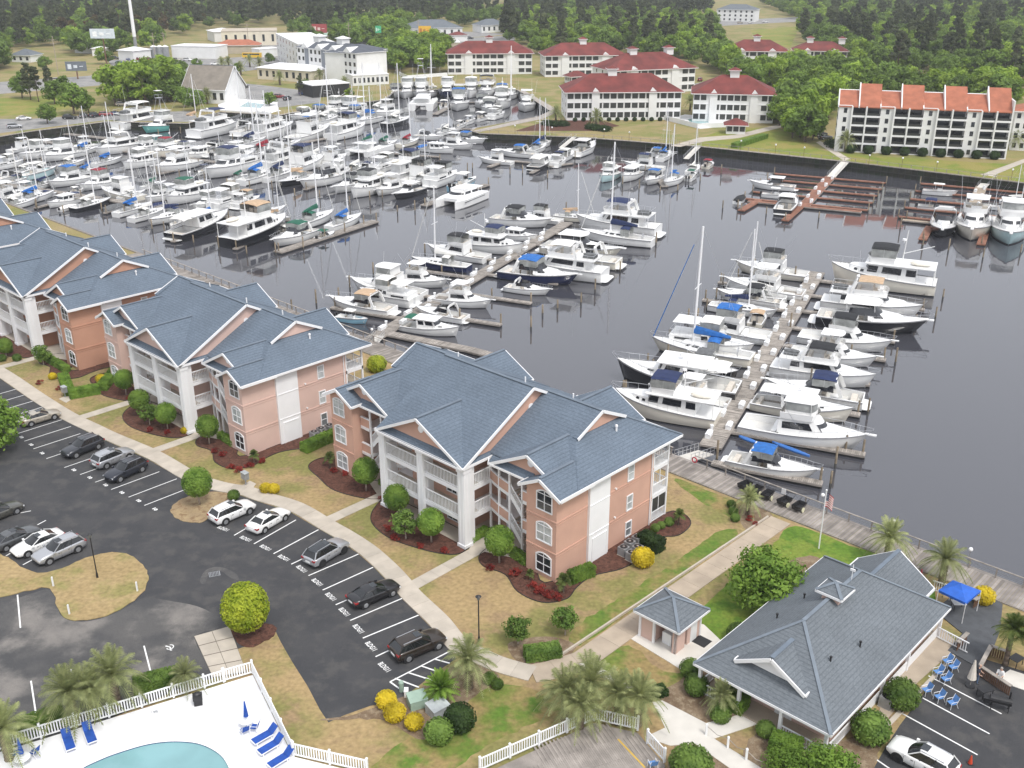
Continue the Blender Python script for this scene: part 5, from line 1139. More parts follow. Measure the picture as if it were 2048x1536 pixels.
# ---------------------------------------------------------------- boats: kind, stern px, bow px, hull, canvas
ROWS = [
 (24.3, ('from shore, right dock, right side', 'boats on the right dock'), [
  ('express', 1455,938, 1632,952, 'white','blue'), ('sportfish_closed', 1482,868, 1728,893, 'white','white'), ('downeast', 1505,822, 1700,838, 'cream','white'), ('express', 1722,815, 1532,783, 'white','navy'),
  ('motoryacht', 1545,748, 1745,776, 'white','black'), ('sportfish', 1585,708, 1748,740, 'white','navy'), ('sportfish_canvas', 1605,675, 1775,712, 'white','black'), ('express_hard', 1618,650, 1865,664, 'black','white'), ('motoryacht', 1645,615, 1838,640, 'white','tan'), ('trawler', 1868,592, 1662,556, 'cream','black')]),
 (24.3, ('from shore, right dock, left side', 'boats on the right dock'), [
  ('trawler', 1405,868, 1262,798, 'cream','navy'), ('sportfish', 1432,828, 1330,782, 'white','white'), ('downeast', 1450,812, 1262,742, 'black','white'), ('trawler', 1345,742, 1470,768, 'black','grey'), ('sail', 1492,738, 1315,692, 'cream','blue'), ('sundeck', 1338,694, 1505,712, 'white','white'), ('sportfish_canvas', 1530,690, 1375,655, 'white','blue'), ('runabout', 1532,658, 1500,632, 'cream','tan'), ('sail', 1418,622, 1552,634, 'white','navy'), ('express', 1562,612, 1432,600, 'white','black'), ('sail', 1570,606, 1450,592, 'white','white'), ('sportfish', 1592,606, 1462,570, 'white','white'), ('sportfish_canvas', 1602,566, 1482,536, 'cream','black')]),
 (24.5, ('from shore, middle dock, left side', 'boats on the middle dock'), [
  ('console', 675,646, 735,642, 'lightblue','white'), ('express', 778,634, 668,610, 'white','tan'), ('sundeck', 820,616, 730,592, 'white','white'), ('sportfish_closed', 850,594, 697,584, 'white','white'), ('sportfish', 788,562, 892,578, 'white','white'), ('sail', 928,548, 834,526, 'navy','white'), ('sportfish_canvas', 972,524, 858,508, 'white','black'), ('trawler', 935,496, 1045,510, 'white','navy'), ('downeast', 1008,476, 1065,482, 'white','navy'), ('sportfish_canvas', 1112,450, 1048,436, 'white','black'), ('express', 1000,440, 1088,462, 'white','black'), ('sail', 1108,438, 1190,446, 'cream','tan')]),
 (24.5, ('from shore, middle dock, right side', 'boats on the middle dock'), [
  ('downeast', 812,656, 914,676, 'white','green'), ('express_open', 925,648, 840,626, 'white','navy'), ('sportfish', 868,604, 985,616, 'white','white'), ('express_open', 1012,584, 1100,588, 'white','white'), ('express', 1012,550, 1148,576, 'navy','blue'), ('motoryacht', 1188,570, 1062,532, 'white','white'), ('express_open', 1218,544, 1110,512, 'cream','red'), ('express_hard', 1095,500, 1236,524, 'cream','white'), ('sail', 1302,496, 1165,474, 'white','navy'), ('motoryacht', 1308,476, 1160,452, 'white','navy')]),
 (28, ('from left, front row, left marina', 'boats in the left marina'), [
  ('sportfish', -30,412, 60,392, 'white','white'), ('sail', 38,412, 104,392, 'white','blue'), ('downeast', 160,402, 98,418, 'white','navy'), ('sail', 152,426, 218,406, 'black','white'), ('covered', 218,428, 244,414, 'grey','grey'), ('sail', 244,436, 296,414, 'white','blue'), ('sail', 270,446, 330,424, 'white','white'), ('sail', 372,430, 302,454, 'white','navy'), ('console', 342,458, 378,444, 'white','white'), ('downeast', 347,484, 458,444, 'black','white'), ('trawler', 464,498, 565,456, 'black','tan'), ('sail', 500,446, 572,424, 'white','black'), ('express', 640,472, 534,494, 'white','green'), ('sail', 592,460, 668,434, 'white','green'), ('runabout', 636,482, 668,470, 'white','green'), ('sail', 656,462, 726,440, 'white','blue'), ('sail', 10,424, 70,404, 'white','white'), ('covered', 128,424, 150,414, 'white','white'), ('sail', 396,448, 440,430, 'white','blue'), ('runabout', 560,470, 588,460, 'white','white'), ('sail', 520,440, 590,440, 'cream','tan')]),
 (28, ('from left, second row, left marina', 'boats in the left marina'), [
  ('sportfish', 98,392, 4,402, 'white','white'), ('console', 20,372, 50,362, 'white','navy'), ('console', 45,362, 112,346, 'paleblue','white'), ('sportfish_canvas', 180,360, 96,378, 'white','blue'), ('runabout', 138,388, 172,382, 'white','white'), ('sportfish_canvas', 238,366, 160,384, 'white','red'), ('sportfish_closed', 290,398, 196,392, 'cream','white'), ('sundeck', 352,398, 290,402, 'white','grey'), ('trawler', 416,392, 330,412, 'white','green'), ('covered', 300,420, 330,410, 'white','navy'), ('sundeck', 418,420, 508,402, 'white','white'), ('covered', 384,440, 420,428, 'white','white'), ('sail', 280,376, 340,372, 'white','green'), ('runabout', 84,398, 112,390, 'white','navy'), ('sail', 240,402, 292,388, 'white','white'), ('sail', 60,380, 120,368, 'white','navy'), ('express_open', 0,364, 52,352, 'white','white'), ('sail', 350,388, 400,374, 'white','white'), ('sportfish_canvas', 440,408, 392,420, 'white','white'), ('sail', 150,352, 200,342, 'white','blue'), ('sundeck', 470,418, 520,404, 'white','tan')]),
 (28, ('from left, third row, left marina', 'boats in the left marina'), [
  ('sail', 188,334, 246,322, 'white','blue'), ('trawler', 312,326, 248,340, 'white','white'), ('sportfish', 396,330, 306,350, 'white','grey'), ('console', 392,350, 432,342, 'white','navy'), ('sundeck', 494,334, 424,362, 'white','navy'), ('sail', 462,366, 500,354, 'cream','green'), ('sail', 492,372, 548,350, 'white','blue'), ('sail', 536,366, 590,346, 'white','navy'), ('sail', 616,358, 560,378, 'black','tan'), ('express_open', 684,356, 598,382, 'white','black'), ('sportfish_tower', 660,360, 700,344, 'white','white'), ('express', 728,370, 668,390, 'white','black'), ('trawler', 768,376, 704,398, 'white','black'), ('sportfish', 808,376, 750,394, 'white','white'), ('express_hard', 844,384, 786,402, 'black','white'), ('powercat', 958,396, 884,418, 'white','white'), ('console', 905,386, 952,366, 'lightblue','white'), ('covered', 860,402, 892,392, 'white','grey'), ('sail', 640,372, 690,356, 'white','white'), ('sail', 420,346, 462,336, 'white','green'), ('sail', 724,378, 770,362, 'white','navy'), ('sail', 826,372, 870,358, 'white','white')]),
 (28, ('from left, fourth row, left marina', 'boats in the left marina'), [
  ('sail', 30,352, 80,340, 'white','white'), ('sail', 70,350, 110,338, 'cream','white'), ('sportfish_closed', 455,330, 500,312, 'white','navy'), ('express', 470,318, 520,306, 'white','black'), ('sail', 505,318, 560,302, 'white','red'), ('motoryacht', 540,342, 602,318, 'white','black'), ('sportfish_canvas', 576,350, 640,326, 'white','navy'), ('sundeck', 752,350, 796,334, 'white','white'), ('trawler', 790,362, 848,340, 'white','navy'), ('sportfish_canvas', 816,372, 874,350, 'white','black'), ('sundeck', 866,376, 908,356, 'white','black'), ('sail', 690,352, 740,338, 'white','white'), ('express', 720,350, 762,338, 'white','navy'), ('sail', 610,330, 660,316, 'white','white'), ('sportfish', 640,336, 690,320, 'white','white'), ('sail', 120,338, 170,326, 'white','white'), ('sundeck', 0,340, 40,330, 'white','white'), ('express', 520,334, 566,322, 'white','white'), ('console', 430,318, 462,308, 'white','white')]),
 (28, ('from left, rear row, left marina', 'boats in the left marina'), [
  ('sundeck', 110,308, 40,322, 'white','white'), ('sportfish_closed', 170,310, 78,326, 'white','white'), ('sportfish', 190,294, 146,304, 'white','black'), ('motoryacht', 268,296, 204,314, 'white','white'), ('sundeck', 325,298, 262,310, 'white','white'), ('trawler', 362,304, 306,318, 'cream','red'), ('sundeck', 388,304, 350,312, 'white','navy'), ('downeast', 412,308, 384,322, 'white','white'), ('motoryacht', 250,262, 318,242, 'white','white'), ('sportfish_tower', 365,254, 284,268, 'teal','white'), ('sail', 366,250, 412,240, 'white','tan'), ('motoryacht', 392,282, 476,254, 'white','navy'), ('express', 478,276, 532,258, 'white','black'), ('motoryacht', 506,284, 584,262, 'white','white'), ('sportfish', 588,286, 655,266, 'white','white'), ('trawler', 676,282, 716,264, 'white','navy'), ('covered', 575,270, 600,258, 'white','black'), ('sail', 452,268, 505,250, 'white','grey'), ('sail', 200,304, 240,292, 'white','white'), ('sail', 150,312, 196,300, 'white','blue'), ('express', 420,316, 460,300, 'white','black'), ('sail', 480,298, 530,284, 'white','navy'), ('sail', 560,300, 600,288, 'white','white'), ('sportfish', 28,306, 70,296, 'white','white')]),
 (28, ('from left, row below the restaurant', 'boats in the left marina'), [
  ('express', 622,232, 582,242, 'white','white'), ('express', 655,228, 612,238, 'white','blue'), ('sail', 680,236, 644,248, 'cream','white'), ('trawler', 692,220, 652,230, 'white','white'), ('sundeck', 714,222, 684,234, 'white','white'), ('express', 722,228, 690,238, 'white','blue'), ('console', 700,246, 734,240, 'lightblue','white'), ('sail', 728,244, 692,252, 'white','blue'), ('sail', 752,240, 716,254, 'white','blue'), ('sportfish', 788,226, 756,238, 'white','white'), ('sail', 778,258, 812,242, 'black','white'), ('sail', 742,232, 776,222, 'white','white'), ('sail', 640,252, 668,240, 'white','white'), ('console', 600,252, 632,246, 'white','blue')]),
 (4, ('from left, along the back basin wall', 'boats in the back basin'), [
  ('express', 790,186, 792,200, 'white','grey'), ('sportfish_closed', 815,184, 817,202, 'white','black'), ('sportfish_tower', 842,184, 844,202, 'white','white'), ('sail', 864,184, 866,198, 'white','white'), ('sportfish_closed', 894,184, 896,200, 'navy','white'), ('express_hard', 917,186, 919,200, 'white','black'), ('trawler', 942,184, 944,200, 'white','white'), ('motoryacht', 972,184, 974,200, 'white','black'), ('express', 1002,186, 1004,200, 'white','blue'), ('sail', 1020,188, 1026,204, 'white','white')]),
 (4, ('from left, middle of the back basin', 'boats in the back basin'), [
  ('powercat', 850,224, 848,206, 'white','white'), ('runabout', 888,222, 890,208, 'white','white'), ('sportfish_canvas', 916,208, 920,226, 'white','blue'), ('express', 962,206, 966,222, 'white','grey'), ('console', 986,210, 990,222, 'white','white'), ('trawler', 998,206, 1010,222, 'white','white'), ('sportfish', 1050,212, 1056,226, 'white','white'), ('express', 975,216, 980,230, 'white','white')]),
 (28, ('from left, central cluster by grassy point', 'boats in the centre of the marina'), [
  ('sailcat', 708,312, 776,298, 'white','green'), ('sail', 745,300, 800,290, 'white','green'), ('sail', 790,294, 846,286, 'cream','red'), ('express_open', 832,276, 882,282, 'white','red'), ('downeast', 846,302, 908,308, 'white','navy'), ('sportfish', 884,292, 940,302, 'white','navy'), ('express', 912,282, 966,290, 'white','blue'), ('covered', 838,300, 852,294, 'white','blue'), ('sail', 870,270, 920,264, 'white','white'), ('express_open', 880,262, 916,268, 'white','red'), ('console', 926,250, 952,244, 'white','white'), ('runabout', 948,244, 982,236, 'white','white'), ('console', 912,258, 930,252, 'white','white'), ('sundeck', 985,240, 1005,232, 'white','white')]),
 (24.3, ('from left, beneath the far sea wall', 'boats under the far sea wall'), [
  ('sportfish', 1014,326, 968,328, 'white','white'), ('express', 1062,318, 1004,308, 'white','blue'), ('downeast', 1066,342, 1100,326, 'black','white'), ('sail', 1045,306, 1108,298, 'white','blue'), ('sail', 1062,296, 1114,288, 'white','navy'), ('sundeck', 1098,334, 1138,326, 'white','navy'), ('express', 1104,322, 1160,314, 'white','white'), ('express_hard', 1132,312, 1204,300, 'white','white'), ('trawler', 1234,352, 1200,366, 'paleblue','white'), ('downeast', 1278,350, 1242,366, 'white','white'), ('sportfish_canvas', 1328,338, 1246,338, 'white','navy'), ('express', 1324,358, 1286,372, 'white','blue'), ('sail', 1362,360, 1326,376, 'white','blue'), ('express', 1290,312, 1350,316, 'white','blue'), ('console', 1368,362, 1398,354, 'white','green'), ('sail', 1362,348, 1412,340, 'white','white'), ('runabout', 1398,336, 1436,332, 'cream','red'), ('sail', 1306,322, 1352,312, 'white','blue')]),
 (24.3, ('from left, at the composite docks', 'boats at the composite docks'), [
  ('covered', 1468,408, 1492,398, 'white','black'), ('express_hard', 1588,382, 1500,374, 'white','white'), ('console', 1528,398, 1578,394, 'white','white'), ('express_hard', 1556,430, 1592,408, 'black','white'), ('console', 1852,392, 1906,388, 'white','white'), ('runabout', 1842,424, 1900,420, 'white','navy'), ('express_open', 1890,448, 1878,480, 'black','white'), ('sportfish', 1950,442, 1938,488, 'cream','white'), ('sportfish_closed', 2022,448, 2008,498, 'paleblue','white'), ('sail', 1990,424, 2050,420, 'white','navy'), ('sail', 2010,412, 2060,408, 'white','white')]),
]
for snap, where, lst in ROWS:
    for i, b in enumerate(lst): place_boat(*b, snap, where, i)
# small craft on and by the right dock
kay = MB(); rg = []
for i in range(9): t_ = i/8; x = -2.6+5.2*t_; k = max(.03, .36*math.sin(math.pi*t_)**.6); rg.append([(x, -k, .25), (x, -k*.7, .05), (x, 0, 0), (x, k*.7, .05), (x, k, .25), (x, k*.5, .34), (x, -k*.5, .34)])
kay.loft(rg); KM = kay.mesh('kayak', True); KM.materials.append(mat('kayak_blue', (.04,.16,.48), .4))
for i, (a, b, lab) in enumerate((((1545, 880), (1620, 908), 'long blue covered canoe racked on the finger pier beside the big convertible yacht'), ((1478, 868), (1515, 882), 'blue covered canoe racked near the foot of the right dock'))):
    p, q = G(*a, DZ+.5), G(*b, DZ+.5); o = obj('canoe', KM, None, None, loc=((p+q)*.5)-Vector((0,0,.49)), rz=math.atan2(q.y-p.y, q.x-p.x)); o.scale = ((q-p).length/5.2, 1.1, 1.1); tag(o, lab, 'canoe')
# piles free of the fingers, as in the photo
for q in [(20, 430), (75, 420), (128, 430), (205, 428), (250, 430), (305, 462), (330, 470), (388, 490), (438, 500), (494, 512), (552, 510), (607, 500), (650, 480), (690, 468), (728, 452), (795, 428), (830, 425), (700, 415), (740, 405), (765, 400), (640, 400), (590, 395), (545, 385), (500, 380), (455, 372), (410, 365), (360, 358), (315, 352), (265, 350), (215, 345), (170, 342), (130, 340), (85, 330), (50, 326), (240, 262), (318, 276), (362, 270), (436, 290), (466, 282), (500, 292), (545, 292), (655, 300), (690, 290), (742, 300), (800, 318), (880, 325), (935, 345), (945, 340), (1020, 352), (1045, 350), (1095, 360), (1150, 320), (1245, 372), (1278, 382), (1320, 388), (1355, 385), (1400, 365), (1442, 350), (1290, 345), (1445, 420), (1475, 420), (1532, 432), (1637, 440), (1800, 460), (1812, 440), (1896, 505), (1845, 495), (1965, 520), (2040, 510),
          (585, 632), (633, 612), (678, 600), (700, 580), (747, 552), (820, 545), (850, 510), (1062, 660), (1085, 632), (1115, 622), (1162, 610), (1190, 585), (1240, 545), (1312, 490), (1088, 440), (1132, 430), (1250, 800), (1305, 745), (1335, 720), (1357, 690), (1395, 640), (1413, 620), (1432, 600), (1445, 575), (1475, 565), (1508, 540), (1590, 552), (1885, 600), (1870, 640), (1790, 730), (1735, 830), (1690, 905), (1670, 935), (1660, 975), (1433, 925), (1580, 660), (1662, 700), (1700, 720), (1620, 770)]:
    pile(G(*q, WZ), rng.uniform(1.9, 3.0))
PILES.sort(key=lambda p: p[0].x/p[0].y)
for i, (p, h) in enumerate(PILES):
    o = obj('mooring_pile', PILE_ME, None, None, loc=(p.x, p.y, WZ-.2)); o.scale = (1, 1, h+.2); o['u'] = 0; del o['u']
    near_ = 'left marina' if p.x/p.y < -.12 else 'middle dock' if p.x/p.y < .12 else 'right dock'
    tag(o, 'weathered timber mooring pile in the %s waters, %s from the left of all piles' % (near_, ordn(i)), 'pile', 'mooring piles')
    wf = obj('wet_foot', WET_ME, None, o); wf.scale = (1, 1, 1/(h+.2)); wf.location = (0, 0, .2/(h+.2))
for k, v in list(PROTO.items()):
    if v is not None: drop(v)
# ---------------------------------------------------------------- plants
def leaf_cloud(mb, rnd, c, rad, n, size, shell=.55, flat=1.0, up=.25):
    """n leaf quads through an ellipsoid, denser towards its skin"""
    cx, cy, cz = c; rx, ry, rz = rad
    for _ in range(n):
        u = rnd.uniform(-1, 1); a = rnd.uniform(0, 2*math.pi); s = math.sqrt(1-u*u); d = Vector((s*math.cos(a), s*math.sin(a), u))
        k = shell+(1-shell)*rnd.random()**.5 if shell < 1 else 1+rnd.uniform(-.04, .04)
        p = Vector((cx+d.x*rx*k, cy+d.y*ry*k, cz+d.z*rz*k))
        nr = (d+Vector((rnd.uniform(-.7, .7), rnd.uniform(-.7, .7), rnd.uniform(-.5, .7)+up))).normalized()
        t = nr.orthogonal().normalized(); b = nr.cross(t); w = rnd.uniform(0, math.pi); t, b = t*math.cos(w)+b*math.sin(w), b*math.cos(w)-t*math.sin(w)
        sz = size*rnd.uniform(.6, 1.3); t *= sz; b *= sz*.62
        mb.add([p-t, p-b*.9, p+t, p+b*.9], [(0,1,2,3)])
def clump_crown(seed, R_, H_, z0, nclump, nleaf, size, crown='round', shell=.5):
    rnd = random.Random(seed); mb = MB()
    for i in range(nclump):
        t = (i+.5)/nclump
        if crown == 'pine':
            z = z0 + H_*(.15+.85*t); rr = R_*(1-.75*t)*rnd.uniform(.5, 1.0); cr = R_*rnd.uniform(.28, .5)*(1-.35*t)
        else:
            z = z0 + H_*(.12+.8*t); rr = R_*math.sin(math.pi*(.18+.72*t))*rnd.uniform(.35, .95); cr = R_*rnd.uniform(.28, .5)
        a = rnd.uniform(0, 2*math.pi); leaf_cloud(mb, rnd, (rr*math.cos(a), rr*math.sin(a), z), (cr, cr, cr*.7), nleaf, size, shell)
    return mb
def trunk_mesh(seed, h, r, limbs, z1, R_, tip=.4):
    rnd = random.Random(seed); mb = MB(); p = Vector((0, 0, -.1)); pts = [(p, r)]
    for k in range(4): q = Vector((rnd.uniform(-.06, .06)*h*.4, rnd.uniform(-.06, .06)*h*.4, h*(k+1)/4)); pts.append((q, r*(1-.6*(k+1)/4)))
    for (a, ra), (b, rb) in zip(pts, pts[1:]): mb.tube(a, b, ra, rb, 6)
    for k in range(limbs):
        a = 2*math.pi*k/limbs+rnd.uniform(-.4, .4); s = pts[2][0].lerp(pts[4][0], rnd.random()); mb.tube(s, s+Vector((math.cos(a)*R_*.6, math.sin(a)*R_*.6, R_*rnd.uniform(.3, .7))), r*.4, r*.12, 5)
    return mb
TREE = {}
def tree_proto(key, leaf, n, fc, ft, barkm='bark'):
    TREE[key] = []
    for k in range(n):
        c = fc(k).mesh('crown'); c.materials.append(LEAF[leaf]); t = ft(k).mesh('trunk', True); t.materials.append(M[barkm]); TREE[key].append((c, t))
def plant(name, key, p, label, cat, group=None, scale=1.0, sx=1.0, var=None, leaf=None, rz=None):
    c, t = TREE[key][rng.randrange(len(TREE[key])) if var is None else var]
    r = thing(name, label, cat, p, rng.uniform(0, 6.28) if rz is None else rz, group); r.scale = (scale*sx, scale*sx, scale)
    oc = obj('crown', c, None, r)
    if leaf: slotmat(oc, 0, LEAF[leaf])
    if t is not None: obj('trunk', t, None, r)
    return r
# far trees (real metres)
tree_proto('pine', 'pine', 5, lambda k: clump_crown(100+k, 3.6, 12, 5, 22, 60, .62, 'pine', .35), lambda k: trunk_mesh(k, 15, .28, 5, 6, 3))
tree_proto('oak', 'oak', 5, lambda k: clump_crown(200+k, 5.2, 8.5, 2.0, 26, 60, .62, 'round', .35), lambda k: trunk_mesh(k+9, 7, .35, 6, 3, 4))
tree_proto('spring', 'spring', 4, lambda k: clump_crown(300+k, 4.6, 9.5, 2.2, 24, 60, .6, 'round', .35), lambda k: trunk_mesh(k+19, 8, .3, 6, 3, 4))
tree_proto('rust', 'rust', 2, lambda k: clump_crown(400+k, 3.6, 9, 4, 18, 50, .6, 'round', .3), lambda k: trunk_mesh(k+29, 10, .25, 6, 3, 3))
# clipped ball trees and shrubs
def ball(seed, rx, ry, rz, zc, n, size, flat_bottom=True, core=True):
    rnd = random.Random(seed); mb = MB()
    if core: mb.ball((0, 0, zc), rx*.9, ry*.9, rz*.9, 14, 9)
    for i in range(26):
        u = rnd.uniform(-1, 1); a = rnd.uniform(0, 6.28); s = math.sqrt(1-u*u); k = .93
        leaf_cloud(mb, rnd, (s*math.cos(a)*rx*k*.72, s*math.sin(a)*ry*k*.72, zc+u*rz*k*.72), (rx*.32, ry*.32, rz*.32), n//26//2, size, .7)
    leaf_cloud(mb, rnd, (0, 0, zc), (rx, ry, rz), n//2, size, 1.0); return mb
def stick(h, r=.07, n=1): mb = MB(); mb.tube((0, 0, -.05), (.03, .02, h), r, r*.75, 7); return mb
tree_proto('topiary', 'topiary', 3, lambda k: ball(500+k, 1.3, 1.3, 1.35, 2.35, 3600, .1), lambda k: stick(1.4, .1), 'bark_pale')
tree_proto('limeball', 'lime', 1, lambda k: ball(520+k, 1.85, 1.85, 2.0, 2.5, 5200, .13), lambda k: stick(1.0, .14), 'bark_pale')
tree_proto('shrub', 'shrub', 3, lambda k: ball(540+k, .8, .8, .7, .62, 1500, .085), lambda k: stick(.3, .05))
tree_proto('loose', 'shrub', 3, lambda k: clump_crown(560+k, 1.15, 1.9, .75, 34, 55, .12, 'round', .3), lambda k: trunk_mesh(k+40, 1.4, .08, 5, 1, 1.1), 'bark_pale')
tree_proto('broad', 'shrub', 2, lambda k: clump_crown(580+k, 2.5, 3.4, .5, 60, 90, .16, 'round', .3), lambda k: trunk_mesh(k+50, 2.4, .16, 6, 1, 2.2))
tree_proto('flower', 'red', 2, lambda k: clump_crown(600+k, .5, .5, .05, 14, 40, .06, 'round', .2), lambda k: stick(.25, .03))
tree_proto('ground', 'dark', 2, lambda k: clump_crown(620+k, 1.0, .55, .0, 26, 55, .09, 'round', .3), lambda k: stick(.2, .03))
def hedge_mesh(l, w, h, n, seed=1):
    rnd = random.Random(seed); mb = MB(); mb.box(-l/2+.08, l/2-.08, -w/2+.08, w/2-.08, 0, h-.08)
    for _ in range(n):
        f = rnd.random(); 
        if f < .45: p = Vector((rnd.uniform(-l/2, l/2), rnd.uniform(-w/2, w/2), h+rnd.uniform(-.06, .05))); d = Vector((0, 0, 1))
        elif f < .8: s = rnd.choice((-1, 1)); p = Vector((rnd.uniform(-l/2, l/2), s*w/2+rnd.uniform(-.05, .05), rnd.uniform(0, h))); d = Vector((0, s, .3))
        else: s = rnd.choice((-1, 1)); p = Vector((s*l/2+rnd.uniform(-.05, .05), rnd.uniform(-w/2, w/2), rnd.uniform(0, h))); d = Vector((s, 0, .3))
        nr = (d+Vector((rnd.uniform(-.8, .8), rnd.uniform(-.8, .8), rnd.uniform(-.4, .6)))).normalized(); t = nr.orthogonal().normalized(); b = nr.cross(t)*.06*rnd.uniform(.7, 1.4); t *= .09*rnd.uniform(.7, 1.4)
        mb.add([p-t, p-b, p+t, p+b], [(0,1,2,3)])
    return mb
def frond(mb, rnd, base, a, el, l, droop, lw, nl=24):
    """feather frond: arched stem with paired leaflets"""
    d = Vector((math.cos(a), math.sin(a), 0)); side = Vector((-d.y, d.x, 0)); pts = []
    for i in range(nl+1):
        t = i/nl; pts.append(base + d*(l*t*math.cos(el)*(1-.12*t)) + Vector((0, 0, l*(math.sin(el)*t - droop*t*t))))
    for i in range(1, nl):
        p = pts[i]; tg = (pts[i+1]-pts[i-1]).normalized(); w = lw*math.sin(math.pi*(.12+.83*i/nl)); 
        for s in (-1, 1):
            e = p + side*(s*w) + tg*(w*.7) + Vector((0, 0, -w*rnd.uniform(.15, .5))); mb.add([p-tg*.02, e, p+tg*.035], [(0,1,2)])
    for i in range(nl): mb.bar(pts[i], pts[i+1], .03, .03)
def palm_crown(seed, h, n, l, lw, droop):
    rnd = random.Random(seed); mb = MB()
    for k in range(n):
        a = 2.4*k+rnd.uniform(-.2, .2); t = k/n; el = R(82-95*t)+rnd.uniform(-.12, .12); frond(mb, rnd, Vector((0, 0, h)), a, el, l*rnd.uniform(.85, 1.1), droop*(.6+.6*(1-abs(el))), lw)
    return mb
def palm_trunk(h, r):
    mb = MB(); n = 7
    for i in range(n): mb.tube((0, 0, h*i/n-.05), (0, 0, h*(i+1)/n), r*1.12 if i else r*1.3, r*.9, 8)
    return mb
tree_proto('pindo', 'palm', 3, lambda k: palm_crown(700+k, 2.4, 46, 2.5, .42, .62), lambda k: palm_trunk(2.4, .27))
tree_proto('sabal', 'palm_green', 2, lambda k: palm_crown(720+k, 3.6, 40, 1.7, .5, .55), lambda k: palm_trunk(3.6, .2))
tree_proto('sago', 'topiary', 1, lambda k: palm_crown(740+k, 1.0, 60, 1.45, .22, .35), lambda k: palm_trunk(1.0, .25))
tree_proto('youngpalm', 'palm_green', 2, lambda k: palm_crown(760+k, 1.1, 18, .75, .3, .5), lambda k: palm_trunk(1.1, .07))
# -------- near planting (pixel of each foot)
n_ = 0
def many(name, key, lst, label, cat, group, **kw):
    for i, q in enumerate(lst):
        sc = q[2] if len(q) > 2 else 1.0; plant(name, key, G(q[0], q[1]), '%s, %s' % (label, q[3] if len(q) > 3 else ordn(i)+' from the left'), cat, group, scale=sc, **kw)
many('ball_tree', 'topiary', [(253, 790, .95, 'by the horseshoe hedge'), (283, 832, .95, 'left of the pale pink block\'s columns'), (336, 860, .95, 'right of the pale pink block\'s columns'), (419, 888, 1.0, 'by the pale pink block\'s right entry'), (733, 982, 1.05, 'left of the salmon block\'s columns'), (795, 1035, 1.0, 'leftmost of three before the salmon columns'), (863, 1085, 1.0, 'right-hand one before the salmon columns'), (999, 1126, 1.05, 'by the salmon block\'s right entry'), (400, 1010, 1.15, 'standing on the straw island'), (14, 716, .8, 'at the clay block\'s left bed')], 'clipped round green tree on pale stem', 'tree', 'clipped ball trees')
plant('ball_tree', 'limeball', G(496, 1266), 'big clipped yellow-green ball tree beside the concrete pad', 'tree', scale=1.05)
many('loose_tree', 'loose', [(300, 850, 1.0, 'among the ball trees of the pale pink block'), (812, 1078, 1.15, 'between ball trees before the salmon columns'), (88, 730, 1.1, 'right of the clay block\'s columns'), (1036, 1288, 1.0, 'left of two on the lawn by the lamp'), (1130, 1270, 1.0, 'right of two on the lawn by the path')], 'small multi-stemmed green tree', 'tree', 'small multi-stemmed trees')
plant('broad_tree', 'broad', G(1530, 1215), 'large bushy bright green tree left of the clubhouse roof', 'tree', scale=1.35, leaf='topiary')
plant('broad_tree', 'broad', G(1650, 1585), 'bushy bright green tree at the bottom before the clubhouse porch', 'tree', scale=.85, leaf='hedge')
plant('broad_tree', 'broad', G(1570, 1560), 'leafy green bush left of the clubhouse porch corner at the bottom', 'bush', scale=.6, leaf='hedge')
plant('broad_tree', 'broad', G(-22, 905), 'leafy tree cut off by the left edge above the parking lot', 'tree', scale=1.6, var=0, leaf='topiary')
many('round_shrub', 'shrub', [(468, 998, .8, 'beside the straw island'), (18, 705, .8, 'left of the clay columns'), (35, 722, .8, 'in the clay block\'s bed'), (5, 722, .75, 'at the left edge'), (1505, 1000, .7), (1462, 1014, .6), (1466, 1028, .62), (1470, 1042, .62), (1310, 1062, .6, 'first under the rear porch'), (1322, 1056, .55, 'second under the rear porch'), (1338, 1050, .65, 'third under the rear porch'), (1738, 1478, 1.75, 'large one at the clubhouse corner'), (1800, 1410, 1.7, 'large one beside the clubhouse wall'), (1440, 1440, 1.0, 'by the clubhouse steps left'), (1392, 1385, 1.2, 'big one left of the clubhouse porch'), (1380, 1350, 1.1, 'behind the gazebo terrace'), (1380, 1555, 1.9, 'large one at the bottom by the white path'), (980, 1365, .7, 'left of two by the sago palm'), (995, 1375, .6, 'right of two by the sago palm'), (1500, 1310, 1.3, 'under the bright tree'), (1475, 1280, 1.2, 'by the small gazebo'), (1530, 1470, .9, 'by the clubhouse walk'), (878, 1480, 1.35, 'glossy one with white flowers near the utility boxes'), (920, 1455, 1.5, 'dark one behind the white flowering bush')], 'rounded green shrub', 'shrub', 'rounded shrubs')
for o in list(COL.objects):
    if o.get('label', '').startswith('rounded green shrub, dark one'): slotmat(o.children[0], 0, LEAF['dark'])
many('yellow_shrub', 'shrub', [(773, 1412, 1.0, 'leftmost of three by the utility boxes'), (790, 1438, 1.05, 'middle of three by the utility boxes'), (829, 1455, .9, 'rightmost of three by the utility boxes'), (1285, 1130, 1.35, 'beside the air conditioners'), (532, 984, .8, 'crescent by the mailbox, left end'), (548, 985, .8, 'crescent by the mailbox, right end'), (106, 758, .7, 'in the clay block\'s bed'), (203, 765, .9, 'by the horseshoe hedge'), (370, 866, .6, 'by the pale pink columns'), (1965, 1205, 1.2, 'beside the blue canopy'), (2040, 1262, .8, 'at the right edge'), (1445, 1438, .6, 'by the clubhouse steps')], 'bright yellow flowering bush', 'bush', 'yellow flowering bushes', leaf='yellow')
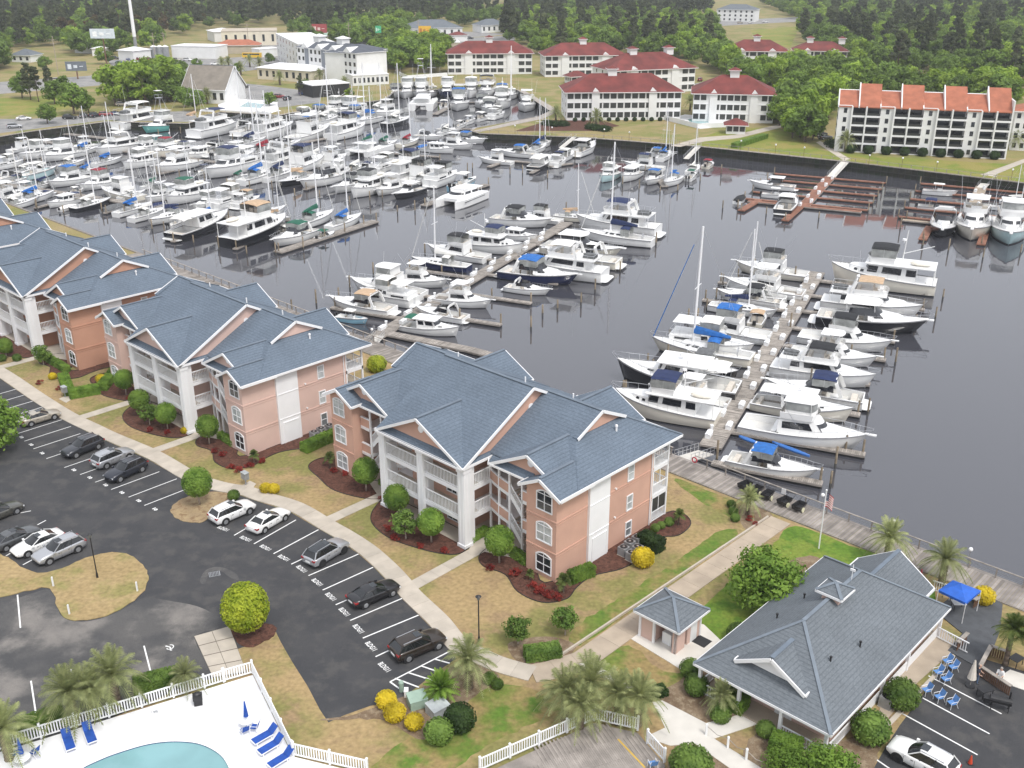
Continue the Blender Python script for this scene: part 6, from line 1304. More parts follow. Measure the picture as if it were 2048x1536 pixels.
many('azalea', 'flower', [(300, 862, 1.0), (335, 868, 1.0), (478, 945, 1.2), (500, 935, 1.1), (462, 938, 1.0), (525, 925, 1.0), (430, 905, 1.0), (446, 912, 1.0), (80, 768, 1.0), (120, 780, 1.0), (260, 800, 1.0), (690, 950, 1.0), (668, 945, 1.0), (765, 1000, .9), (775, 1060, 1.0), (790, 1080, 1.1), (840, 1095, .9), (890, 1105, 1.0), (980, 1140, 1.0), (1030, 1150, 1.2), (1080, 1185, 1.3), (1100, 1195, 1.3), (1112, 1200, 1.1), (1065, 1175, 1.0), (1500, 1040, .9), (1510, 1050, .7)], 'low red azalea in the mulch bed', 'bush', 'red azaleas')
many('young_palm', 'youngpalm', [(509, 926, 1.0, 'in the pale pink block\'s bed'), (661, 936, 1.2, 'left of the salmon block'), (1127, 1185, 1.2, 'at the salmon block\'s front corner'), (1357, 1050, 1.1, 'by the salmon block\'s rear porch'), (163, 735, .9, 'in the clay block\'s bed'), (1060, 1160, .7, 'small one under the salmon window')], 'little fan palm', 'palm', 'little palms')
many('pindo_palm', 'pindo', [(938, 1375, 1.15, 'beside the hatched parking bay'), (1495, 1030, .8, 'by the boardwalk carts'), (1772, 1125, 1.15, 'behind the clubhouse, left of two by the boardwalk'), (1882, 1170, 1.15, 'behind the clubhouse, right of two by the boardwalk'), (150, 1450, 1.3, 'leftmost of the pair over the pool fence'), (235, 1415, 1.3, 'right of the pair over the pool fence'), (190, 1432, 1.1, 'between the pair over the pool fence'), (375, 1385, .75, 'small one by the pool gate'), (20, 1520, 1.2, 'in the bottom left corner'), (1130, 1440, 1.15, 'left one of the thicket by the wood deck'), (1180, 1430, 1.3, 'tall one of the thicket by the wood deck'), (1235, 1445, 1.1, 'right of centre in the thicket by the deck'), (1275, 1450, 1.1, 'right one of the thicket by the wood deck'), (1160, 1460, 1.0, 'front one of the thicket by the deck'), (1440, 1425, .7, 'by the clubhouse porch steps')], 'silvery feather palm', 'palm', 'silvery feather palms')
many('fan_palm', 'sabal', [(2010, 1330, 1.0, 'over the brown planter on the right'), (2055, 1345, 1.1, 'at the right edge')], 'green palm', 'palm', 'green palms on the right')
plant('sago_palm', 'sago', G(882, 1400), 'dark green sago palm near the hatched parking bay', 'palm', scale=1.25)
# clipped hedges
def hedge(a, b, w_, h, label, leaf='hedge', n=2600):
    p, q = G(*a), G(*b); l = (q-p).length; me = hedge_mesh(l, w_, h, n, int(a[0])).mesh('hedge'); me.materials.append(LEAF[leaf])
    o = obj('hedge', me, None, None, loc=(p+q)*.5, rz=math.atan2(q.y-p.y, q.x-p.x)); tag(o, label, 'hedge', 'clipped hedges')
hedge((608, 905), (684, 870), 1.3, 1.1, 'clipped hedge along the pale pink block by the air conditioners')
hedge((762, 968), (790, 985), .7, .7, 'low clipped hedge at the salmon block\'s left entry', 'topiary', 1200)
hedge((940, 1085), (975, 1065), .8, .7, 'low clipped hedge beside the salmon corner column', 'topiary', 1200)
hedge((1025, 1110), (1055, 1130), .8, .8, 'low clipped hedge under the salmon block\'s stair', 'topiary', 1200)
hedge((440, 875), (470, 893), .8, .8, 'low clipped hedge under the pale pink block\'s stair', 'topiary', 1200)
hedge((1282, 1085), (1322, 1105), 1.4, 1.3, 'dark clipped hedge behind the yellow bush and air conditioners', 'dark', 1800)
hedge((1140, 1165), (1185, 1148), 1.0, 1.1, 'row of upright clipped bushes at the salmon wall', 'hedge', 1600)
hedge((128, 760), (140, 792), 1.3, 1.1, 'left arm of the horseshoe hedge'); hedge((140, 796), (200, 785), 1.4, 1.1, 'front arm of the horseshoe hedge'); hedge((205, 782), (222, 760), 1.3, 1.0, 'right arm of the horseshoe hedge')
hedge((222, 755), (236, 735), 1.0, .8, 'hedge stub behind the horseshoe hedge', 'topiary', 1200); hedge((95, 720), (135, 745), 1.0, .9, 'low hedge before the clay block', 'topiary', 1400)
hedge((270, 1385), (360, 1362), 1.4, 1.1, 'green hedge outside the pool fence near the gate', 'shrub'); hedge((40, 1470), (130, 1440), 1.4, 1.1, 'green hedge outside the pool fence at the left', 'shrub')
hedge((1050, 1318), (1120, 1308), 1.3, .9, 'low spreading hedge on the soil patch by the path', 'shrub', 1800); hedge((1280, 1400), (1330, 1385), 1.0, .6, 'dark low planting left of the clubhouse porch', 'dark', 1400)
hedge((1540, 1495), (1600, 1515), 1.5, 1.2, 'green hedge before the clubhouse porch rail', 'hedge'); hedge((1440, 1400), (1490, 1425), 1.3, 1.2, 'green hedge at the clubhouse porch left of the steps', 'hedge')
plant('flowering_bush', 'shrub', G(754, 742), 'cream-green variegated bush on the lawn beside the boardwalk', 'bush', scale=1.7, leaf='lime')
# ---------------------------------------------------------------- cars: x forward
M['car_paint'] = mat('car_paint', (.75,.75,.75), .3, .02, 1, coat=.6)
PAINT = {n: mat('paint_'+n, c, .3, .02, 1, coat=.6, metal=me_) for n, c, me_ in (('white', (.78,.78,.77), 0), ('silver', (.44,.45,.47), .5), ('beige', (.46,.42,.35), .4), ('charcoal', (.035,.038,.046), .3), ('navy', (.018,.021,.032), .2), ('black', (.009,.009,.011), 0), ('brown', (.033,.024,.018), .3), ('grey', (.10,.105,.11), .4), ('greyolive', (.10,.098,.085), .4), ('red', (.25,.02,.02), .1), ('blue', (.03,.07,.2), .2), ('yellow', (.72,.45,.02), 0))}
def make_car(kind):
    r = thing('car', 'x', 'car'); suv = kind == 'suv'; L, W = (4.7, 1.9) if suv else (4.8, 1.84); w = W/2
    if suv: st = [(-2.35, .55, .95, .86), (-2.28, .38, 1.05, .94), (-1.9, .3, 1.1, 1), (-.8, .24, 1.08, 1), (.6, .24, 1.06, 1), (1.0, .25, 1.08, 1), (1.5, .28, 1.02, .99), (2.0, .32, .93, .95), (2.28, .4, .8, .86), (2.36, .5, .7, .78)]
    else: st = [(-2.4, .5, .85, .84), (-2.33, .36, .98, .92), (-1.85, .26, 1.03, .99), (-1.2, .22, .98, 1), (.5, .2, .94, 1), (1.0, .21, .95, 1), (1.6, .25, .88, .98), (2.1, .28, .78, .93), (2.34, .36, .68, .84), (2.42, .45, .6, .76)]
    rings = []
    for x, z0, z1, k in st:
        b = w*k; m_ = z0+(z1-z0)*.45; half = [(b*.88, z0), (b*.98, z0+.1), (b, m_), (b*.985, z1-.12), (b*.93, z1-.02), (b*.6, z1+.03)]
        rings.append([(x, y, z) for y, z in half] + [(x, 0, z1+.045)] + [(x, -y, z) for y, z in half[::-1]])
    mb = MB(); mb.loft(rings); body = mb.build('body', M['car_paint'], r, smooth=True)
    # greenhouse: glass with a crowned, tapering roof
    if suv: x0, x1, z0, z1, rb, rf = -2.25, 1.15, 1.03, 1.64, .48, .98
    else: x0, x1, z0, z1, rb, rf = -2.0, 1.2, .92, 1.40, .95, 1.12
    a = ring(x0, x1, w*.9, w*.9, .3, 6, 6); b = ring(x0+rb, x1-rf, w*.66, w*.70, .16, 6, 6); n = len(a)
    def rz_(x): t = (x-x0-rb)/(x1-rf-x0-rb); return z1-.09*(1-t)**2-.03*t**4
    mb = MB(); mb.loft([[(x, y, z0) for x, y in a], [(x, y, rz_(x)) for x, y in b]], cap=False); mb.build('windows', M['car_glass'], r)
    mb = MB(); cxm = (x0+x1+rb-rf)/2; mb.loft([[((x-cxm)*k+cxm, y*j, rz_(x)+d) for x, y in b] for k, j, d in ((1.04, 1.05, -.045), (1.035, 1.03, -.005), (.97, .88, .03), (.8, .5, .05), (.6, .05, .055))]); roof = mb.build('roof', M['car_paint'], r, smooth=True)
    mb = MB(); mb.box(-.35, .2, -.36, .36, z1+.0, z1+.05); mb.build('sunroof', M['glass_dark'], roof)
    if suv:
        for s in (-1, 1): mb = MB(); mb.bar((x0+rb+.15, s*w*.6, z1-.0), (x1-rf-.1, s*w*.62, z1+.05), .05, .05); mb.build('roof_rail', M['steel'], roof)
    for s in (-1, 1):
        for (i, q) in ((0, .09), (6, .07)):
            pa, pb = Vector((*a[i], z0)), Vector((*b[i], z1)); pa.y *= -s if True else 1; pb.y *= -s
            mb = MB(); mb.bar(pa, pb, q, .05); mb.build('pillar', M['car_paint'], r)
        for t in ((.36, .60) if suv else (.45,)):
            pa = Vector((lerp(x0, x1, t+.05), s*w*.9, z0)); pb = Vector((lerp(x0+rb, x1-rf, t), s*w*.68, z1-.03)); mb = MB(); mb.bar(pa, pb, .09, .04); mb.build('pillar', M['black_metal'], r)
        mb = MB(); mb.box(.75, .95, s*(w+.02)-(.0 if s > 0 else .16), s*(w+.02)+(.16 if s > 0 else 0), z0-.02, z0+.13); mb.build('mirror', M['car_paint'], r)
        h = MB(); f0 = 2.05; h.box(f0, f0+.26, min(s*.52, s*.82), max(s*.52, s*.82), st[-2][2]-.16, st[-2][2]-.02); h.build('headlight', M['clear_lens'], r)
        h = MB(); h.box(-2.36 if suv else -2.41, -2.1, min(s*.55, s*.885), max(s*.55, s*.885), .86 if suv else .78, 1.02 if suv else .93); h.build('tail_light', M['red_lens'], r)
        for x in (-1.4, 1.42):
            rr = .37 if suv else .34
            d = MB(); d.tube((x, s*(w-.25), rr), (x, s*(w+.004), rr), rr+.09, rr+.09, 20); d.build('wheel_arch', M['dark'], r)
            t = MB(); t.tube((x, s*(w-.2), rr), (x, s*(w+.02), rr), rr, rr-.02, 18); wh = t.build('wheel', M['tyre'], r)
            t = MB(); t.tube((x, s*(w-.0), rr), (x, s*(w+.027), rr), rr*.68, rr*.64, 14); t.build('rim', M['rim'], wh)
    mb = MB(); mb.box(-2.43 if not suv else -2.38, -2.3, -.28, .28, .62, .78); mb.build('number_plate', M['paint_white'], r)
    mb = MB(); mb.box(2.2, 2.43 if not suv else 2.37, -.5, .5, .38, .52); mb.build('grille', M['black_metal'], r)
    # door seams
    mb = MB()
    for s in (-1, 1):
        for x in (-.75, .2, 1.0): mb.box(x-.008, x+.008, min(s*(w-.01), s*(w+.004)), max(s*(w-.01), s*(w+.004)), .35, z0-.14)
        for x in (-.55, .4): mb.box(x-.09, x+.09, min(s*(w-.01), s*(w+.02)), max(s*(w-.01), s*(w+.02)), z0-.22, z0-.18)
    mb.build('door_seams', M['black_metal'], r, kind='stuff')
    return r
M['car_glass'] = glass('car_glass', (.012,.014,.016), .12)
CARP = {k: make_car(k) for k in ('sedan', 'suv')}
def car_at(kind, rw, fw, col, label, rims=None, roofm=None, group=None, off=.95):
    a, b = G(*rw, .0), G(*fw, .0); d = (b-a).normalized(); n = Vector((-d.y, d.x, 0))
    if n.dot(Vector((0, 1, 0))) < 0: n = -n
    c = (a+b)*.5 + n*off*.92
    sw = {'car_paint': PAINT[col]}
    if rims: sw['rim'] = M[rims]
    o = dup(CARP[kind], None, sw); o.name = 'parked_car'; o.location = (c.x, c.y, .014); o.rotation_euler = (0, 0, math.atan2(d.y, d.x))
    if roofm:
        for k in o.children:
            if k.name.startswith('roof') and not k.name.startswith('roof_rail'): slotmat(k, 0, M[roofm])
    tag(o, label, 'car', group or 'cars parked in the near lot'); return o
for q in (('sedan', (62.5, 854), (110.7, 839.3), 'beige', 'beige sedan parked alone in the upper left stalls'), ('suv', (199.6, 898), (151.4, 917.5), 'charcoal', 'charcoal SUV facing out, left of the silver hatchback'), ('suv', (210, 940), (262, 918), 'silver', 'silver hatchback beside the navy SUV'),
          ('suv', (285, 944.5), (241.6, 964.7), 'navy', 'dark navy SUV facing out beside the silver hatchback'), ('suv', (450.7, 1050.7), (500.5, 1028.7), 'white', 'white SUV beside the straw island with the ball tree'), ('sedan', (528.6, 1068.3), (572.3, 1041.5), 'white', 'white sedan right of the white SUV'),
          ('suv', (642.7, 1135.3), (690, 1106.5), 'silver', 'silver crossover with black glass roof and black wheels', 'rim_black', 'glass_dark'), ('sedan', (730.8, 1218), (787, 1193), 'black', 'black sedan nosed in to the curved sidewalk'), ('suv', (815.4, 1326), (879, 1298.9), 'brown', 'dark brown SUV beside the hatched bay'),
          ('sedan', (-15, 1050), (31.6, 1030), 'greyolive', 'grey-olive sedan cut off by the left edge'), ('sedan', (15, 1103), (68, 1079), 'grey', 'dark grey sedan left of the white sedan on the left'), ('sedan', (112, 1092), (60, 1114), 'white', 'white sedan facing out between grey sedan and silver SUV'), ('suv', (158.6, 1104.7), (99.3, 1130.7), 'silver', 'silver SUV facing out beside the lamp island'), ('suv', (1890, 1575), (1776, 1514.8), 'white', 'white SUV with black wheels cut off by the bottom edge', 'rim_black')): car_at(*q)
# ---------------------------------------------------------------- boardwalk and its rail
bw = thing('boardwalk', 'grey plank boardwalk along the near sea wall behind the apartments', 'boardwalk', BL(130, 26.5, .14))
dock(None, [BL(130, 26.5), BL(-75, 26.5)], 3.5, None, 'wood_grey', plank=.3, z=.14, parent=bw)
bw.location.z = .14
rl = thing('boardwalk_rail', 'low timber and wire rail along the water side of the near boardwalk', 'railing', BL(-72, 28.15, .1)); o0 = BL(-72, 28.15, .1)
mb = MB(); mb.bar((0, 0, 1.05), BL(4, 28.15, 1.15)-o0, .16, .06); mb.build('top_rail', M['wood'], rl)
mb = MB(); mb.bar(BL(7, 28.15, 1.15)-o0, BL(128, 28.15, 1.15)-o0, .16, .06); mb.build('top_rail', M['wood'], rl)
for z in (.35, .7): mb = MB(); mb.bar((0, 0, z), BL(4, 28.15, .1+z)-o0, .03, .03); mb.build('wire', M['grey_metal'], rl); mb = MB(); mb.bar(BL(7, 28.15, .1+z)-o0, BL(128, 28.15, .1+z)-o0, .03, .03); mb.build('wire', M['grey_metal'], rl)
pm = MB(); pm.box(-.06, .06, -.06, .06, 0, 1.03); PME = pm.mesh('post'); PME.materials.append(M['wood_grey'])
for k in range(84):
    u = -72+k*2.4
    if 4 < u < 7: continue
    obj('post', PME, None, rl, loc=BL(u, 28.15, .1)-o0, rz=-HD)
globe = mat('globe_glass', (.85, .85, .86), .3, .02)
for i, u in enumerate((-11.3, -18.8, -26.2, 60.5, -33.5)):
    r = thing('globe_lamp', 'white globe lamp on the near boardwalk rail, %s' % (('left of the flagpole', 'right of the flagpole', 'beside the right feather palm', 'behind the pale pink block', 'at the right edge')[i]), 'lamp', BL(u, 28.3, .1), 0, 'globe lamps'); mb = MB(); mb.tube((0, 0, 0), (0, 0, 1.7), .04, .04, 6); mb.build('post', M['grey_metal'], r); mb = MB(); mb.ball((0, 0, 1.88), .2, .2, .2, 12, 8); mb.build('globe', globe, r, smooth=True)
# far rail with lamps
def far_rail(pts, label, pitch=3.0):
    r = thing('shore_rail', label, 'railing', pts[0]); o = pts[0]
    k = 0
    for a, b in zip(pts, pts[1:]):
        mb = MB(); mb.bar(a-o+Vector((0,0,1.0)), b-o+Vector((0,0,1.0)), .12, .08); mb.build('top_rail', M['wood'], r); L = (b-a).length
        for i in range(int(L/pitch)): obj('post', PME, None, r, loc=a.lerp(b, i*pitch/L)-o)
far_rail([p+Vector((0, .6, 0)) for p in px(farpx[16:21])], 'timber rail along the top of the far sea wall')
for i, q in enumerate([(1481, 300), (1550, 308), (1607, 314), (1737, 330), (1803, 336), (1872, 344), (2022, 360), (1030, 268), (1104, 272), (1208, 276), (1258, 282)]):
    r = thing('post_lamp', 'small post lamp on the far shore path, %s from the left' % ordn(sorted([1481, 1550, 1607, 1737, 1803, 1872, 2022, 1030, 1104, 1208, 1258]).index(q[0])), 'lamp', G(*q), 0, 'far shore lamps'); mb = MB(); mb.tube((0, 0, 0), (0, 0, 2.4), .05, .05, 5); mb.build('post', M['wood_brown'], r); mb = MB(); mb.ball((0, 0, 2.6), .25, .25, .25, 8, 6); mb.build('globe', globe, r)
# ---------------------------------------------------------------- fences with single pickets
pk = MB(); pk.box(-.045, .045, -.015, .015, .1, 1.12); PK = pk.mesh('picket'); PK.materials.append(M['white_vinyl'])
ps = MB(); ps.box(-.075, .075, -.075, .075, 0, 1.3); ps.add([(-.09, -.09, 1.3), (.09, -.09, 1.3), (.09, .09, 1.3), (-.09, .09, 1.3), (0, 0, 1.42)], [(0,1,4),(1,2,4),(2,3,4),(3,0,4)]); PS = ps.mesh('post'); PS.materials.append(M['white_vinyl'])
def fence(pts, label, base=.0, span=2.3, pitch=.19):
    r = thing('picket_fence', label, 'fence', pts[0]+Vector((0,0,base)), 0, 'white picket fences'); o = pts[0]
    for a, b in zip(pts, pts[1:]):
        d = b-a; L = d.length; n = max(1, round(L/span)); rz = math.atan2(d.y, d.x)
        for i in range(n+1):
            if i < n or b == pts[-1]: obj('post', PS, None, r, loc=a.lerp(b, i/n)-o, rz=rz)
        for i in range(n):
            p, q = a.lerp(b, i/n)-o, a.lerp(b, (i+1)/n)-o
            for z in (.16, 1.1): mb = MB(); mb.bar(p+Vector((0,0,z)), q+Vector((0,0,z)), .07, .1); mb.build('rail', M['white_vinyl'], r)
            m_ = int((q-p).length/pitch)
            for k in range(1, m_): obj('picket', PK, None, r, loc=p.lerp(q, k/m_), rz=rz)
    return r
fence([G(-60, 1522), G(410, 1378)], 'long white picket fence along the pool behind the feather palms', .1); fence([G(410, 1378), G(448, 1366)], 'white gate panels in the pool fence by the concrete pad', .1); fence([G(450, 1365), G(506, 1349), G(586, 1512)], 'white picket fence at the right corner of the pool', .1); fence([G(588, 1514), G(735, 1548)], 'white picket fence running right from the pool at the bottom', .1)
fence([G(960, 1548), G(1188, 1446), G(1275, 1466)], 'white picket fence round the grey wood deck', .25); fence([G(1294, 1492), G(1328, 1530)], 'short white picket fence at the deck entrance', .25)
for i, (a, b) in enumerate((((1412, 1470), (1455, 1496)), ((1455, 1496), (1492, 1520)), ((1492, 1520), (1530, 1545)))):
    r = thing('rope_fence', 'low white post and rope fence by the pale path, %s bay from the top' % ordn(i), 'fence', G(*a), 0, 'rope fence bays'); d = G(*b)-G(*a)
    obj('post', PS, None, r, loc=(0, 0, -.3)); mb = MB(); mb.path([Vector((0,0,.85)), d*.5+Vector((0,0,.6)), d+Vector((0,0,.85))], .025); mb.build('rope', M['wood'], r)
# ---------------------------------------------------------------- pool
outer_ = px([(-90, 1534), (506, 1352), (586, 1515), (736, 1552), (760, 1800), (-300, 1800)])
hole_ = closed_smooth(px([(150, 1552), (200, 1522), (258, 1501), (305, 1489), (350, 1485), (395, 1489), (430, 1504), (452, 1526), (460, 1560), (440, 1640), (250, 1690), (120, 1620)]), 4)
tri = tessellate_polygon([outer_, hole_]); al = outer_+hole_; mb = MB(); mb.add([(p.x, p.y, .1) for p in al], [t if (al[t[1]]-al[t[0]]).cross(al[t[2]]-al[t[0]]).z > 0 else tuple(reversed(t)) for t in tri])
n = len(outer_); 
for i in range(n): a, b = outer_[i], outer_[(i+1) % n]; mb.add([(a.x, a.y, 0), (b.x, b.y, 0), (b.x, b.y, .1), (a.x, a.y, .1)], [(0,1,2,3)])
pd_ = struct(mb.build('pool_deck', M['pooldeck']))
mb = MB(); m_ = len(hole_)
mb.loft([[(p.x, p.y, .1) for p in hole_], [(p.x, p.y, -.12) for p in hole_]], cap=False); mb.build('tile_band', mat('pool_tile', (.02,.05,.16), .3), pd_)
mb = MB(); cn = sum(hole_, Vector())/m_
mb.loft([[(p.x, p.y, .106) for p in hole_], [(p.x+(p-cn).normalized().x*.28, p.y+(p-cn).normalized().y*.28, .106) for p in hole_]], cap=False); mb.build('coping', M['white'], pd_)
pw = mat('pool_water', (.20,.37,.39), .06, .12, .25, bump=.1, bscale=1.5)
struct(sheet('pool_water', hole_, .03, pw))
def lounger(p, q, label):
    a, b = G(*p, .1), G(*q, .1); r = thing('sun_lounger', label, 'lounger', a, math.atan2((b-a).y, (b-a).x), 'blue pool loungers'); mb = MB(); mb.box(0, 1.35, -.32, .32, .32, .36); mb.build('seat', M['blue_fabric'], r); mb = MB(); mb.slab([(-.02, -.32, .36), (-.55, -.32, .8), (-.55, .32, .8), (-.02, .32, .36)], .05); mb.build('backrest', M['blue_fabric'], r)
    mb = MB(); mb.bar((-.1, -.34, .3), (1.4, -.34, .3), .05, .06); mb.bar((-.1, .34, .3), (1.4, .34, .3), .05, .06); mb.bar((1.4, -.34, .3), (1.4, .34, .3), .05, .06); mb.build('frame', M['white_vinyl'], r)
    for x in (.1, 1.25):
        for y in (-.32, .32): mb = MB(); mb.box(x-.03, x+.03, y-.03, y+.03, 0, .28); mb.build('leg', M['white_vinyl'], r)
lounger((136, 1482), (146, 1512), 'blue lounger by the pool fence, left of two'); lounger((178, 1468), (190, 1500), 'blue lounger by the pool fence, right of two'); lounger((540, 1472), (512, 1488), 'blue lounger right of the pool, topmost of three'); lounger((552, 1492), (522, 1510), 'blue lounger right of the pool, middle of three'); lounger((572, 1518), (540, 1538), 'blue lounger right of the pool, lowest of three')
def table_set(c, label, ul):
    p = G(*c, .1); r = thing('patio_table', label, 'table', p, 0); mb = MB(); mb.tube((0, 0, .68), (0, 0, .72), .55, .55, 20); mb.build('top', M['white_vinyl'], r); mb = MB(); mb.tube((0, 0, 0), (0, 0, .68), .06, .06, 8); mb.tube((0, 0, 0), (0, 0, .05), .3, .3, 12); mb.build('base', M['white_vinyl'], r)
    r = thing('closed_umbrella', ul, 'umbrella', p+Vector((0, 0, .722)), 0); mb = MB(); mb.tube((0, 0, 0), (0, 0, 1.75), .025, .02, 6); mb.build('pole', M['white'], r); mb = MB(); mb.tube((0, 0, .35), (0, 0, 1.7), .19, .05, 9); mb.build('canopy', M['blue_fabric'], r)
table_set((495, 1455), 'round white patio table by the pool\'s top right corner', 'closed blue umbrella through the table at the pool corner'); table_set((48, 1530), 'round white patio table at the bottom left by the pool', 'closed blue umbrella through the bottom left pool table')
def chair(c, face, label, m='sling_blue', z=.014, grp='blue sling chairs on the asphalt'):
    r = thing('sling_chair', label, 'chair', G(*c, z), face, grp); mb = MB(); mb.box(-.24, .24, -.26, .26, .4, .43); mb.build('seat', M[m], r); mb = MB(); mb.slab([(-.24, -.26, .43), (-.42, -.26, .95), (-.42, .26, .95), (-.24, .26, .43)], .03); mb.build('backrest', M[m], r)
    for y in (-.28, .28):
        mb = MB(); mb.path([(.25, y, 0), (.24, y, .62), (-.3, y, .64)], .02, 5); mb.build('arm', M['white_vinyl'], r); mb = MB(); mb.path([(-.42, y, 0), (-.22, y, .42), (-.42, y, .97)], .02, 5); mb.build('leg', M['white_vinyl'], r)
FA = math.atan2(VV.y, VV.x)
for i, (c, lab) in enumerate((((1892, 1330), 'topmost'), ((1904, 1342), 'second from the top'), ((1874, 1352), 'third from the top'), ((1889, 1366), 'fourth from the top'), ((1851, 1388), 'left of the lowest three'), ((1876, 1402), 'middle of the lowest three'), ((1902, 1414), 'right of the lowest three'))): chair(c, FA+2.6, 'white chair with blue sling on the asphalt, %s' % lab)
chair((1305, 1536), FA+1, 'white chair with blue sling on the wood deck at the bottom', z=.26, grp='deck chair'); chair((490, 1468), 2.2, 'white chair with blue sling, left at the pool corner table', 'blue_fabric', .1, 'pool chairs'); chair((510, 1462), 3.0, 'white chair with blue sling, right at the pool corner table', 'blue_fabric', .1, 'pool chairs'); chair((30, 1515), .3, 'blue chair at the bottom left pool table', 'blue_fabric', .1, 'pool chairs'); chair((70, 1512), 2.8, 'blue chair right of the bottom left pool table', 'blue_fabric', .1, 'pool chairs')
r = thing('grill', 'black covered grill at the pool fence', 'grill', G(397, 1408, .1), .3); mb = MB(); mb.box(-.35, .35, -.28, .28, .5, .9); mb.ball((0, 0, .9), .36, .28, .22, 10, 6); mb.build('lid', M['black_metal'], r); mb = MB(); mb.box(-.3, .3, -.25, .25, 0, .5); mb.build('cabinet', M['dark'], r)
r = thing('side_table', 'small white side table by the pool fence near the feather palms', 'table', G(312, 1425, .1), .3); mb = MB(); mb.box(-.25, .25, -.25, .25, .4, .45); mb.build('top', M['white_vinyl'], r)
for x in (-.2, .2):
    for y in (-.2, .2): mb = MB(); mb.box(x-.03, x+.03, y-.03, y+.03, 0, .4); mb.build('leg', M['white_vinyl'], r)
# wood deck at the bottom, planks running away from the camera
dk = px([(960, 1556), (1188, 1450), (1275, 1470), (1330, 1535), (1300, 1640), (950, 1640)])
wd = struct(sheet('wood_deck', dk, .2, M['wood_grey'], z0=0)); dd = (G(1275, 1470)-G(1320, 1530)).normalized(); dn = Vector((-dd.y, dd.x, 0))
def inpoly(p, poly):
    c = False; n = len(poly)
    for i in range(n):
        a, b = poly[i], poly[i-1]
        if (a.y > p.y) != (b.y > p.y) and p.x < (b.x-a.x)*(p.y-a.y)/(b.y-a.y)+a.x: c = not c
    return c
cc = sum(dk, Vector())/len(dk); pb = MB(); pb.box(-1.8, 1.8, -.072, .072, 0, .03); PBM = pb.mesh('plank'); PBM.materials.append(M['wood_grey'])
for i in range(-70, 70):
    for j in range(-4, 5):
        p = cc + dn*(i*.155) + dd*(j*3.63+(1.8 if i % 2 else 0))
        if inpoly(p, dk) and inpoly(p+dd*1.3, dk) and inpoly(p-dd*1.3, dk): obj('plank', PBM, None, wd, loc=(p.x, p.y, .204+rng.uniform(0, .006)), rz=math.atan2(dd.y, dd.x))
line(G(1236, 1478, .25), G(1290, 1535, .25), .14, wd, .245, 'painted_line').data.materials[0] = mat('paint_yellow', (.55,.36,.06), .6)
# ---------------------------------------------------------------- clubhouse
def hip(root, u0, u1, v0, v1, ze, slope, m='roof_grey', name='roof', cap=True, fas=True):
    """hip roof in building-frame metres; ridge along the longer side"""
    cx, hw = (u0+u1)/2, (u1-u0)/2; hl = (v1-v0)/2; k = min(hw, hl); zr = ze+k*slope
    if hl >= hw: r0, r1 = (cx, v0+k, zr), (cx, v1-k, zr)
    else: r0, r1 = (u0+k, (v0+v1)/2, zr), (u1-k, (v0+v1)/2, zr)
    c = [(u0, v0, ze), (u1, v0, ze), (u1, v1, ze), (u0, v1, ze)]; mb = MB()
    if hl >= hw: F = [[c[0], c[1], r0], [c[1], c[2], r1, r0], [c[2], c[3], r1], [c[3], c[0], r0, r1]]
    else: F = [[c[0], c[1], r1, r0], [c[1], c[2], r1], [c[2], c[3], r0, r1], [c[3], c[0], r0]]
    if hl == hw: F = [[c[i], c[(i+1) % 4], r0] for i in range(4)]
    for f in F: mb.slab(f, .16)
    o = mb.build(name, M[m], root)
    if cap:
        mb = MB(); up = Vector((0, 0, .03))
        if r0 != r1 and hl != hw: mb.bar(Vector(r0)+up, Vector(r1)+up, .3, .06)
        for q in c: rr = r0 if (Vector(q)-Vector(r0)).length < (Vector(q)-Vector(r1)).length else r1; mb.bar(Vector(q)+up, Vector(rr)+up, .26, .05)
        mb.build('ridge_cap', M['roof_cap_grey'] if m == 'roof_grey' else M[m], o)
    if fas:
        mb = MB()
        for i in range(4): mb.bar(Vector(c[i])-Vector((0,0,.1)), Vector(c[(i+1) % 4])-Vector((0,0,.1)), .1, .2)
        mb.build('fascia', M['white'], o)
    return o
M['roof_cap_grey'] = mat('roof_cap_grey', (.17,.20,.235), .85, .1, 1)
ch = thing('clubhouse', 'single-storey clubhouse with broad grey shingle hip roof and small cupola', 'clubhouse', BL(0, 0), -HD)   # local x = -u, y = v
hip(ch, 17.5, 28.9, -4.0, 16.7, 2.8, .66)
mb = MB(); mb.box(18.6, 27.9, -1.6, 15.4, 0, 2.75); mb.build('wall', M['stucco_pink'], ch)
mb = MB(); mb.box(17.9, 28.5, -3.6, -1.6, 0, .12); mb.build('porch_floor', M['concrete_tan'], ch)
for x in (17.95, 21.4, 24.9, 28.45):
    mb = MB(); mb.box(x-.12, x+.12, -3.72, -3.48, 0, 2.7); mb.build('porch_column', M['white'], ch)
for y in (1, 5.5, 10, 16.2): mb = MB(); mb.box(28.33, 28.57, y-.12, y+.12, 0, 2.7); mb.build('porch_column', M['white'], ch)
for a, b in (((18.1, -3.6, .1), (21.3, -3.6, .1)), ((25.0, -3.6, .1), (28.3, -3.6, .1)), ((28.45, -3.4, .1), (28.45, .9, .1)), ((17.95, -3.4, .1), (17.95, -1.6, .1))): railing('railing', a, b, ch, .95)
mb = MB(); mb.box(28.42, 28.46, .9, 15.9, 0, .95); mb.build('lattice', M['white_vinyl'], ch)
for x in (19.6, 22.0, 26.4): win_flat(ch, x, -1.6, .8, 1.5, 1.2, 'f', grid=(2, 2), gm='glass_pale')
mb = MB(); mb.box(23.4, 24.8, -1.66, -1.6, .12, 2.25); mb.build('door', M['white_vinyl'], ch)
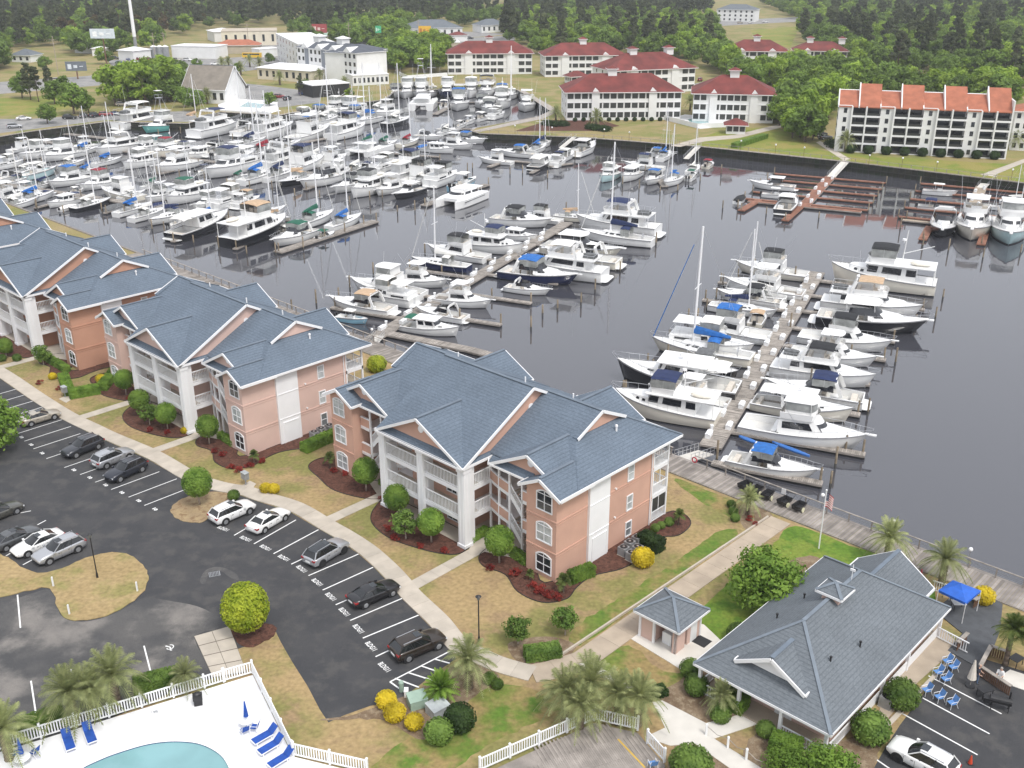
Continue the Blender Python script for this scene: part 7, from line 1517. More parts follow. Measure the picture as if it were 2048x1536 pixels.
for y in (1.5, 4.5, 8, 12): win_flat(ch, 27.9, y, .8, 1.1, 1.2, 'r', grid=(2, 2))
gable_roof(ch, 23.2, -2.75, 1.0, 2.9, 3.95, 5.6, th=.12, m='roof_grey'); gable_wall(ch, 23.2, -2.35, 2.4, 4.0, 5.45, vent=False, m='white')
gable_roof(ch, 23.4, 11, 18.2, 3.4, 3.0, 5.3, th=.14, end0=False, end1=True, m='roof_grey')
mb = MB(); mb.box(22.5, 23.9, 5.9, 7.3, 5.8, 6.95); mb.build('cupola', M['stucco_pink'], ch); hip(ch, 22.1, 24.3, 5.5, 7.7, 6.95, .55, name='cupola_roof')
for x, y, z in ((26.6, 4.6, 4.3), (26.0, 1.0, 4.6), (20.4, 3.0, 4.6), (20.8, 6.5, 4.9)): mb = MB(); mb.tube((x, y, z), (x, y, z+.45), .07, .07, 7); mb.tube((x, y, z+.45), (x, y, z+.55), .12, .1, 7); mb.build('roof_vent', M['black_metal'], ch)
mb = MB(); mb.tube((23.3, 9.2, 6.4), (23.3, 9.2, 8.0), .03, .03, 5); mb.box(23.1, 23.5, 9.15, 9.25, 7.4, 7.6); mb.build('weather_mast', M['white'], ch)
# little bath house
gz = thing('bath_house', 'tiny pink bath house with square grey hip roof on a pale terrace', 'bath house', BL(0, 0, .05), -HD)
hip(gz, 9.85, 14.4, -1.45, 3.0, 2.55, .58); mb = MB(); mb.prism([(10.3, .5), (10.3, 2.5), (13.9, 2.5), (13.9, .6), (12.3, .6), (12.3, .5)], 0, 2.5); mb.prism([(10.3, -1.0), (11.7, -1.0), (11.7, .5), (10.3, .5)], 0, 2.5); mb.build('wall', M['stucco_pink'], gz)
for x, y in ((10.32, -1.02), (11.72, -1.02), (13.85, -1.0), (13.88, 2.45)): mb = MB(); mb.box(x-.1, x+.1, y-.1, y+.1, 0, 2.5); mb.build('corner_post', M['white'], gz)
mb = MB(); mb.box(13.6, 13.95, -1.1, .2, 0, 2.45); mb.build('pier', M['stucco_pink'], gz)
for y in (1.5,): mb = MB(); mb.box(13.9, 13.95, y-.45, y+.45, 0, 2.1); mb.build('door', M['white_vinyl'], gz)
mb = MB(); mb.box(12.2, 13.1, -.5, .3, 0, 1.1); o = mb.build('ice_machine', M['white_vinyl'])
o.location = BL(0, 0, .05); o.rotation_euler = (0, 0, -HD); tag(o, 'white ice machine inside the bath house porch', 'machine')
mb = MB(); mb.box(-.7, .7, -.6, .6, 0, .02); o = mb.build('door_mat', M['dark'], loc=G(1402, 1282, .052), rz=-HD); tag(o, 'black door mat on the bath house terrace', 'mat')
# ---------------------------------------------------------------- small things
def ac(p, label, z=0, s=1.0):
    r = thing('air_conditioner', label, 'air conditioner', p+Vector((0, 0, z)), -HD, 'air conditioning units'); r.scale = (s, s, s); mb = MB(); mb.box(-.42, .42, -.42, .42, .04, .86); mb.build('case', M['grey_metal'], r); mb = MB(); mb.tube((0, 0, .86), (0, 0, .89), .36, .36, 16); mb.build('fan_guard', M['black_metal'], r); mb = MB(); mb.box(-.45, .45, -.45, .45, .0, .04); mb.build('pad', M['concrete'], r)
    mb = MB(); mb.tube((0, 0, .89), (0, 0, .92), .12, .12, 10); mb.build('fan_hub', M['steel'], r)
k = 0
for bo, nm in ((BOFF[0], 'salmon'), (BOFF[1], 'pale pink')):
    for i, (u, v) in enumerate(((-1.6, 8.0), (-1.4, 9.2), (-1.4, 10.4), (-2.5, 9.0), (-2.7, 7.8))): ac(BL(u, v)+bo, 'grey air conditioner at the %s block, %s from the front' % (nm, ordn(i)), .03)
ac(G(1772, 1412), 'black-topped air conditioner against the clubhouse wall', .02, 1.1)
def mailbox(p, label):
    r = thing('mailbox_cluster', label, 'mailbox', p, -HD, 'mailbox clusters'); mb = MB(); mb.tube((0, 0, 0), (0, 0, .75), .08, .08, 8); mb.build('pedestal', M['grey_metal'], r); mb = MB(); mb.box(-.4, .4, -.26, .26, .75, 1.5); mb.build('cabinet', M['grey_metal'], r); mb = MB(); mb.box(-.44, .44, -.3, .3, 1.5, 1.56); mb.build('lid', M['glass_pale'], r)
mailbox(G(492, 970), 'grey mailbox cluster beside the yellow bush and sidewalk'); mailbox(G(131, 795), 'grey mailbox cluster beside the horseshoe hedge')
struct(sheet('mailbox_pad', px([(478, 975), (500, 962), (512, 968), (500, 985)]), .04, M['concrete'], z0=0)); struct(sheet('mailbox_pad', px([(118, 798), (140, 788), (150, 795), (132, 806)]), .04, M['concrete'], z0=0))
def ubox(p, sx, sy, h, label, rz=.4, m='utility_green'):
    r = thing('utility_box', label, 'utility box', p, rz, 'utility boxes'); mb = MB(); mb.add([(-sx, -sy, 0), (sx, -sy, 0), (sx, sy, 0), (-sx, sy, 0), (-sx*.97, -sy*.9, h*.8), (sx*.97, -sy*.9, h*.8), (sx*.97, sy*.97, h), (-sx*.97, sy*.97, h)], [(0,1,5,4),(1,2,6,5),(2,3,7,6),(3,0,4,7)]); mb.build('cabinet', M[m], r)
    mb = MB(); mb.add([(-sx*1.03, -sy, h*.8), (sx*1.03, -sy, h*.8), (sx*1.03, sy*1.03, h*1.02), (-sx*1.03, sy*1.03, h*1.02)], [(0,1,2,3)]); mb.build('lid', M[m], r)
ubox(G(835, 1410), .7, .55, .95, 'large green utility cabinet behind the yellow bushes'); ubox(G(876, 1425), .75, .6, .9, 'pale grey-blue utility cabinet behind the flowering bush', .7, 'glass_pale'); ubox(G(813, 1393), .16, .16, .75, 'slim white utility pedestal left of the green cabinet', 0, 'white')
r = thing('utility_pedestal', 'round green cable pedestal at the corner of the hatched bay', 'utility box', G(803, 1382)); mb = MB(); mb.tube((0, 0, 0), (0, 0, .8), .2, .18, 12); mb.build('tube', M['utility_green'], r); mb = MB(); mb.tube((0, 0, .8), (0, 0, .92), .22, .16, 12); mb.build('cap', M['utility_green'], r)
def lamp(p, h, label):
    r = thing('street_lamp', label, 'lamp', p, 0, 'black lamp posts'); mb = MB(); mb.tube((0, 0, 0), (0, 0, .5), .11, .09, 8); mb.tube((0, 0, .5), (0, 0, h-.35), .06, .05, 8); mb.build('post', M['black_metal'], r); mb = MB(); mb.tube((0, 0, h-.35), (0, 0, h-.05), .1, .2, 8); mb.build('lantern', M['glass_mid'], r); mb = MB(); mb.tube((0, 0, h-.05), (0, 0, h+.1), .27, .05, 8); mb.build('cap', M['black_metal'], r)
lamp(G(195, 1155, .06), 4.6, 'black lamp post on the dry grass island in the lot'); lamp(G(958, 1283), 4.5, 'black lamp post on the lawn beside the salmon block')
for i, q in enumerate(((107, 1172), (139, 1228), (275, 1182))):
    mb = MB(); mb.box(-.06, .06, -.06, .06, 0, .95); mb.add([(-.06, -.06, .95), (.06, -.06, .95), (.06, .06, .95), (-.06, .06, .95), (0, 0, 1.02)], [(0,1,4),(1,2,4),(2,3,4),(3,0,4)]); o = mb.build('bollard', M['white_vinyl'], loc=G(*q, .06)); tag(o, 'short white marker post on the grass island, %s from the left' % ordn(i), 'post', 'white marker posts')
fp = thing('flagpole', 'white flagpole with an American flag on the green lawn', 'flagpole', BL(-14.55, 21.8)); mb = MB(); mb.tube((0, 0, 0), (0, 0, 6.3), .07, .045, 10); mb.build('pole', M['white'], fp); mb = MB(); mb.ball((0, 0, 6.37), .09, .09, .09, 10, 6); mb.build('finial', M['white'], fp)
fl_r = MB(); fl_w = MB(); fl_b = MB()
def fpnt(s, t): return Vector((.06+.75*s, .1*math.sin(s*7)+.05*t, 6.0-.0-1.45*t-.55*s*s))
for k in range(13):
    for i in range(8): (fl_r if k % 2 == 0 else fl_w).add([fpnt(i/8, k/13), fpnt((i+1)/8, k/13), fpnt((i+1)/8, (k+1)/13), fpnt(i/8, (k+1)/13)], [(0,1,2,3)])
for i in range(3): fl_b.add([fpnt(i/8, 0)+Vector((0,-.012,0)), fpnt((i+1)/8, 0)+Vector((0,-.012,0)), fpnt((i+1)/8, 7/13)+Vector((0,-.012,0)), fpnt(i/8, 7/13)+Vector((0,-.012,0))], [(0,1,2,3)])
flr = fl_r.build('flag_red_stripes', mat('flag_red', (.42,.025,.04), .8), fp, kind='stuff'); fl_w.build('flag_white_stripes', CANV['white'], fp, kind='stuff'); fl_b.build('flag_canton', CANV['navy'], fp)
stz = MB()
for i in range(5):
    for j in range(4): p = fpnt((i+.6)/14, (j+.7)/9)+Vector((0, -.02, 0)); stz.box(p.x-.016, p.x+.016, p.y-.004, p.y, p.z-.016, p.z+.016)
stz.build('flag_stars', CANV['white'], fp, kind='stuff')
for i, (u, v) in enumerate(((-3.2, 27.0), (-4.6, 26.9), (-6.0, 26.8), (-8.0, 26.8), (-9.6, 26.9))):
    r = thing('dock_cart', 'black two-wheeled dock cart on the boardwalk, %s from the left' % ordn(i), 'cart', BL(u, v, .15), -HD+.12*(i % 3-1), 'dock carts'); mb = MB(); mb.add([(-.42, -.75, .3), (.42, -.75, .3), (.36, .6, .3), (-.36, .6, .3), (-.5, -.85, .78), (.5, -.85, .78), (.46, .75, .72), (-.46, .75, .72)], [(0,3,2,1),(0,1,5,4),(1,2,6,5),(2,3,7,6),(3,0,4,7)]); mb.build('tub', M['black_metal'], r); mb = MB(); mb.path([(-.4, .75, .7), (-.4, 1.25, .95), (.4, 1.25, .95), (.4, .75, .7)], .025); mb.build('handle', M['black_metal'], r)
    for s in (-1, 1): mb = MB(); mb.tube((s*.5, -.2, .27), (s*.58, -.2, .27), .27, .27, 14); mb.build('wheel', mat('cart_wheel', (.62,.60,.42), .6) if i == 0 and s == -1 else bpy.data.materials['cart_wheel'], r)
r = thing('life_ring', 'red life ring hung on the boardwalk rail by the gangway', 'life ring', BL(3.9, 28.0, .75), -HD); mb = MB()
for k in range(16): a, b = 2*math.pi*k/16, 2*math.pi*(k+1)/16; mb.tube((.3*math.cos(a), -.1, .3*math.sin(a)), (.3*math.cos(b), -.1, .3*math.sin(b)), .075, .075, 6)
mb.build('ring', mat('life_red', (.45,.05,.07), .6), r)
mb = MB(); mb.box(-.25, .25, -.02, .02, 0, .6); o = mb.build('notice', M['white'], loc=BL(-7.1, 28.05, .6), rz=-HD); tag(o, 'white notice board on the boardwalk rail above the carts', 'sign')
# blue canopy and the terrace on the right
cz = thing('canopy_tent', 'bright blue pop-up canopy over the dark deck beside the clubhouse', 'canopy', G(1918, 1225)); cc2 = G(1918, 1225); mb = MB(); q = [G(1877, 1180, 2.2)-cc2, G(1932, 1206, 2.2)-cc2, G(1962, 1181, 2.2)-cc2, G(1906, 1160, 2.2)-cc2]; top = sum(q, Vector())/4+Vector((0, 0, .8)); tb = MB()
for i in range(4):
    a, b = q[i], q[(i+1) % 4]; tb.add([a, b, (b*.35+top*.65)+Vector((0,0,-.12)), (a*.35+top*.65)+Vector((0,0,-.12)), top], [(0,1,2,3),(3,2,4)]); tb.add([a, b, b-Vector((0,0,.22)), a-Vector((0,0,.22))], [(0,1,2,3)])
tb.build('canopy', mat('canopy_blue', (.015,.11,.50), .6, .1, 2), cz)
for a in q: mb = MB(); mb.tube((a.x, a.y, .05), (a.x, a.y, 2.15), .03, .03, 6); mb.build('leg', M['white'], cz)
struct(sheet('dark_deck', px([(1868, 1222), (1905, 1192), (1960, 1180), (2005, 1210), (2000, 1262), (1985, 1300), (1962, 1340), (1895, 1302), (1925, 1268)]), .09, mat('dark_deck', (.075,.08,.088), .8, .15, 1.2, bump=.3, bscale=6), z0=0))
def planter_rail(a, b, label, h=.95):
    p, q = G(*a), G(*b); r = thing('timber_barrier', label, 'barrier', p, 0, 'brown timber barriers'); d = q-p; L = d.length; n = int(L/.16)
    mb = MB(); mb.bar(Vector((0,0,h)), d+Vector((0,0,h)), .32, .07); mb.build('cap_board', M['wood'], r)
    bd = MB(); bd.box(-.06, .06, -.02, .02, .03, h-.04); bm2 = bd.mesh('board'); bm2.materials.append(M['wood_brown'])
    for i in range(n): obj('board', bm2, None, r, loc=d*((i+.5)/n), rz=math.atan2(d.y, d.x))
planter_rail((1958, 1352), (2018, 1392), 'brown timber barrier before the seated person on the right'); planter_rail((1957, 1350), (1978, 1310), 'brown timber barrier beside the palm on the right'); planter_rail((1912, 1304), (1932, 1284), 'short brown timber barrier beside the clubhouse walk'); planter_rail((1978, 1310), (2010, 1322), 'brown timber barrier behind the palm on the right')
planter_rail((1945, 1218), (1975, 1200), 'brown timber barrier behind the blue canopy')
mb = MB(); a, b = BL(-28.5, 15.8, .1), BL(-31.2, 15.4, .1); railing('x', (0, 0, 0), b-a, tag(thing('white_rail', 'white porch rail at the clubhouse\'s far corner', 'railing', a), 'white porch rail at the clubhouse\'s far corner', 'railing'), 1.0).name = 'rail'
a = G(1862, 1180); b = G(1895, 1190); railing('x', (0, 0, 0), b-a, thing('white_rail', 'white deck rail left of the blue canopy', 'railing', a), 1.0).name = 'rail'
r = thing('closed_umbrella', 'closed beige umbrella beside the standing man on the right', 'umbrella', G(1940, 1372, .014)); mb = MB(); mb.tube((0, 0, 0), (0, 0, 2.5), .03, .025, 6); mb.build('pole', M['wood'], r); mb = MB(); mb.tube((0, 0, .75), (0, 0, 2.45), .34, .06, 10); mb.build('canopy', M['upholstery'], r); mb = MB(); mb.tube((0, 0, 0), (0, 0, .1), .4, .35, 12); mb.build('base', M['black_metal'], r)
r = thing('closed_umbrella', 'closed dark red umbrella on the lawn behind the clubhouse', 'umbrella', G(1836, 1182)); mb = MB(); mb.tube((0, 0, 0), (0, 0, 2.3), .03, .025, 6); mb.build('pole', M['wood'], r); mb = MB(); mb.tube((0, 0, .8), (0, 0, 2.3), .2, .05, 9); mb.build('canopy', CANV['red'], r)
r = thing('smoker_grill', 'black barrel smoker on the asphalt on the right', 'grill', G(1998, 1418, .014), -.4); mb = MB(); mb.tube((-.75, 0, .85), (.75, 0, .85), .32, .32, 14); mb.build('barrel', M['black_metal'], r); mb = MB(); mb.box(-1.2, -.75, -.25, .25, .45, .85); mb.build('firebox', M['black_metal'], r); mb = MB(); mb.tube((.55, 0, 1.1), (.55, 0, 1.8), .07, .07, 8); mb.build('chimney', M['black_metal'], r)
for x in (-.6, .6):
    for y in (-.25, .25): mb = MB(); mb.box(x-.03, x+.03, y-.03, y+.03, 0, .7); mb.build('leg', M['black_metal'], r)
r = thing('traffic_cone', 'orange traffic cone at the end of a parking line', 'cone', G(1940, 1527, .014)); mb = MB(); mb.tube((0, 0, .04), (0, 0, .7), .16, .04, 12); mb.build('cone', mat('cone_orange', (.55,.06,.02), .6), r); mb = MB(); mb.box(-.2, .2, -.2, .2, 0, .04); mb.build('base', M['black_metal'], r)
for i, (q, lab) in enumerate((((1915, 1218), 'dark bistro table under the blue canopy'), ((1968, 1392), 'dark metal table beside the beige umbrella'), ((2030, 1330), 'dark table on the pale patio under the palm'))):
    r = thing('dark_table', lab, 'table', G(*q, .1), .3*i); mb = MB(); mb.box(-.55, .55, -.4, .4, .68, .72); mb.build('top', M['black_metal'] if i else M['white_vinyl'], r)
    for x in (-.45, .45):
        for y in (-.32, .32): mb = MB(); mb.box(x-.025, x+.025, y-.025, y+.025, 0, .68); mb.build('leg', M['black_metal'], r)
# ---------------------------------------------------------------- people
SKIN = mat('skin', (.52,.32,.23), .6, .06, 4); JEANS = mat('jeans', (.10,.15,.24), .85, .15, 5); SHIRT_D = mat('shirt_dark', (.03,.035,.05), .85, .1, 5); SHIRT_W = mat('shirt_white', (.72,.72,.72), .85, .05, 5); HAIR = mat('hair_grey', (.30,.28,.26), .8); SHOE = mat('shoe', (.05,.05,.05), .7)
def person(label, p, rz, seat, shirt, legs, hairm, bald):
    """one skinned body; joints in metres, facing +x"""
    hz = .95 if not seat else .5
    if not seat:
        J = dict(pel=(0,0,.95,.15), wst=(.0,0,1.12,.145), chs=(.0,0,1.36,.17), nk=(.01,0,1.50,.07), hd0=(.03,0,1.60,.085), hd=(.035,0,1.70,.10), hd2=(.02,0,1.79,.075),
                 hpl=(0,.1,.9,.10), knl=(.03,.11,.5,.07), anl=(-.02,.12,.09,.05), tol=(.16,.13,.04,.042), hpr=(0,-.1,.9,.10), knr=(.05,-.11,.5,.07), anr=(.03,-.12,.09,.05), tor=(.21,-.13,.04,.042),
                 shl=(0,.19,1.42,.075), ell=(.02,.26,1.14,.05), wrl=(.2,.2,1.0,.035), hnl=(.29,.17,.99,.035), shr=(0,-.19,1.42,.075), elr=(-.03,-.25,1.14,.05), wrr=(.14,-.22,.96,.035), hnr=(.23,-.2,.94,.035))
    else:
        J = dict(pel=(0,0,.52,.16), wst=(.02,0,.70,.15), chs=(.05,0,.95,.17), nk=(.08,0,1.09,.07), hd0=(.1,0,1.18,.085), hd=(.12,0,1.28,.10), hd2=(.11,0,1.37,.075),
                 hpl=(.05,.1,.5,.10), knl=(.46,.13,.5,.075), anl=(.48,.13,.09,.05), tol=(.64,.14,.04,.042), hpr=(.05,-.1,.5,.10), knr=(.46,-.13,.5,.075), anr=(.48,-.13,.09,.05), tor=(.64,-.14,.04,.042),
                 shl=(.05,.19,1.0,.075), ell=(.2,.26,.76,.05), wrl=(.42,.16,.74,.035), hnl=(.5,.12,.74,.035), shr=(.05,-.19,1.0,.075), elr=(.2,-.26,.76,.05), wrr=(.42,-.16,.72,.035), hnr=(.5,-.12,.72,.035))
    names = list(J); ed = [('pel','wst'),('wst','chs'),('chs','nk'),('nk','hd0'),('hd0','hd'),('hd','hd2')]
    for s in 'lr': ed += [('pel','hp'+s),('hp'+s,'kn'+s),('kn'+s,'an'+s),('an'+s,'to'+s),('chs','sh'+s),('sh'+s,'el'+s),('el'+s,'wr'+s),('wr'+s,'hn'+s)]
    vs_ = [J[k][:3] for k in names]; rd = [J[k][3] for k in names]; es = [(names.index(a), names.index(b)) for a, b in ed]
    for s, sg in (('l', 1), ('r', -1)):                                  # five fingers from each hand
        hx, hy, hz_ = J['hn'+s][:3]; hi = names.index('hn'+s)
        for f, (dx, dy, dz, l) in enumerate(((.02, -.05*sg, .01, .05), (.05, -.03*sg, 0, .075), (.055, -.01*sg, -.005, .085), (.05, .012*sg, -.008, .078), (.045, .03*sg, -.012, .06))):
            b0 = len(vs_); vs_ += [(hx+dx, hy+dy, hz_+dz), (hx+dx+l*.6, hy+dy*1.15, hz_+dz-.02)]; rd += [.010, .008]; es += [(hi, b0), (b0, b0+1)]
    me = bpy.data.meshes.new('body'); me.from_pydata(vs_, es, []); o = bpy.data.objects.new('body', me); COL.objects.link(o)
    m1 = o.modifiers.new('s', 'SKIN'); 
    for i, sv in enumerate(me.skin_vertices[0].data): sv.radius = (rd[i], rd[i]); sv.use_root = (i == 0)
    m2 = o.modifiers.new('d', 'SUBSURF'); m2.levels = 2; m2.render_levels = 2
    dg = bpy.context.evaluated_depsgraph_get(); em = bpy.data.meshes.new_from_object(o.evaluated_get(dg)); bpy.data.objects.remove(o)
    for m_ in (SKIN, shirt, legs, SHOE): em.materials.append(m_)
    neck = J['nk'][2]; pel = J['pel'][2]
    for pg in em.polygons:
        c = pg.center; i = 0
        if c.z < .1: i = 3
        elif c.z < pel+.02 and not (abs(c.y) > .17 and c.z > .7 and not seat) and not (seat and c.x > .3 and c.z > .62): i = 2
        elif c.z < neck-.01 and not (abs(c.y) > .13 and c.x > .07+.17*seat and c.z < (1.2 if not seat else .86)): i = 1
        pg.material_index = i; pg.use_smooth = True
    r = thing('person', label, 'person', p, rz); obj('body', em, None, r)
    hx, hy, hz_ = J['hd'][:3]; mb = MB(); mb.ball((hx-.03, 0, hz_+(.03 if not bald else .0)), .108, .108, .1 if not bald else .06, 10, 6); mb.build('hair', hairm, r, smooth=True)
    mb = MB(); mb.ball((hx+.1, 0, hz_-.01), .025, .018, .03, 6, 4); mb.build('nose', SKIN, r)
    for sg in (-1, 1):
        mb = MB(); mb.ball((hx+.087, sg*.035, hz_+.025), .012, .014, .01, 6, 4); mb.build('eye', M['dark'], r); mb = MB(); mb.ball((hx-.005, sg*.1, hz_), .02, .012, .03, 6, 4); mb.build('ear', SKIN, r)
    mb = MB(); mb.box(hx+.085, hx+.098, -.025, .025, hz_-.06, hz_-.05); mb.build('mouth', mat('lips', (.35,.15,.13), .6) if 'lips' not in bpy.data.materials else bpy.data.materials['lips'], r)
person('person standing beside the closed beige umbrella, dark shirt and blue jeans', G(1953, 1366, .014), -.6, False, SHIRT_D, JEANS, HAIR, True)
st = thing('stool', 'low stool under the seated person behind the brown barrier', 'stool', G(1998, 1362, .05), -2.2); mb = MB(); mb.box(-.2, .2, -.2, .2, .32, .37); mb.build('seat', M['wood_brown'], st)
for x in (-.16, .16):
    for y in (-.16, .16): mb = MB(); mb.box(x-.025, x+.025, y-.025, y+.025, 0, .32); mb.build('leg', M['wood_brown'], st)
person('person in a white shirt seated behind the brown timber barrier', G(1998, 1362, .05), -2.2, True, SHIRT_W, JEANS, HAIR, False)
# ---------------------------------------------------------------- far shore and town
for pts, m_, z in (([(-300, 200), (0, 164), (160, 153), (300, 141), (450, 129), (560, 113), (700, 95), (900, 78), (1030, 70), (1030, 82), (900, 94), (720, 110), (580, 130), (480, 144), (320, 161), (160, 174), (0, 188), (-300, 230)], 'road_far', .02), ([(-200, 250), (0, 238), (60, 238), (130, 233), (250, 226), (380, 222), (395, 235), (375, 244), (215, 240), (60, 259), (-200, 290)], 'road_far', .02),
                   ([(215, 120), (330, 116), (430, 118), (560, 108), (550, 118), (430, 132), (320, 138), (225, 134)], 'road_far', .025), ([(430, 190), (470, 165), (520, 170), (640, 185), (640, 205), (560, 215), (470, 200)], 'road_far', .03), ([(400, 105), (640, 75), (900, 62), (1030, 68), (900, 78), (700, 92), (560, 108)], 'road_far', .015), ([(1380, 170), (1420, 160), (1480, 150), (1480, 165), (1400, 185)], 'road_far', .02), ([(1420, 42), (1600, 34), (1620, 42), (1440, 52)], 'road_far', .02),
                   ([(1380, 282), (1440, 262), (1500, 255), (1570, 262), (1640, 300), (1680, 308), (2040, 330), (2300, 350), (2300, 395), (2048, 364), (1690, 321), (1400, 291)], 'lawn_far_green', .011), ([(1500, 60), (1600, 52), (1580, 95), (1520, 92)], 'lawn_far_green', .011), ([(1830, 60), (2010, 40), (2048, 70), (1900, 80)], 'lawn_far_green', .011), ([(-200, 205), (30, 195), (120, 190), (150, 215), (60, 228), (-200, 246)], 'lawn_far_green', .011), ([(1030, 262), (1100, 240), (1200, 240), (1240, 252), (1180, 262), (1080, 262)], 'mulch', .03),
                   ([(1340, 292), (1400, 275), (1470, 270), (1560, 248), (1575, 252), (1480, 276), (1410, 283), (1360, 294)], 'concrete', .04), ([(1640, 282), (1700, 318), (1688, 322), (1632, 285)], 'concrete', .04), ([(1960, 350), (2048, 318), (2200, 300), (2200, 312), (2048, 326), (1985, 352)], 'concrete', .04), ([(945, 262), (1078, 232), (1100, 222), (1040, 182), (1050, 182), (1120, 222), (1085, 238), (960, 264)], 'wood_grey', .05)):
    struct(sheet({'r': 'road', 'l': 'field', 'm': 'planting_bed', 'c': 'path', 'w': 'shore_walk'}[m_[0]], px(pts), z, M[m_]))
def pane_me(w_, h_, m_, name): mb = MB(); mb.box(-w_/2, w_/2, -.04, .04, 0, h_); me = mb.mesh(name); me.materials.append(M[m_]); return me
M['roof_brown'] = mat('roof_brown', (.21,.185,.155), .9, .15, .5); M['siding'] = mat('siding', (.74,.74,.73), .7, .04, .4); M['siding_grey'] = mat('siding_grey', (.22,.24,.27), .7, .05, .4); M['siding_cream'] = mat('siding_cream', (.68,.62,.50), .8, .06, .4); M['tan_wall'] = mat('tan_wall', (.45,.39,.31), .85, .08, .4)
def frame_at(a, b):
    p, q = G(*a), G(*b); d = q-p; return p, d.length, math.atan2(d.y, d.x)
def redcondo(a, b, depth, label, bays=12, st=3, h=9.2, cup=(.5,), gab=(.25, .75), rise=.52, m='roof_red'):
    """facade runs along +x from a to b, building lies behind (+y)"""
    p, L, rz = frame_at(a, b); r = thing('condo_building', label, 'building', p, rz, 'red-roofed condos'); mb = MB(); mb.box(0, L, 0, depth, 0, h); mb.build('wall', M['siding'], r)
    hip(r, -.9, L+.9, -.9, depth+.9, h, rise, m=m, cap=False)
    zr = h+(depth/2+.9)*rise
    for t in cup: mb = MB(); mb.box(L*t-1.5, L*t+1.5, depth/2-1.5, depth/2+1.5, zr-1.2, zr+1.6); c = mb.build('cupola', M['siding'], r); hip(r, L*t-2, L*t+2, depth/2-2, depth/2+2, zr+1.6, .5, m=m, cap=False, name='cupola_roof')
    fh = h/st; bw = L/bays; me = pane_me(bw*.8, fh*.55, 'screen', 'balcony_opening')
    for f in range(st):
        mb = MB(); mb.box(.1, L-.1, -.12, 0, f*fh+fh*.88, f*fh+fh*.97); mb.build('floor_band', M['white'], r)
        for i in range(bays):
            if any(abs((i+.5)/bays-g) < .5/bays for g in gab): continue
            obj('balcony_opening', me, None, r, loc=((i+.5)*bw, -.01, f*fh+fh*.3))
    for s, x in ((-1, 0), (1, L)):
        for f in range(st):
            for j in range(3): obj('window', pane_me_s, None, r, loc=(x+s*.01, depth*(j+.7)/3.4, f*fh+fh*.35), rz=math.pi/2)
    for g in gab:
        mb = MB(); x = L*g; mb.box(x-bw*.55, x+bw*.55, -.5, 0, 0, h); mb.add([(x-bw*.55, -.5, h), (x+bw*.55, -.5, h), (x, -.5, h+1.3), (x-bw*.55, 1, h), (x+bw*.55, 1, h), (x, 2.5, h+1.3)], [(0,1,2), (0,2,5,3), (1,4,5,2)]); mb.build('gable_bay', M['siding'], r)
    return r
pane_me_s = pane_me(.9, 1.3, 'glass_dark', 'window')
for q in (((896, 149), (1064, 148), 17, 'white three-storey condo with red hip roof, leftmost by the back basin'), ((1090, 154), (1250, 152), 17, 'white three-storey condo with red hip roof, second from the left'), ((1133, 241), (1360, 239), 18, 'long white three-storey condo with red roof nearest the marina', 16, 3, 9.2, (.42,)), ((1225, 190), (1388, 182), 20, 'red-roofed condo just behind the one nearest the marina', 12, 3, 9.2, (.35, .8)), ((1384, 243), (1545, 247), 18, 'white three-storey condo with red roof, left of the dark trees', 12), ((1450, 142), (1572, 144), 16, 'white red-roofed condo among trees, upper right', 8), ((1586, 128), (1692, 130), 14, 'red-roofed condo half hidden by trees, far right', 8, 2, 6.5, (.3, .9)), ((1752, 186), (1836, 188), 14, 'low red-roofed clubhouse behind the trees on the right', 6, 1, 3.6, ()), ((1452, 268), (1490, 269), 5, 'small white pool house with red roof by the far lawn', 3, 1, 2.8, (), ()), ((1143, 168), (1175, 166), 6, 'tiny red-roofed pavilion between the condos', 3, 1, 3, (), ())): redcondo(*q)
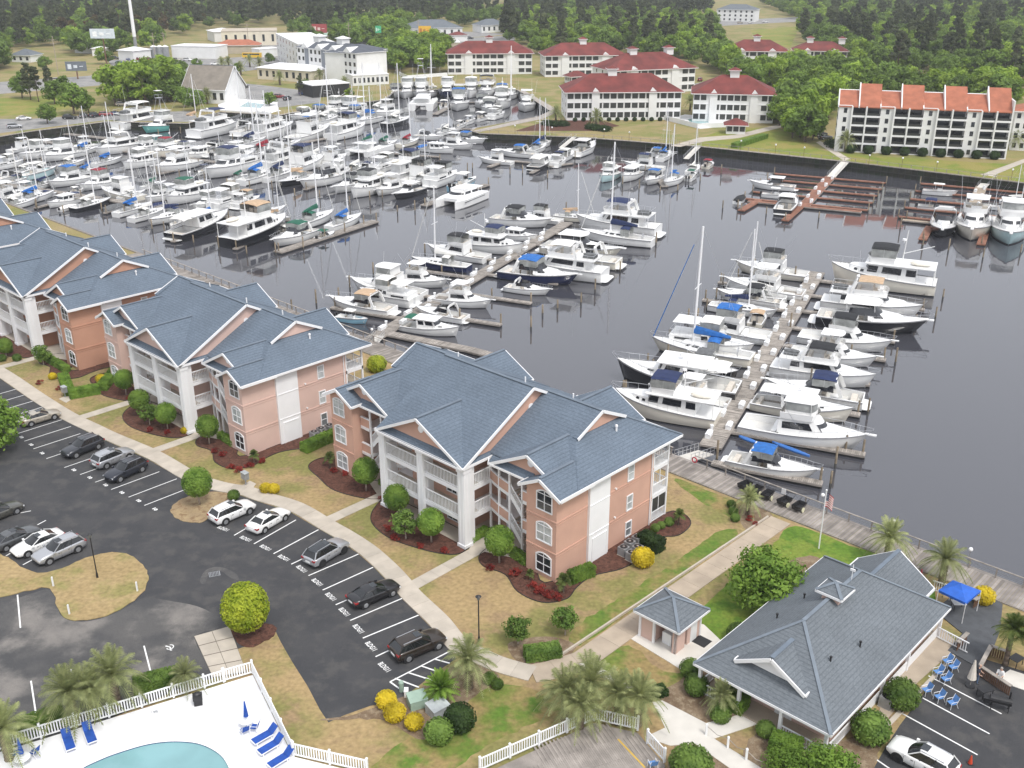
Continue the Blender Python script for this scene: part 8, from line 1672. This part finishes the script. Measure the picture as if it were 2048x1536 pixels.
# stepped white block with orange roofs
p, L, rz = frame_at((1668, 302), (2008, 318)); tb_ = thing('terraced_building', 'white five-storey balcony block with stepped orange tile roofs on the right', 'building', p, rz); nm_ = 4; mw = L/nm_; hh = 12.5
mb = MB(); mb.box(0, L, 2.2, 13, 0, hh); mb.build('wall', M['siding'], tb_)
for k in range(nm_):
    x0 = k*mw; off = -.6; bw = mw*.32
    mb = MB(); mb.box(x0, x0+bw, -.2, 3, 0, hh+.4); mb.build('stair_wall', M['siding'], tb_)
    for f in range(5): obj('window', pane_me_s, None, tb_, loc=(x0+bw*.5, -.22, f*2.5+.8))
    for j in range(2):
        xa, xb = x0+bw+j*mw*.34, x0+bw+(j+1)*mw*.34; dz = 1.9*j
        for f in range(5):
            z = f*2.5; mb = MB(); mb.box(xa, xb, off, 2.2, z-.25 if f else 0, z+.25); mb.build('balcony_slab', M['white'], tb_)
            mb = MB(); mb.box(xa+.2, xb-.2, 2.14, 2.2, z+.3, z+2.2); mb.build('balcony_glazing', M['glass_dark'], tb_)
            mb = MB(); mb.box(xa+.1, xb-.1, off+.02, off+.06, z+.3, z+.9); mb.build('balcony_rail', M['screen'], tb_)
        mb = MB(); mb.box(xa-.2, xa+.2, off-.25, 3, 0, hh+.2); mb.build('fin_wall', M['siding'], tb_)
        xr0, xr1 = (x0-.1, x0+mw*.48) if j == 0 else (x0+mw*.48, x0+mw-.1)
        mb = MB(); mb.slab([(xr0, -.5, hh+.1), (xr1, -.5, hh+.1), (xr1, 8, hh+3.6+dz), (xr0, 8, hh+3.6+dz)], .25); mb.build('roof', M['roof_orange'], tb_)
        mb = MB(); q = [(-.5, hh-.2), (8, hh-.2), (8, hh+3.9+dz), (-.5, hh+.4)]; mb.add([(xr0-.25, y, z) for y, z in q]+[(xr0+.05, y, z) for y, z in q], [(0,1,2,3),(7,6,5,4),(3,2,6,7),(0,3,7,4)]); mb.build('party_wall', M['siding'], tb_)
    mb = MB(); mb.box(x0, x0+mw, 8.02, 13, hh, hh+3.2); mb.build('rear_wall', M['siding'], tb_)
mb = MB(); mb.box(L-.1, L+.3, -.5, 13, 0, hh+3); mb.build('fin_wall', M['siding'], tb_)
for j in range(3):
    for f in range(5): obj('window', pane_me_s, None, tb_, loc=(-.01, 4+j*3, f*2.5+.8), rz=math.pi/2)
def plain(a, b, depth, h, label, wall, roof, rise=0, name='far_building', wins=0, st=1, cat='building', ridge='hip', wm='glass_dark'):
    p, L, rz = frame_at(a, b); r = thing(name, label, cat, p, rz, 'far town buildings'); mb = MB(); mb.box(0, L, 0, depth, 0, h); mb.build('wall', M[wall], r)
    if rise and ridge == 'hip': hip(r, -.5, L+.5, -.5, depth+.5, h, rise, m=roof, cap=False)
    elif rise: gable_roof(r, depth/2, -.5, L+.5, depth/2+.5, h, h+rise*depth/2, axis='x', m=roof, end1=True); gable_wall(r, depth/2, 0, depth/2, h, h+rise*depth/2-.2, axis='x', m=wall, vent=False); gable_wall(r, depth/2, L, depth/2, h, h+rise*depth/2-.2, axis='x', m=wall, vent=False, side=1)
    else: mb = MB(); mb.box(-.2, L+.2, -.2, depth+.2, h, h+.35); mb.build('roof', M[roof], r)
    if wins:
        fh = h/st; me = pane_me(min(1.4, L/wins*.5), fh*.5, wm, 'window')
        for f in range(st):
            for i in range(wins): obj('window', me, None, r, loc=(L*(i+.5)/wins, -.02, f*fh+fh*.28))
    return r
hz_ = plain((598, 153), (716, 170), 16, 13, 'white and grey four-storey hotel with dark roof and white cupolas', 'siding', 'roof_dark', .3, 'hotel', 14, 4, 'hotel')
p, L, rz = frame_at((598, 153), (716, 170))
for i in range(1, 7, 2): mb = MB(); mb.box(L*i/7, L*i/7+2.6, -.3, 0, 0, 13); mb.build('grey_bay', M['siding_grey'], hz_)
for i in range(4): mb = MB(); x = L*(i+.6)/4.2; mb.add([(x-3, -.35, 12.8), (x+3, -.35, 12.8), (x, -.35, 15), (x-3, 2, 12.8), (x+3, 2, 12.8), (x, 6, 15)], [(0,1,2), (0,2,5,3), (1,4,5,2)]); mb.build('white_gable', M['siding'], hz_)
for t in (.15, .55): mb = MB(); mb.box(L*t-2, L*t+2, 6, 10, 14, 17.5); mb.build('cupola', M['siding'], hz_); hip(hz_, L*t-2.5, L*t+2.5, 5.5, 10.5, 17.5, .4, m='siding', cap=False, name='cupola_roof')
plain((716, 168), (775, 156), 16, 12.5, 'right wing of the white four-storey hotel with balconies', 'siding', 'roof_dark', .3, 'hotel_wing', 8, 4, 'hotel'); plain((556, 120), (600, 148), 18, 13, 'left wing of the white four-storey hotel', 'siding', 'siding', 0, 'hotel_wing', 7, 4, 'hotel'); plain((706, 172), (778, 168), 9, 4, 'low white sun pavilion with dark glass before the hotel', 'siding', 'white', 0, 'pavilion', 8, 1)
for q in (((368, 205), (452, 208), 16, 5.0, 'waterside restaurant with steep brown gabled roof', 'siding', 'roof_brown', 1.0, 'restaurant', 6, 1, 'restaurant', 'g'), ((516, 158), (622, 166), 14, 5, 'cream long building with white roof before the hotel', 'siding_cream', 'white', .25, 'far_building', 8), ((626, 196), (700, 190), 14, 4.5, 'flat white-roofed bar with dark glass front by the marina', 'dark', 'white', 0, 'bar_building', 0), ((345, 116), (432, 118), 14, 6, 'white flat shed left of the orange roof', 'siding', 'white', 0), ((445, 92), (556, 90), 25, 8, 'tan warehouse with pale walls in the upper left', 'siding_cream', 'tan_wall', 0, 'far_building', 6), ((432, 108), (520, 107), 12, 4.5, 'low shop with orange roof in the upper left', 'tan_wall', 'roof_orange', .4), ((430, 84), (480, 82), 18, 6, 'white warehouse behind the tan one', 'siding', 'white', .2),
          ((150, 106), (185, 107), 14, 5, 'white workshop roof by the billboard', 'siding', 'white', .3), ((185, 112), (210, 112), 10, 4, 'small white shed beside the workshop', 'siding', 'white', .2), ((238, 120), (268, 122), 12, 5, 'white garage by the car lot', 'siding', 'white', .25), ((24, 124), (62, 125), 10, 3.5, 'small white house with blue-grey roof in the left field', 'siding', 'roof_grey', .5, 'house', 3), ((812, 76), (925, 74), 22, 6, 'pale shop with blue-grey metal roof in the upper middle', 'siding', 'roof_grey', .4, 'far_building', 8), ((963, 66), (1014, 64), 14, 5, 'grey-roofed bank building in the upper middle', 'siding', 'roof_grey', .5, 'far_building', 5), ((1432, 42), (1508, 44), 18, 9, 'white three-storey house with blue-grey roof in the upper right', 'siding', 'roof_grey', .4, 'house', 7, 3), ((640, 86), (690, 86), 14, 4.5, 'green-roofed shop behind the hotel', 'tan_wall', 'utility_green', .3), ((845, 105), (920, 104), 16, 5, 'white flat-roofed building behind the hotel trees', 'tan_wall', 'white', 0), ((905, 84), (935, 83), 8, 4, 'small red-roofed shop behind the trees', 'siding', 'roof_red', .4), ((670, 52), (700, 51), 12, 5, 'pale block among far trees', 'siding_cream', 'white', 0), ((520, 115), (560, 112), 8, 4, 'white canopy roof beside the hotel', 'siding', 'white', 0),
          ((1005, 26), (1050, 25), 10, 5, 'pale far building in the pine clearing', 'siding', 'white', .3), ((452, 16), (480, 16), 10, 6, 'white house roof deep in the far woods', 'siding', 'roof_grey', .5), ((2018, 300), (2110, 306), 12, 11, 'white block cut off by the right edge', 'siding', 'roof_orange', .4, 'far_building', 6, 4)): plain(*q)
# pool terrace by the restaurant
struct(sheet('pool_terrace', px([(436, 212), (470, 200), (555, 205), (556, 222), (500, 226), (440, 222)]), .5, M['pooldeck'], z0=0)); struct(sheet('pool_water', px([(480, 216), (495, 207), (528, 211), (522, 219)]), .505, pw)); struct(sheet('pool_terrace', px([(1330, 240), (1370, 230), (1470, 238), (1465, 252), (1400, 258)]), .2, M['pooldeck'], z0=0)); struct(sheet('pool_water', px([(1375, 240), (1400, 236), (1420, 246), (1385, 250)]), .205, pw))
for pts, lab in (([(1328, 240), (1395, 257), (1465, 254)], 'white fence round the far pool by the red-roofed condos'), ([(798, 150), (815, 158), (895, 152)], 'white fence round the pool left of the leftmost red-roofed condo')):
    q = px(pts); r = thing('white_fence', lab, 'fence', q[0])
    for a, b in zip(q, q[1:]): mb = MB(); mb.bar(a-q[0]+Vector((0,0,.8)), b-q[0]+Vector((0,0,.8)), .12, 1.5); mb.build('panel', M['white_vinyl'], r)
# tanks, tower, poles, signs
for i, x in enumerate((310, 322, 333)): r = thing('storage_tank', 'white cylindrical tank in the upper left yard, %s from the left' % ordn(i), 'tank', G(x, 117), 0, 'storage tanks'); mb = MB(); mb.tube((0, 0, 0), (0, 0, 6), 1.8, 1.8, 14); mb.build('shell', M['grey_metal'], r); mb = MB(); mb.tube((0, 0, 6), (0, 0, 6.8), 1.8, .3, 14); mb.build('dome', M['white'], r)
r = thing('cell_tower', 'tall white monopole tower rising out of the frame in the upper left', 'tower', G(274, 112)); mb = MB(); mb.tube((0, 0, 0), (0, 0, 10), 1.0, .9, 10); mb.build('shaft', M['grey_metal'], r); mb = MB(); mb.tube((0, 0, 10), (0, 0, 60), .95, .6, 10); mb.build('mast', M['white'], r)
for i, (q, hh_) in enumerate((((117, 150), 17), ((314, 140), 17), ((330, 100), 10), ((498, 96), 14), ((625, 100), 14), ((700, 105), 16), ((838, 96), 16), ((980, 42), 12), ((1016, 40), 12))):
    r = thing('utility_pole', 'wooden utility pole with cross-arms in the far town, %s from the left' % ordn(i), 'utility pole', G(*q), .3, 'utility poles'); mb = MB(); mb.tube((0, 0, 0), (0, 0, hh_), .2, .13, 6); mb.build('pole', M['bark_pale'], r)
    for z in (.9, .8): mb = MB(); mb.box(-1.4, 1.4, -.08, .08, hh_*z, hh_*z+.16); mb.build('cross_arm', M['bark_pale'], r)
def sign(q, w_, h_, z, c1, c2, label, rz=0):
    r = thing('billboard', label, 'billboard', G(*q), rz, 'roadside billboards'); mb = MB(); mb.tube((0, 0, 0), (0, 0, z), .35, .3, 8); mb.build('post', M['wood_brown'], r); mb = MB(); mb.box(-w_/2, w_/2, -.15, .15, z, z+h_); pn = mb.build('panel', mat('sign_'+label[:14], c1, .6, .1, 1), r)
    for k in range(3): mb = MB(); mb.box(-w_*.4+k*w_*.28, -w_*.22+k*w_*.28, -.2, -.16, z+h_*(.2+.12*k), z+h_*(.72-.1*k)); mb.build('print_block', mat('print_'+label[:12]+str(k), c2, .6), pn)
sign((214, 132), 12, 4.5, 13, (.60,.66,.72), (.82,.84,.86), 'blue-white billboard over the trees in the upper left'); sign((156, 158), 9, 4, 3.5, (.14,.16,.18), (.62,.66,.68), 'grey billboard with pale print beside the field', .1); sign((641, 90), 9, 5, 7, (.36,.06,.06), (.70,.55,.50), 'red billboard behind the hotel'); sign((850, 82), 8, 5, 4, (.72,.42,.03), (.45,.16,.03), 'orange sign by the shop in the upper middle'); sign((758, 90), 3.5, 4, 7, (.06,.42,.20), (.6,.75,.65), 'small green sign in the upper middle')
r = thing('school_bus', 'yellow school bus in the upper left lot', 'bus', G(505, 117), -.05); mb = MB(); mb.box(-5, 5, -1.2, 1.2, .6, 3.0); mb.build('body', PAINT['yellow'], r); mb = MB(); mb.box(-4.6, 4.2, -1.22, -1.19, 1.9, 2.6); mb.build('windows', M['glass_dark'], r)
for x in (-3.2, 3.2): mb = MB(); mb.tube((x, -1.25, .5), (x, 1.25, .5), .5, .5, 10); mb.build('wheels', M['tyre'], r)
cols = ['white', 'silver', 'black', 'grey', 'navy', 'red', 'blue', 'beige', 'white']
FC = [(48, 240), (30, 256), (140, 238), (170, 235), (190, 234), (212, 232), (232, 230), (115, 163), (108, 170), (300, 147), (318, 149), (356, 143), (404, 143), (400, 150), (475, 137), (240, 127), (255, 127), (268, 126), (282, 126), (292, 124), (305, 128), (330, 128), (345, 130), (275, 121), (262, 121), (352, 122), (375, 122), (470, 160), (465, 168), (478, 172), (490, 176), (575, 200), (560, 196), (610, 190), (245, 212), (262, 212), (430, 130), (890, 77), (910, 76), (925, 76), (940, 78), (1400, 162), (1408, 178), (1480, 47), (1500, 47), (1530, 45), (740, 92), (1640, 272), (1650, 278), (230, 118), (300, 121), (318, 122)]
for i, q in enumerate(FC):
    kd = 'suv' if i % 3 else 'sedan'; o = dup(CARP[kd], None, {'car_paint': PAINT[cols[i % 9]]}); o.name = 'far_car'; o.location = G(*q, .035); o.rotation_euler = (0, 0, rng.choice((.35, .3, -.2, .4, 1.3)) + rng.uniform(-.1, .1))
    tag(o, '%s car in the far town, %s from the left of the far cars' % (cols[i % 9], ordn(sorted(c[0] for c in FC).index(q[0]))), 'car', 'cars in the far town')
for v in CARP.values():
    drop(v)
# ---------------------------------------------------------------- trees of the far side
ZONES = [([(70, 112), (150, 98), (240, 96), (300, 92), (340, 96), (280, 108), (150, 112)], 11, 'oak spring', 'the yard edge trees'), ([(560, 108), (620, 92), (660, 98), (600, 118)], 9, 'oak', 'the trees behind the hotel wing'), ([(560, 64), (700, 46), (830, 42), (960, 30), (1000, 40), (960, 56), (800, 52), (720, 62), (600, 78)], 10, 'pine oak', 'the trees behind the shops'), ([(-260, 2), (420, 2), (420, 58), (330, 82), (230, 92), (120, 92), (0, 106), (-260, 125)], 9, 'pine oak pine spring oak rust', 'the upper left woods'), ([(420, 2), (1000, 2), (960, 28), (820, 36), (700, 40), (560, 55), (420, 60)], 9, 'pine pine oak pine', 'the upper middle woods'), ([(1010, 40), (1420, 45), (1440, 100), (1400, 130), (1300, 122), (1262, 112), (1080, 118), (1060, 98), (1000, 90)], 8.5, 'spring oak pine oak spring oak', 'the bright woods behind the red roofs'),
         ([(1000, 4), (1420, 4), (1420, 42), (1010, 40)], 9, 'pine oak pine', 'the pine belt above the red roofs'), ([(1510, 4), (2300, 4), (2300, 240), (2120, 225), (2060, 170), (1900, 165), (1860, 160), (1840, 150), (1760, 150), (1700, 125), (1600, 88), (1610, 50)], 8.5, 'oak pine oak spring oak', 'the right-hand woods'), ([(1565, 285), (1552, 240), (1575, 190), (1600, 160), (1720, 165), (1690, 200), (1660, 230), (1652, 290)], 7, 'oak oak spring', 'the trees beside the stepped block'), ([(740, 140), (750, 118), (800, 102), (890, 106), (888, 146), (800, 150)], 7, 'oak spring', 'the trees right of the hotel'),
         ([(650, 92), (720, 78), (800, 58), (830, 62), (800, 84), (700, 96)], 7, 'spring oak', 'the roadside trees behind the hotel'), ([(1690, 185), (1750, 175), (1850, 200), (1990, 190), (2030, 230), (1900, 225), (1780, 215)], 7.5, 'oak spring', 'the trees behind the stepped block'), ([(1400, 130), (1450, 115), (1470, 165), (1500, 175), (1590, 160), (1590, 185), (1500, 190), (1420, 150)], 7.5, 'spring oak', 'the trees between the red-roofed condos'), ([(200, 205), (280, 180), (350, 175), (362, 205), (300, 215), (225, 218)], 6.5, 'spring spring oak', 'the bright trees left of the restaurant'), ([(-60, 110), (15, 112), (25, 135), (-60, 150)], 7, 'oak', 'the left edge trees')]
allt = []; r2 = random.Random(11)
for poly, sp, kinds, nm in ZONES:
    P_ = px(poly); xs = [p.x for p in P_]; ys = [p.y for p in P_]; kd = kinds.split(); gx = []
    y = min(ys)
    while y < max(ys):
        stp = sp*(1+max(0, (y-500))/1100); x = min(xs)
        while x < max(xs):
            p = Vector((x+r2.uniform(-.45, .45)*stp, y+r2.uniform(-.45, .45)*stp, 0))
            if inpoly(p, P_) and abs(p.x) < p.y*.56+20: allt.append((p, r2.choice(kd), nm, r2.uniform(.78, 1.25)))
            x += stp
        y += stp
for q, kd, s in [((62, 200), 'pine', .8), ((78, 204), 'pine', .75), ((45, 196), 'oak', .9), ((110, 208), 'oak', .8), ((148, 228), 'oak', 1.0), ((95, 247), 'oak', .6), ((178, 226), 'oak', .6), ((130, 190), 'oak', .7), ((100, 185), 'pine', .6), ((390, 222), 'oak', .7), ((370, 215), 'oak', .7), ((440, 175), 'oak', .8), ((205, 128), 'spring', .7), ((218, 128), 'oak', .6), ((600, 192), 'pine', .45), ((612, 185), 'oak', .5), ((540, 214), 'oak', .5), ((365, 150), 'oak', .6), ((1600, 275), 'oak', .9), ((1625, 280), 'oak', .8), ((1585, 262), 'oak', .8), ((700, 205), 'spring', .45), ((420, 170), 'oak', .5), ((475, 150), 'oak', .5), ((395, 140), 'oak', .5), ((350, 138), 'oak', .45), ((330, 132), 'spring', .4), ((540, 128), 'oak', .5), ((90, 140), 'oak', .6), ((250, 165), 'spring', .7), ((290, 168), 'oak', .7)]: allt.append((G(*q), kd, 'the marina and town edge', s))
allt.sort(key=lambda t: t[0].y); near_t, rest = allt[:300], allt[300:]
cnt = {}
order = sorted(near_t, key=lambda t: t[0].x/t[0].y)
KN = {'pine': ('pine_tree', 'dark green pine'), 'oak': ('oak_tree', 'mid-green leafy tree'), 'spring': ('leafy_tree', 'bright spring-green tree'), 'rust': ('bare_tree', 'rust-brown tree')}
for p, kd, nm, s in order:
    k = (kd, nm); cnt[k] = cnt.get(k, 0)+1
    plant(KN[kd][0], kd, p, '%s, %s from the left in %s' % (KN[kd][1], ordn(cnt[k]-1), nm), 'tree', 'trees of '+nm[4:] if nm.startswith('the ') else nm, scale=s, sx=r2.uniform(.9, 1.15))
# the rest of the woods as one mass
pc_ = bpy.data.collections.new('wood_sources'); kinds_ = ['pine', 'oak', 'spring', 'rust']
def forest(kd, pts):
    col = bpy.data.collections.new('src_'+kd)
    for c, t_ in TREE[kd]: o = bpy.data.objects.new('crown_source', c); col.objects.link(o)
    me = bpy.data.meshes.new('wood'); me.from_pydata([tuple(p) for p, s in pts], [], []); at = me.attributes.new('sc', 'FLOAT', 'POINT'); at.data.foreach_set('value', [s for p, s in pts])
    ng = bpy.data.node_groups.new('wood_'+kd, 'GeometryNodeTree'); ng.interface.new_socket('Geometry', in_out='INPUT', socket_type='NodeSocketGeometry'); ng.interface.new_socket('Geometry', in_out='OUTPUT', socket_type='NodeSocketGeometry')
    N = ng.nodes.new; gi, go = N('NodeGroupInput'), N('NodeGroupOutput'); ip = N('GeometryNodeInstanceOnPoints'); ci = N('GeometryNodeCollectionInfo'); ci.inputs[0].default_value = col; ci.inputs[1].default_value = True; ci.inputs[2].default_value = True
    rv = N('FunctionNodeRandomValue'); rv.data_type = 'FLOAT_VECTOR'; rv.inputs[0].default_value = (0, 0, 0); rv.inputs[1].default_value = (0, 0, 6.28); na = N('GeometryNodeInputNamedAttribute'); na.data_type = 'FLOAT'; na.inputs[0].default_value = 'sc'
    ng.links.new(gi.outputs[0], ip.inputs['Points']); ng.links.new(ci.outputs[0], ip.inputs['Instance']); ip.inputs['Pick Instance'].default_value = True; ng.links.new(rv.outputs[0], ip.inputs['Rotation']); ng.links.new(na.outputs[0], ip.inputs['Scale']); ng.links.new(ip.outputs[0], go.inputs[0])
    o = bpy.data.objects.new('distant_wood', me); COL.objects.link(o); md = o.modifiers.new('wood', 'NODES'); md.node_group = ng; o['kind'] = 'stuff'
    tag(o, {'pine': 'dark pine canopy of the distant woods across the top', 'oak': 'mid-green leafy canopy of the distant woods', 'spring': 'bright green canopy patches in the distant woods', 'rust': 'rust-brown canopy patches in the distant woods'}[kd], 'wood')
for kd in kinds_:
    pts = [(p, s) for p, k, n_, s in rest if k == kd]
    if pts: forest(kd, pts)
print('TREES', len(allt))
# shrubs along the far buildings
for i, q in enumerate([(1095, 250), (1110, 252), (1125, 252), (1180, 258), (1195, 260), (1208, 262), (1660, 290), (1672, 296)]): plant('far_bush', 'ground', G(*q), 'dark purple-green bush on the far bank, %s from the left' % ordn(i), 'bush', 'dark bushes on the far bank', scale=2.6)
for i, q in enumerate(sorted([(1112, 248), (1192, 256), (1430, 240), (1380, 222), (1400, 226), (1345, 214), (1690, 304), (1700, 300), (2030, 300), (415, 208), (460, 196), (690, 184), (560, 170), (445, 140), (458, 138), (500, 134), (520, 140), (482, 150), (600, 160), (640, 166)])): plant('far_palm', 'pindo', G(*q), 'feather palm on the far side, %s from the left' % ordn(i), 'palm', 'palms on the far side', scale=1.5)
hedge((1468, 296), (1530, 276), 2.2, 1.4, 'clipped hedge on the far lawn by the curved path', 'hedge', 1500)
for i in range(9): q = (1700+i*36, 306+i*1.6); plant('far_bush', 'shrub', G(*q), 'dark shrub at the foot of the stepped white block, %s from the left' % ordn(i), 'bush', 'shrubs at the stepped block', scale=1.8, leaf='dark')
for i in range(12): q = (1150+i*17, 243-i*.1); plant('far_bush', 'shrub', G(*q), 'small shrub before the long red-roofed condo, %s from the left' % ordn(i), 'bush', 'shrubs at the long condo', scale=1.0, leaf='dark')
# ---------------------------------------------------------------- thin air between here and the woods
hb = MB(); hb.box(-2600, 2600, -300, 2600, -8, 75); hm = bpy.data.materials.new('haze'); hm.use_nodes = True; t = hm.node_tree; t.nodes.clear()
pv = t.nodes.new('ShaderNodeVolumePrincipled'); pv.inputs['Density'].default_value = .00016; pv.inputs['Color'].default_value = (.86, .89, .93, 1); ho = t.nodes.new('ShaderNodeOutputMaterial'); t.links.new(pv.outputs[0], ho.inputs['Volume'])
o = hb.build('haze', hm); o['kind'] = 'stuff'; tag(o, 'thin pale haze in the air over the far woods', 'haze')
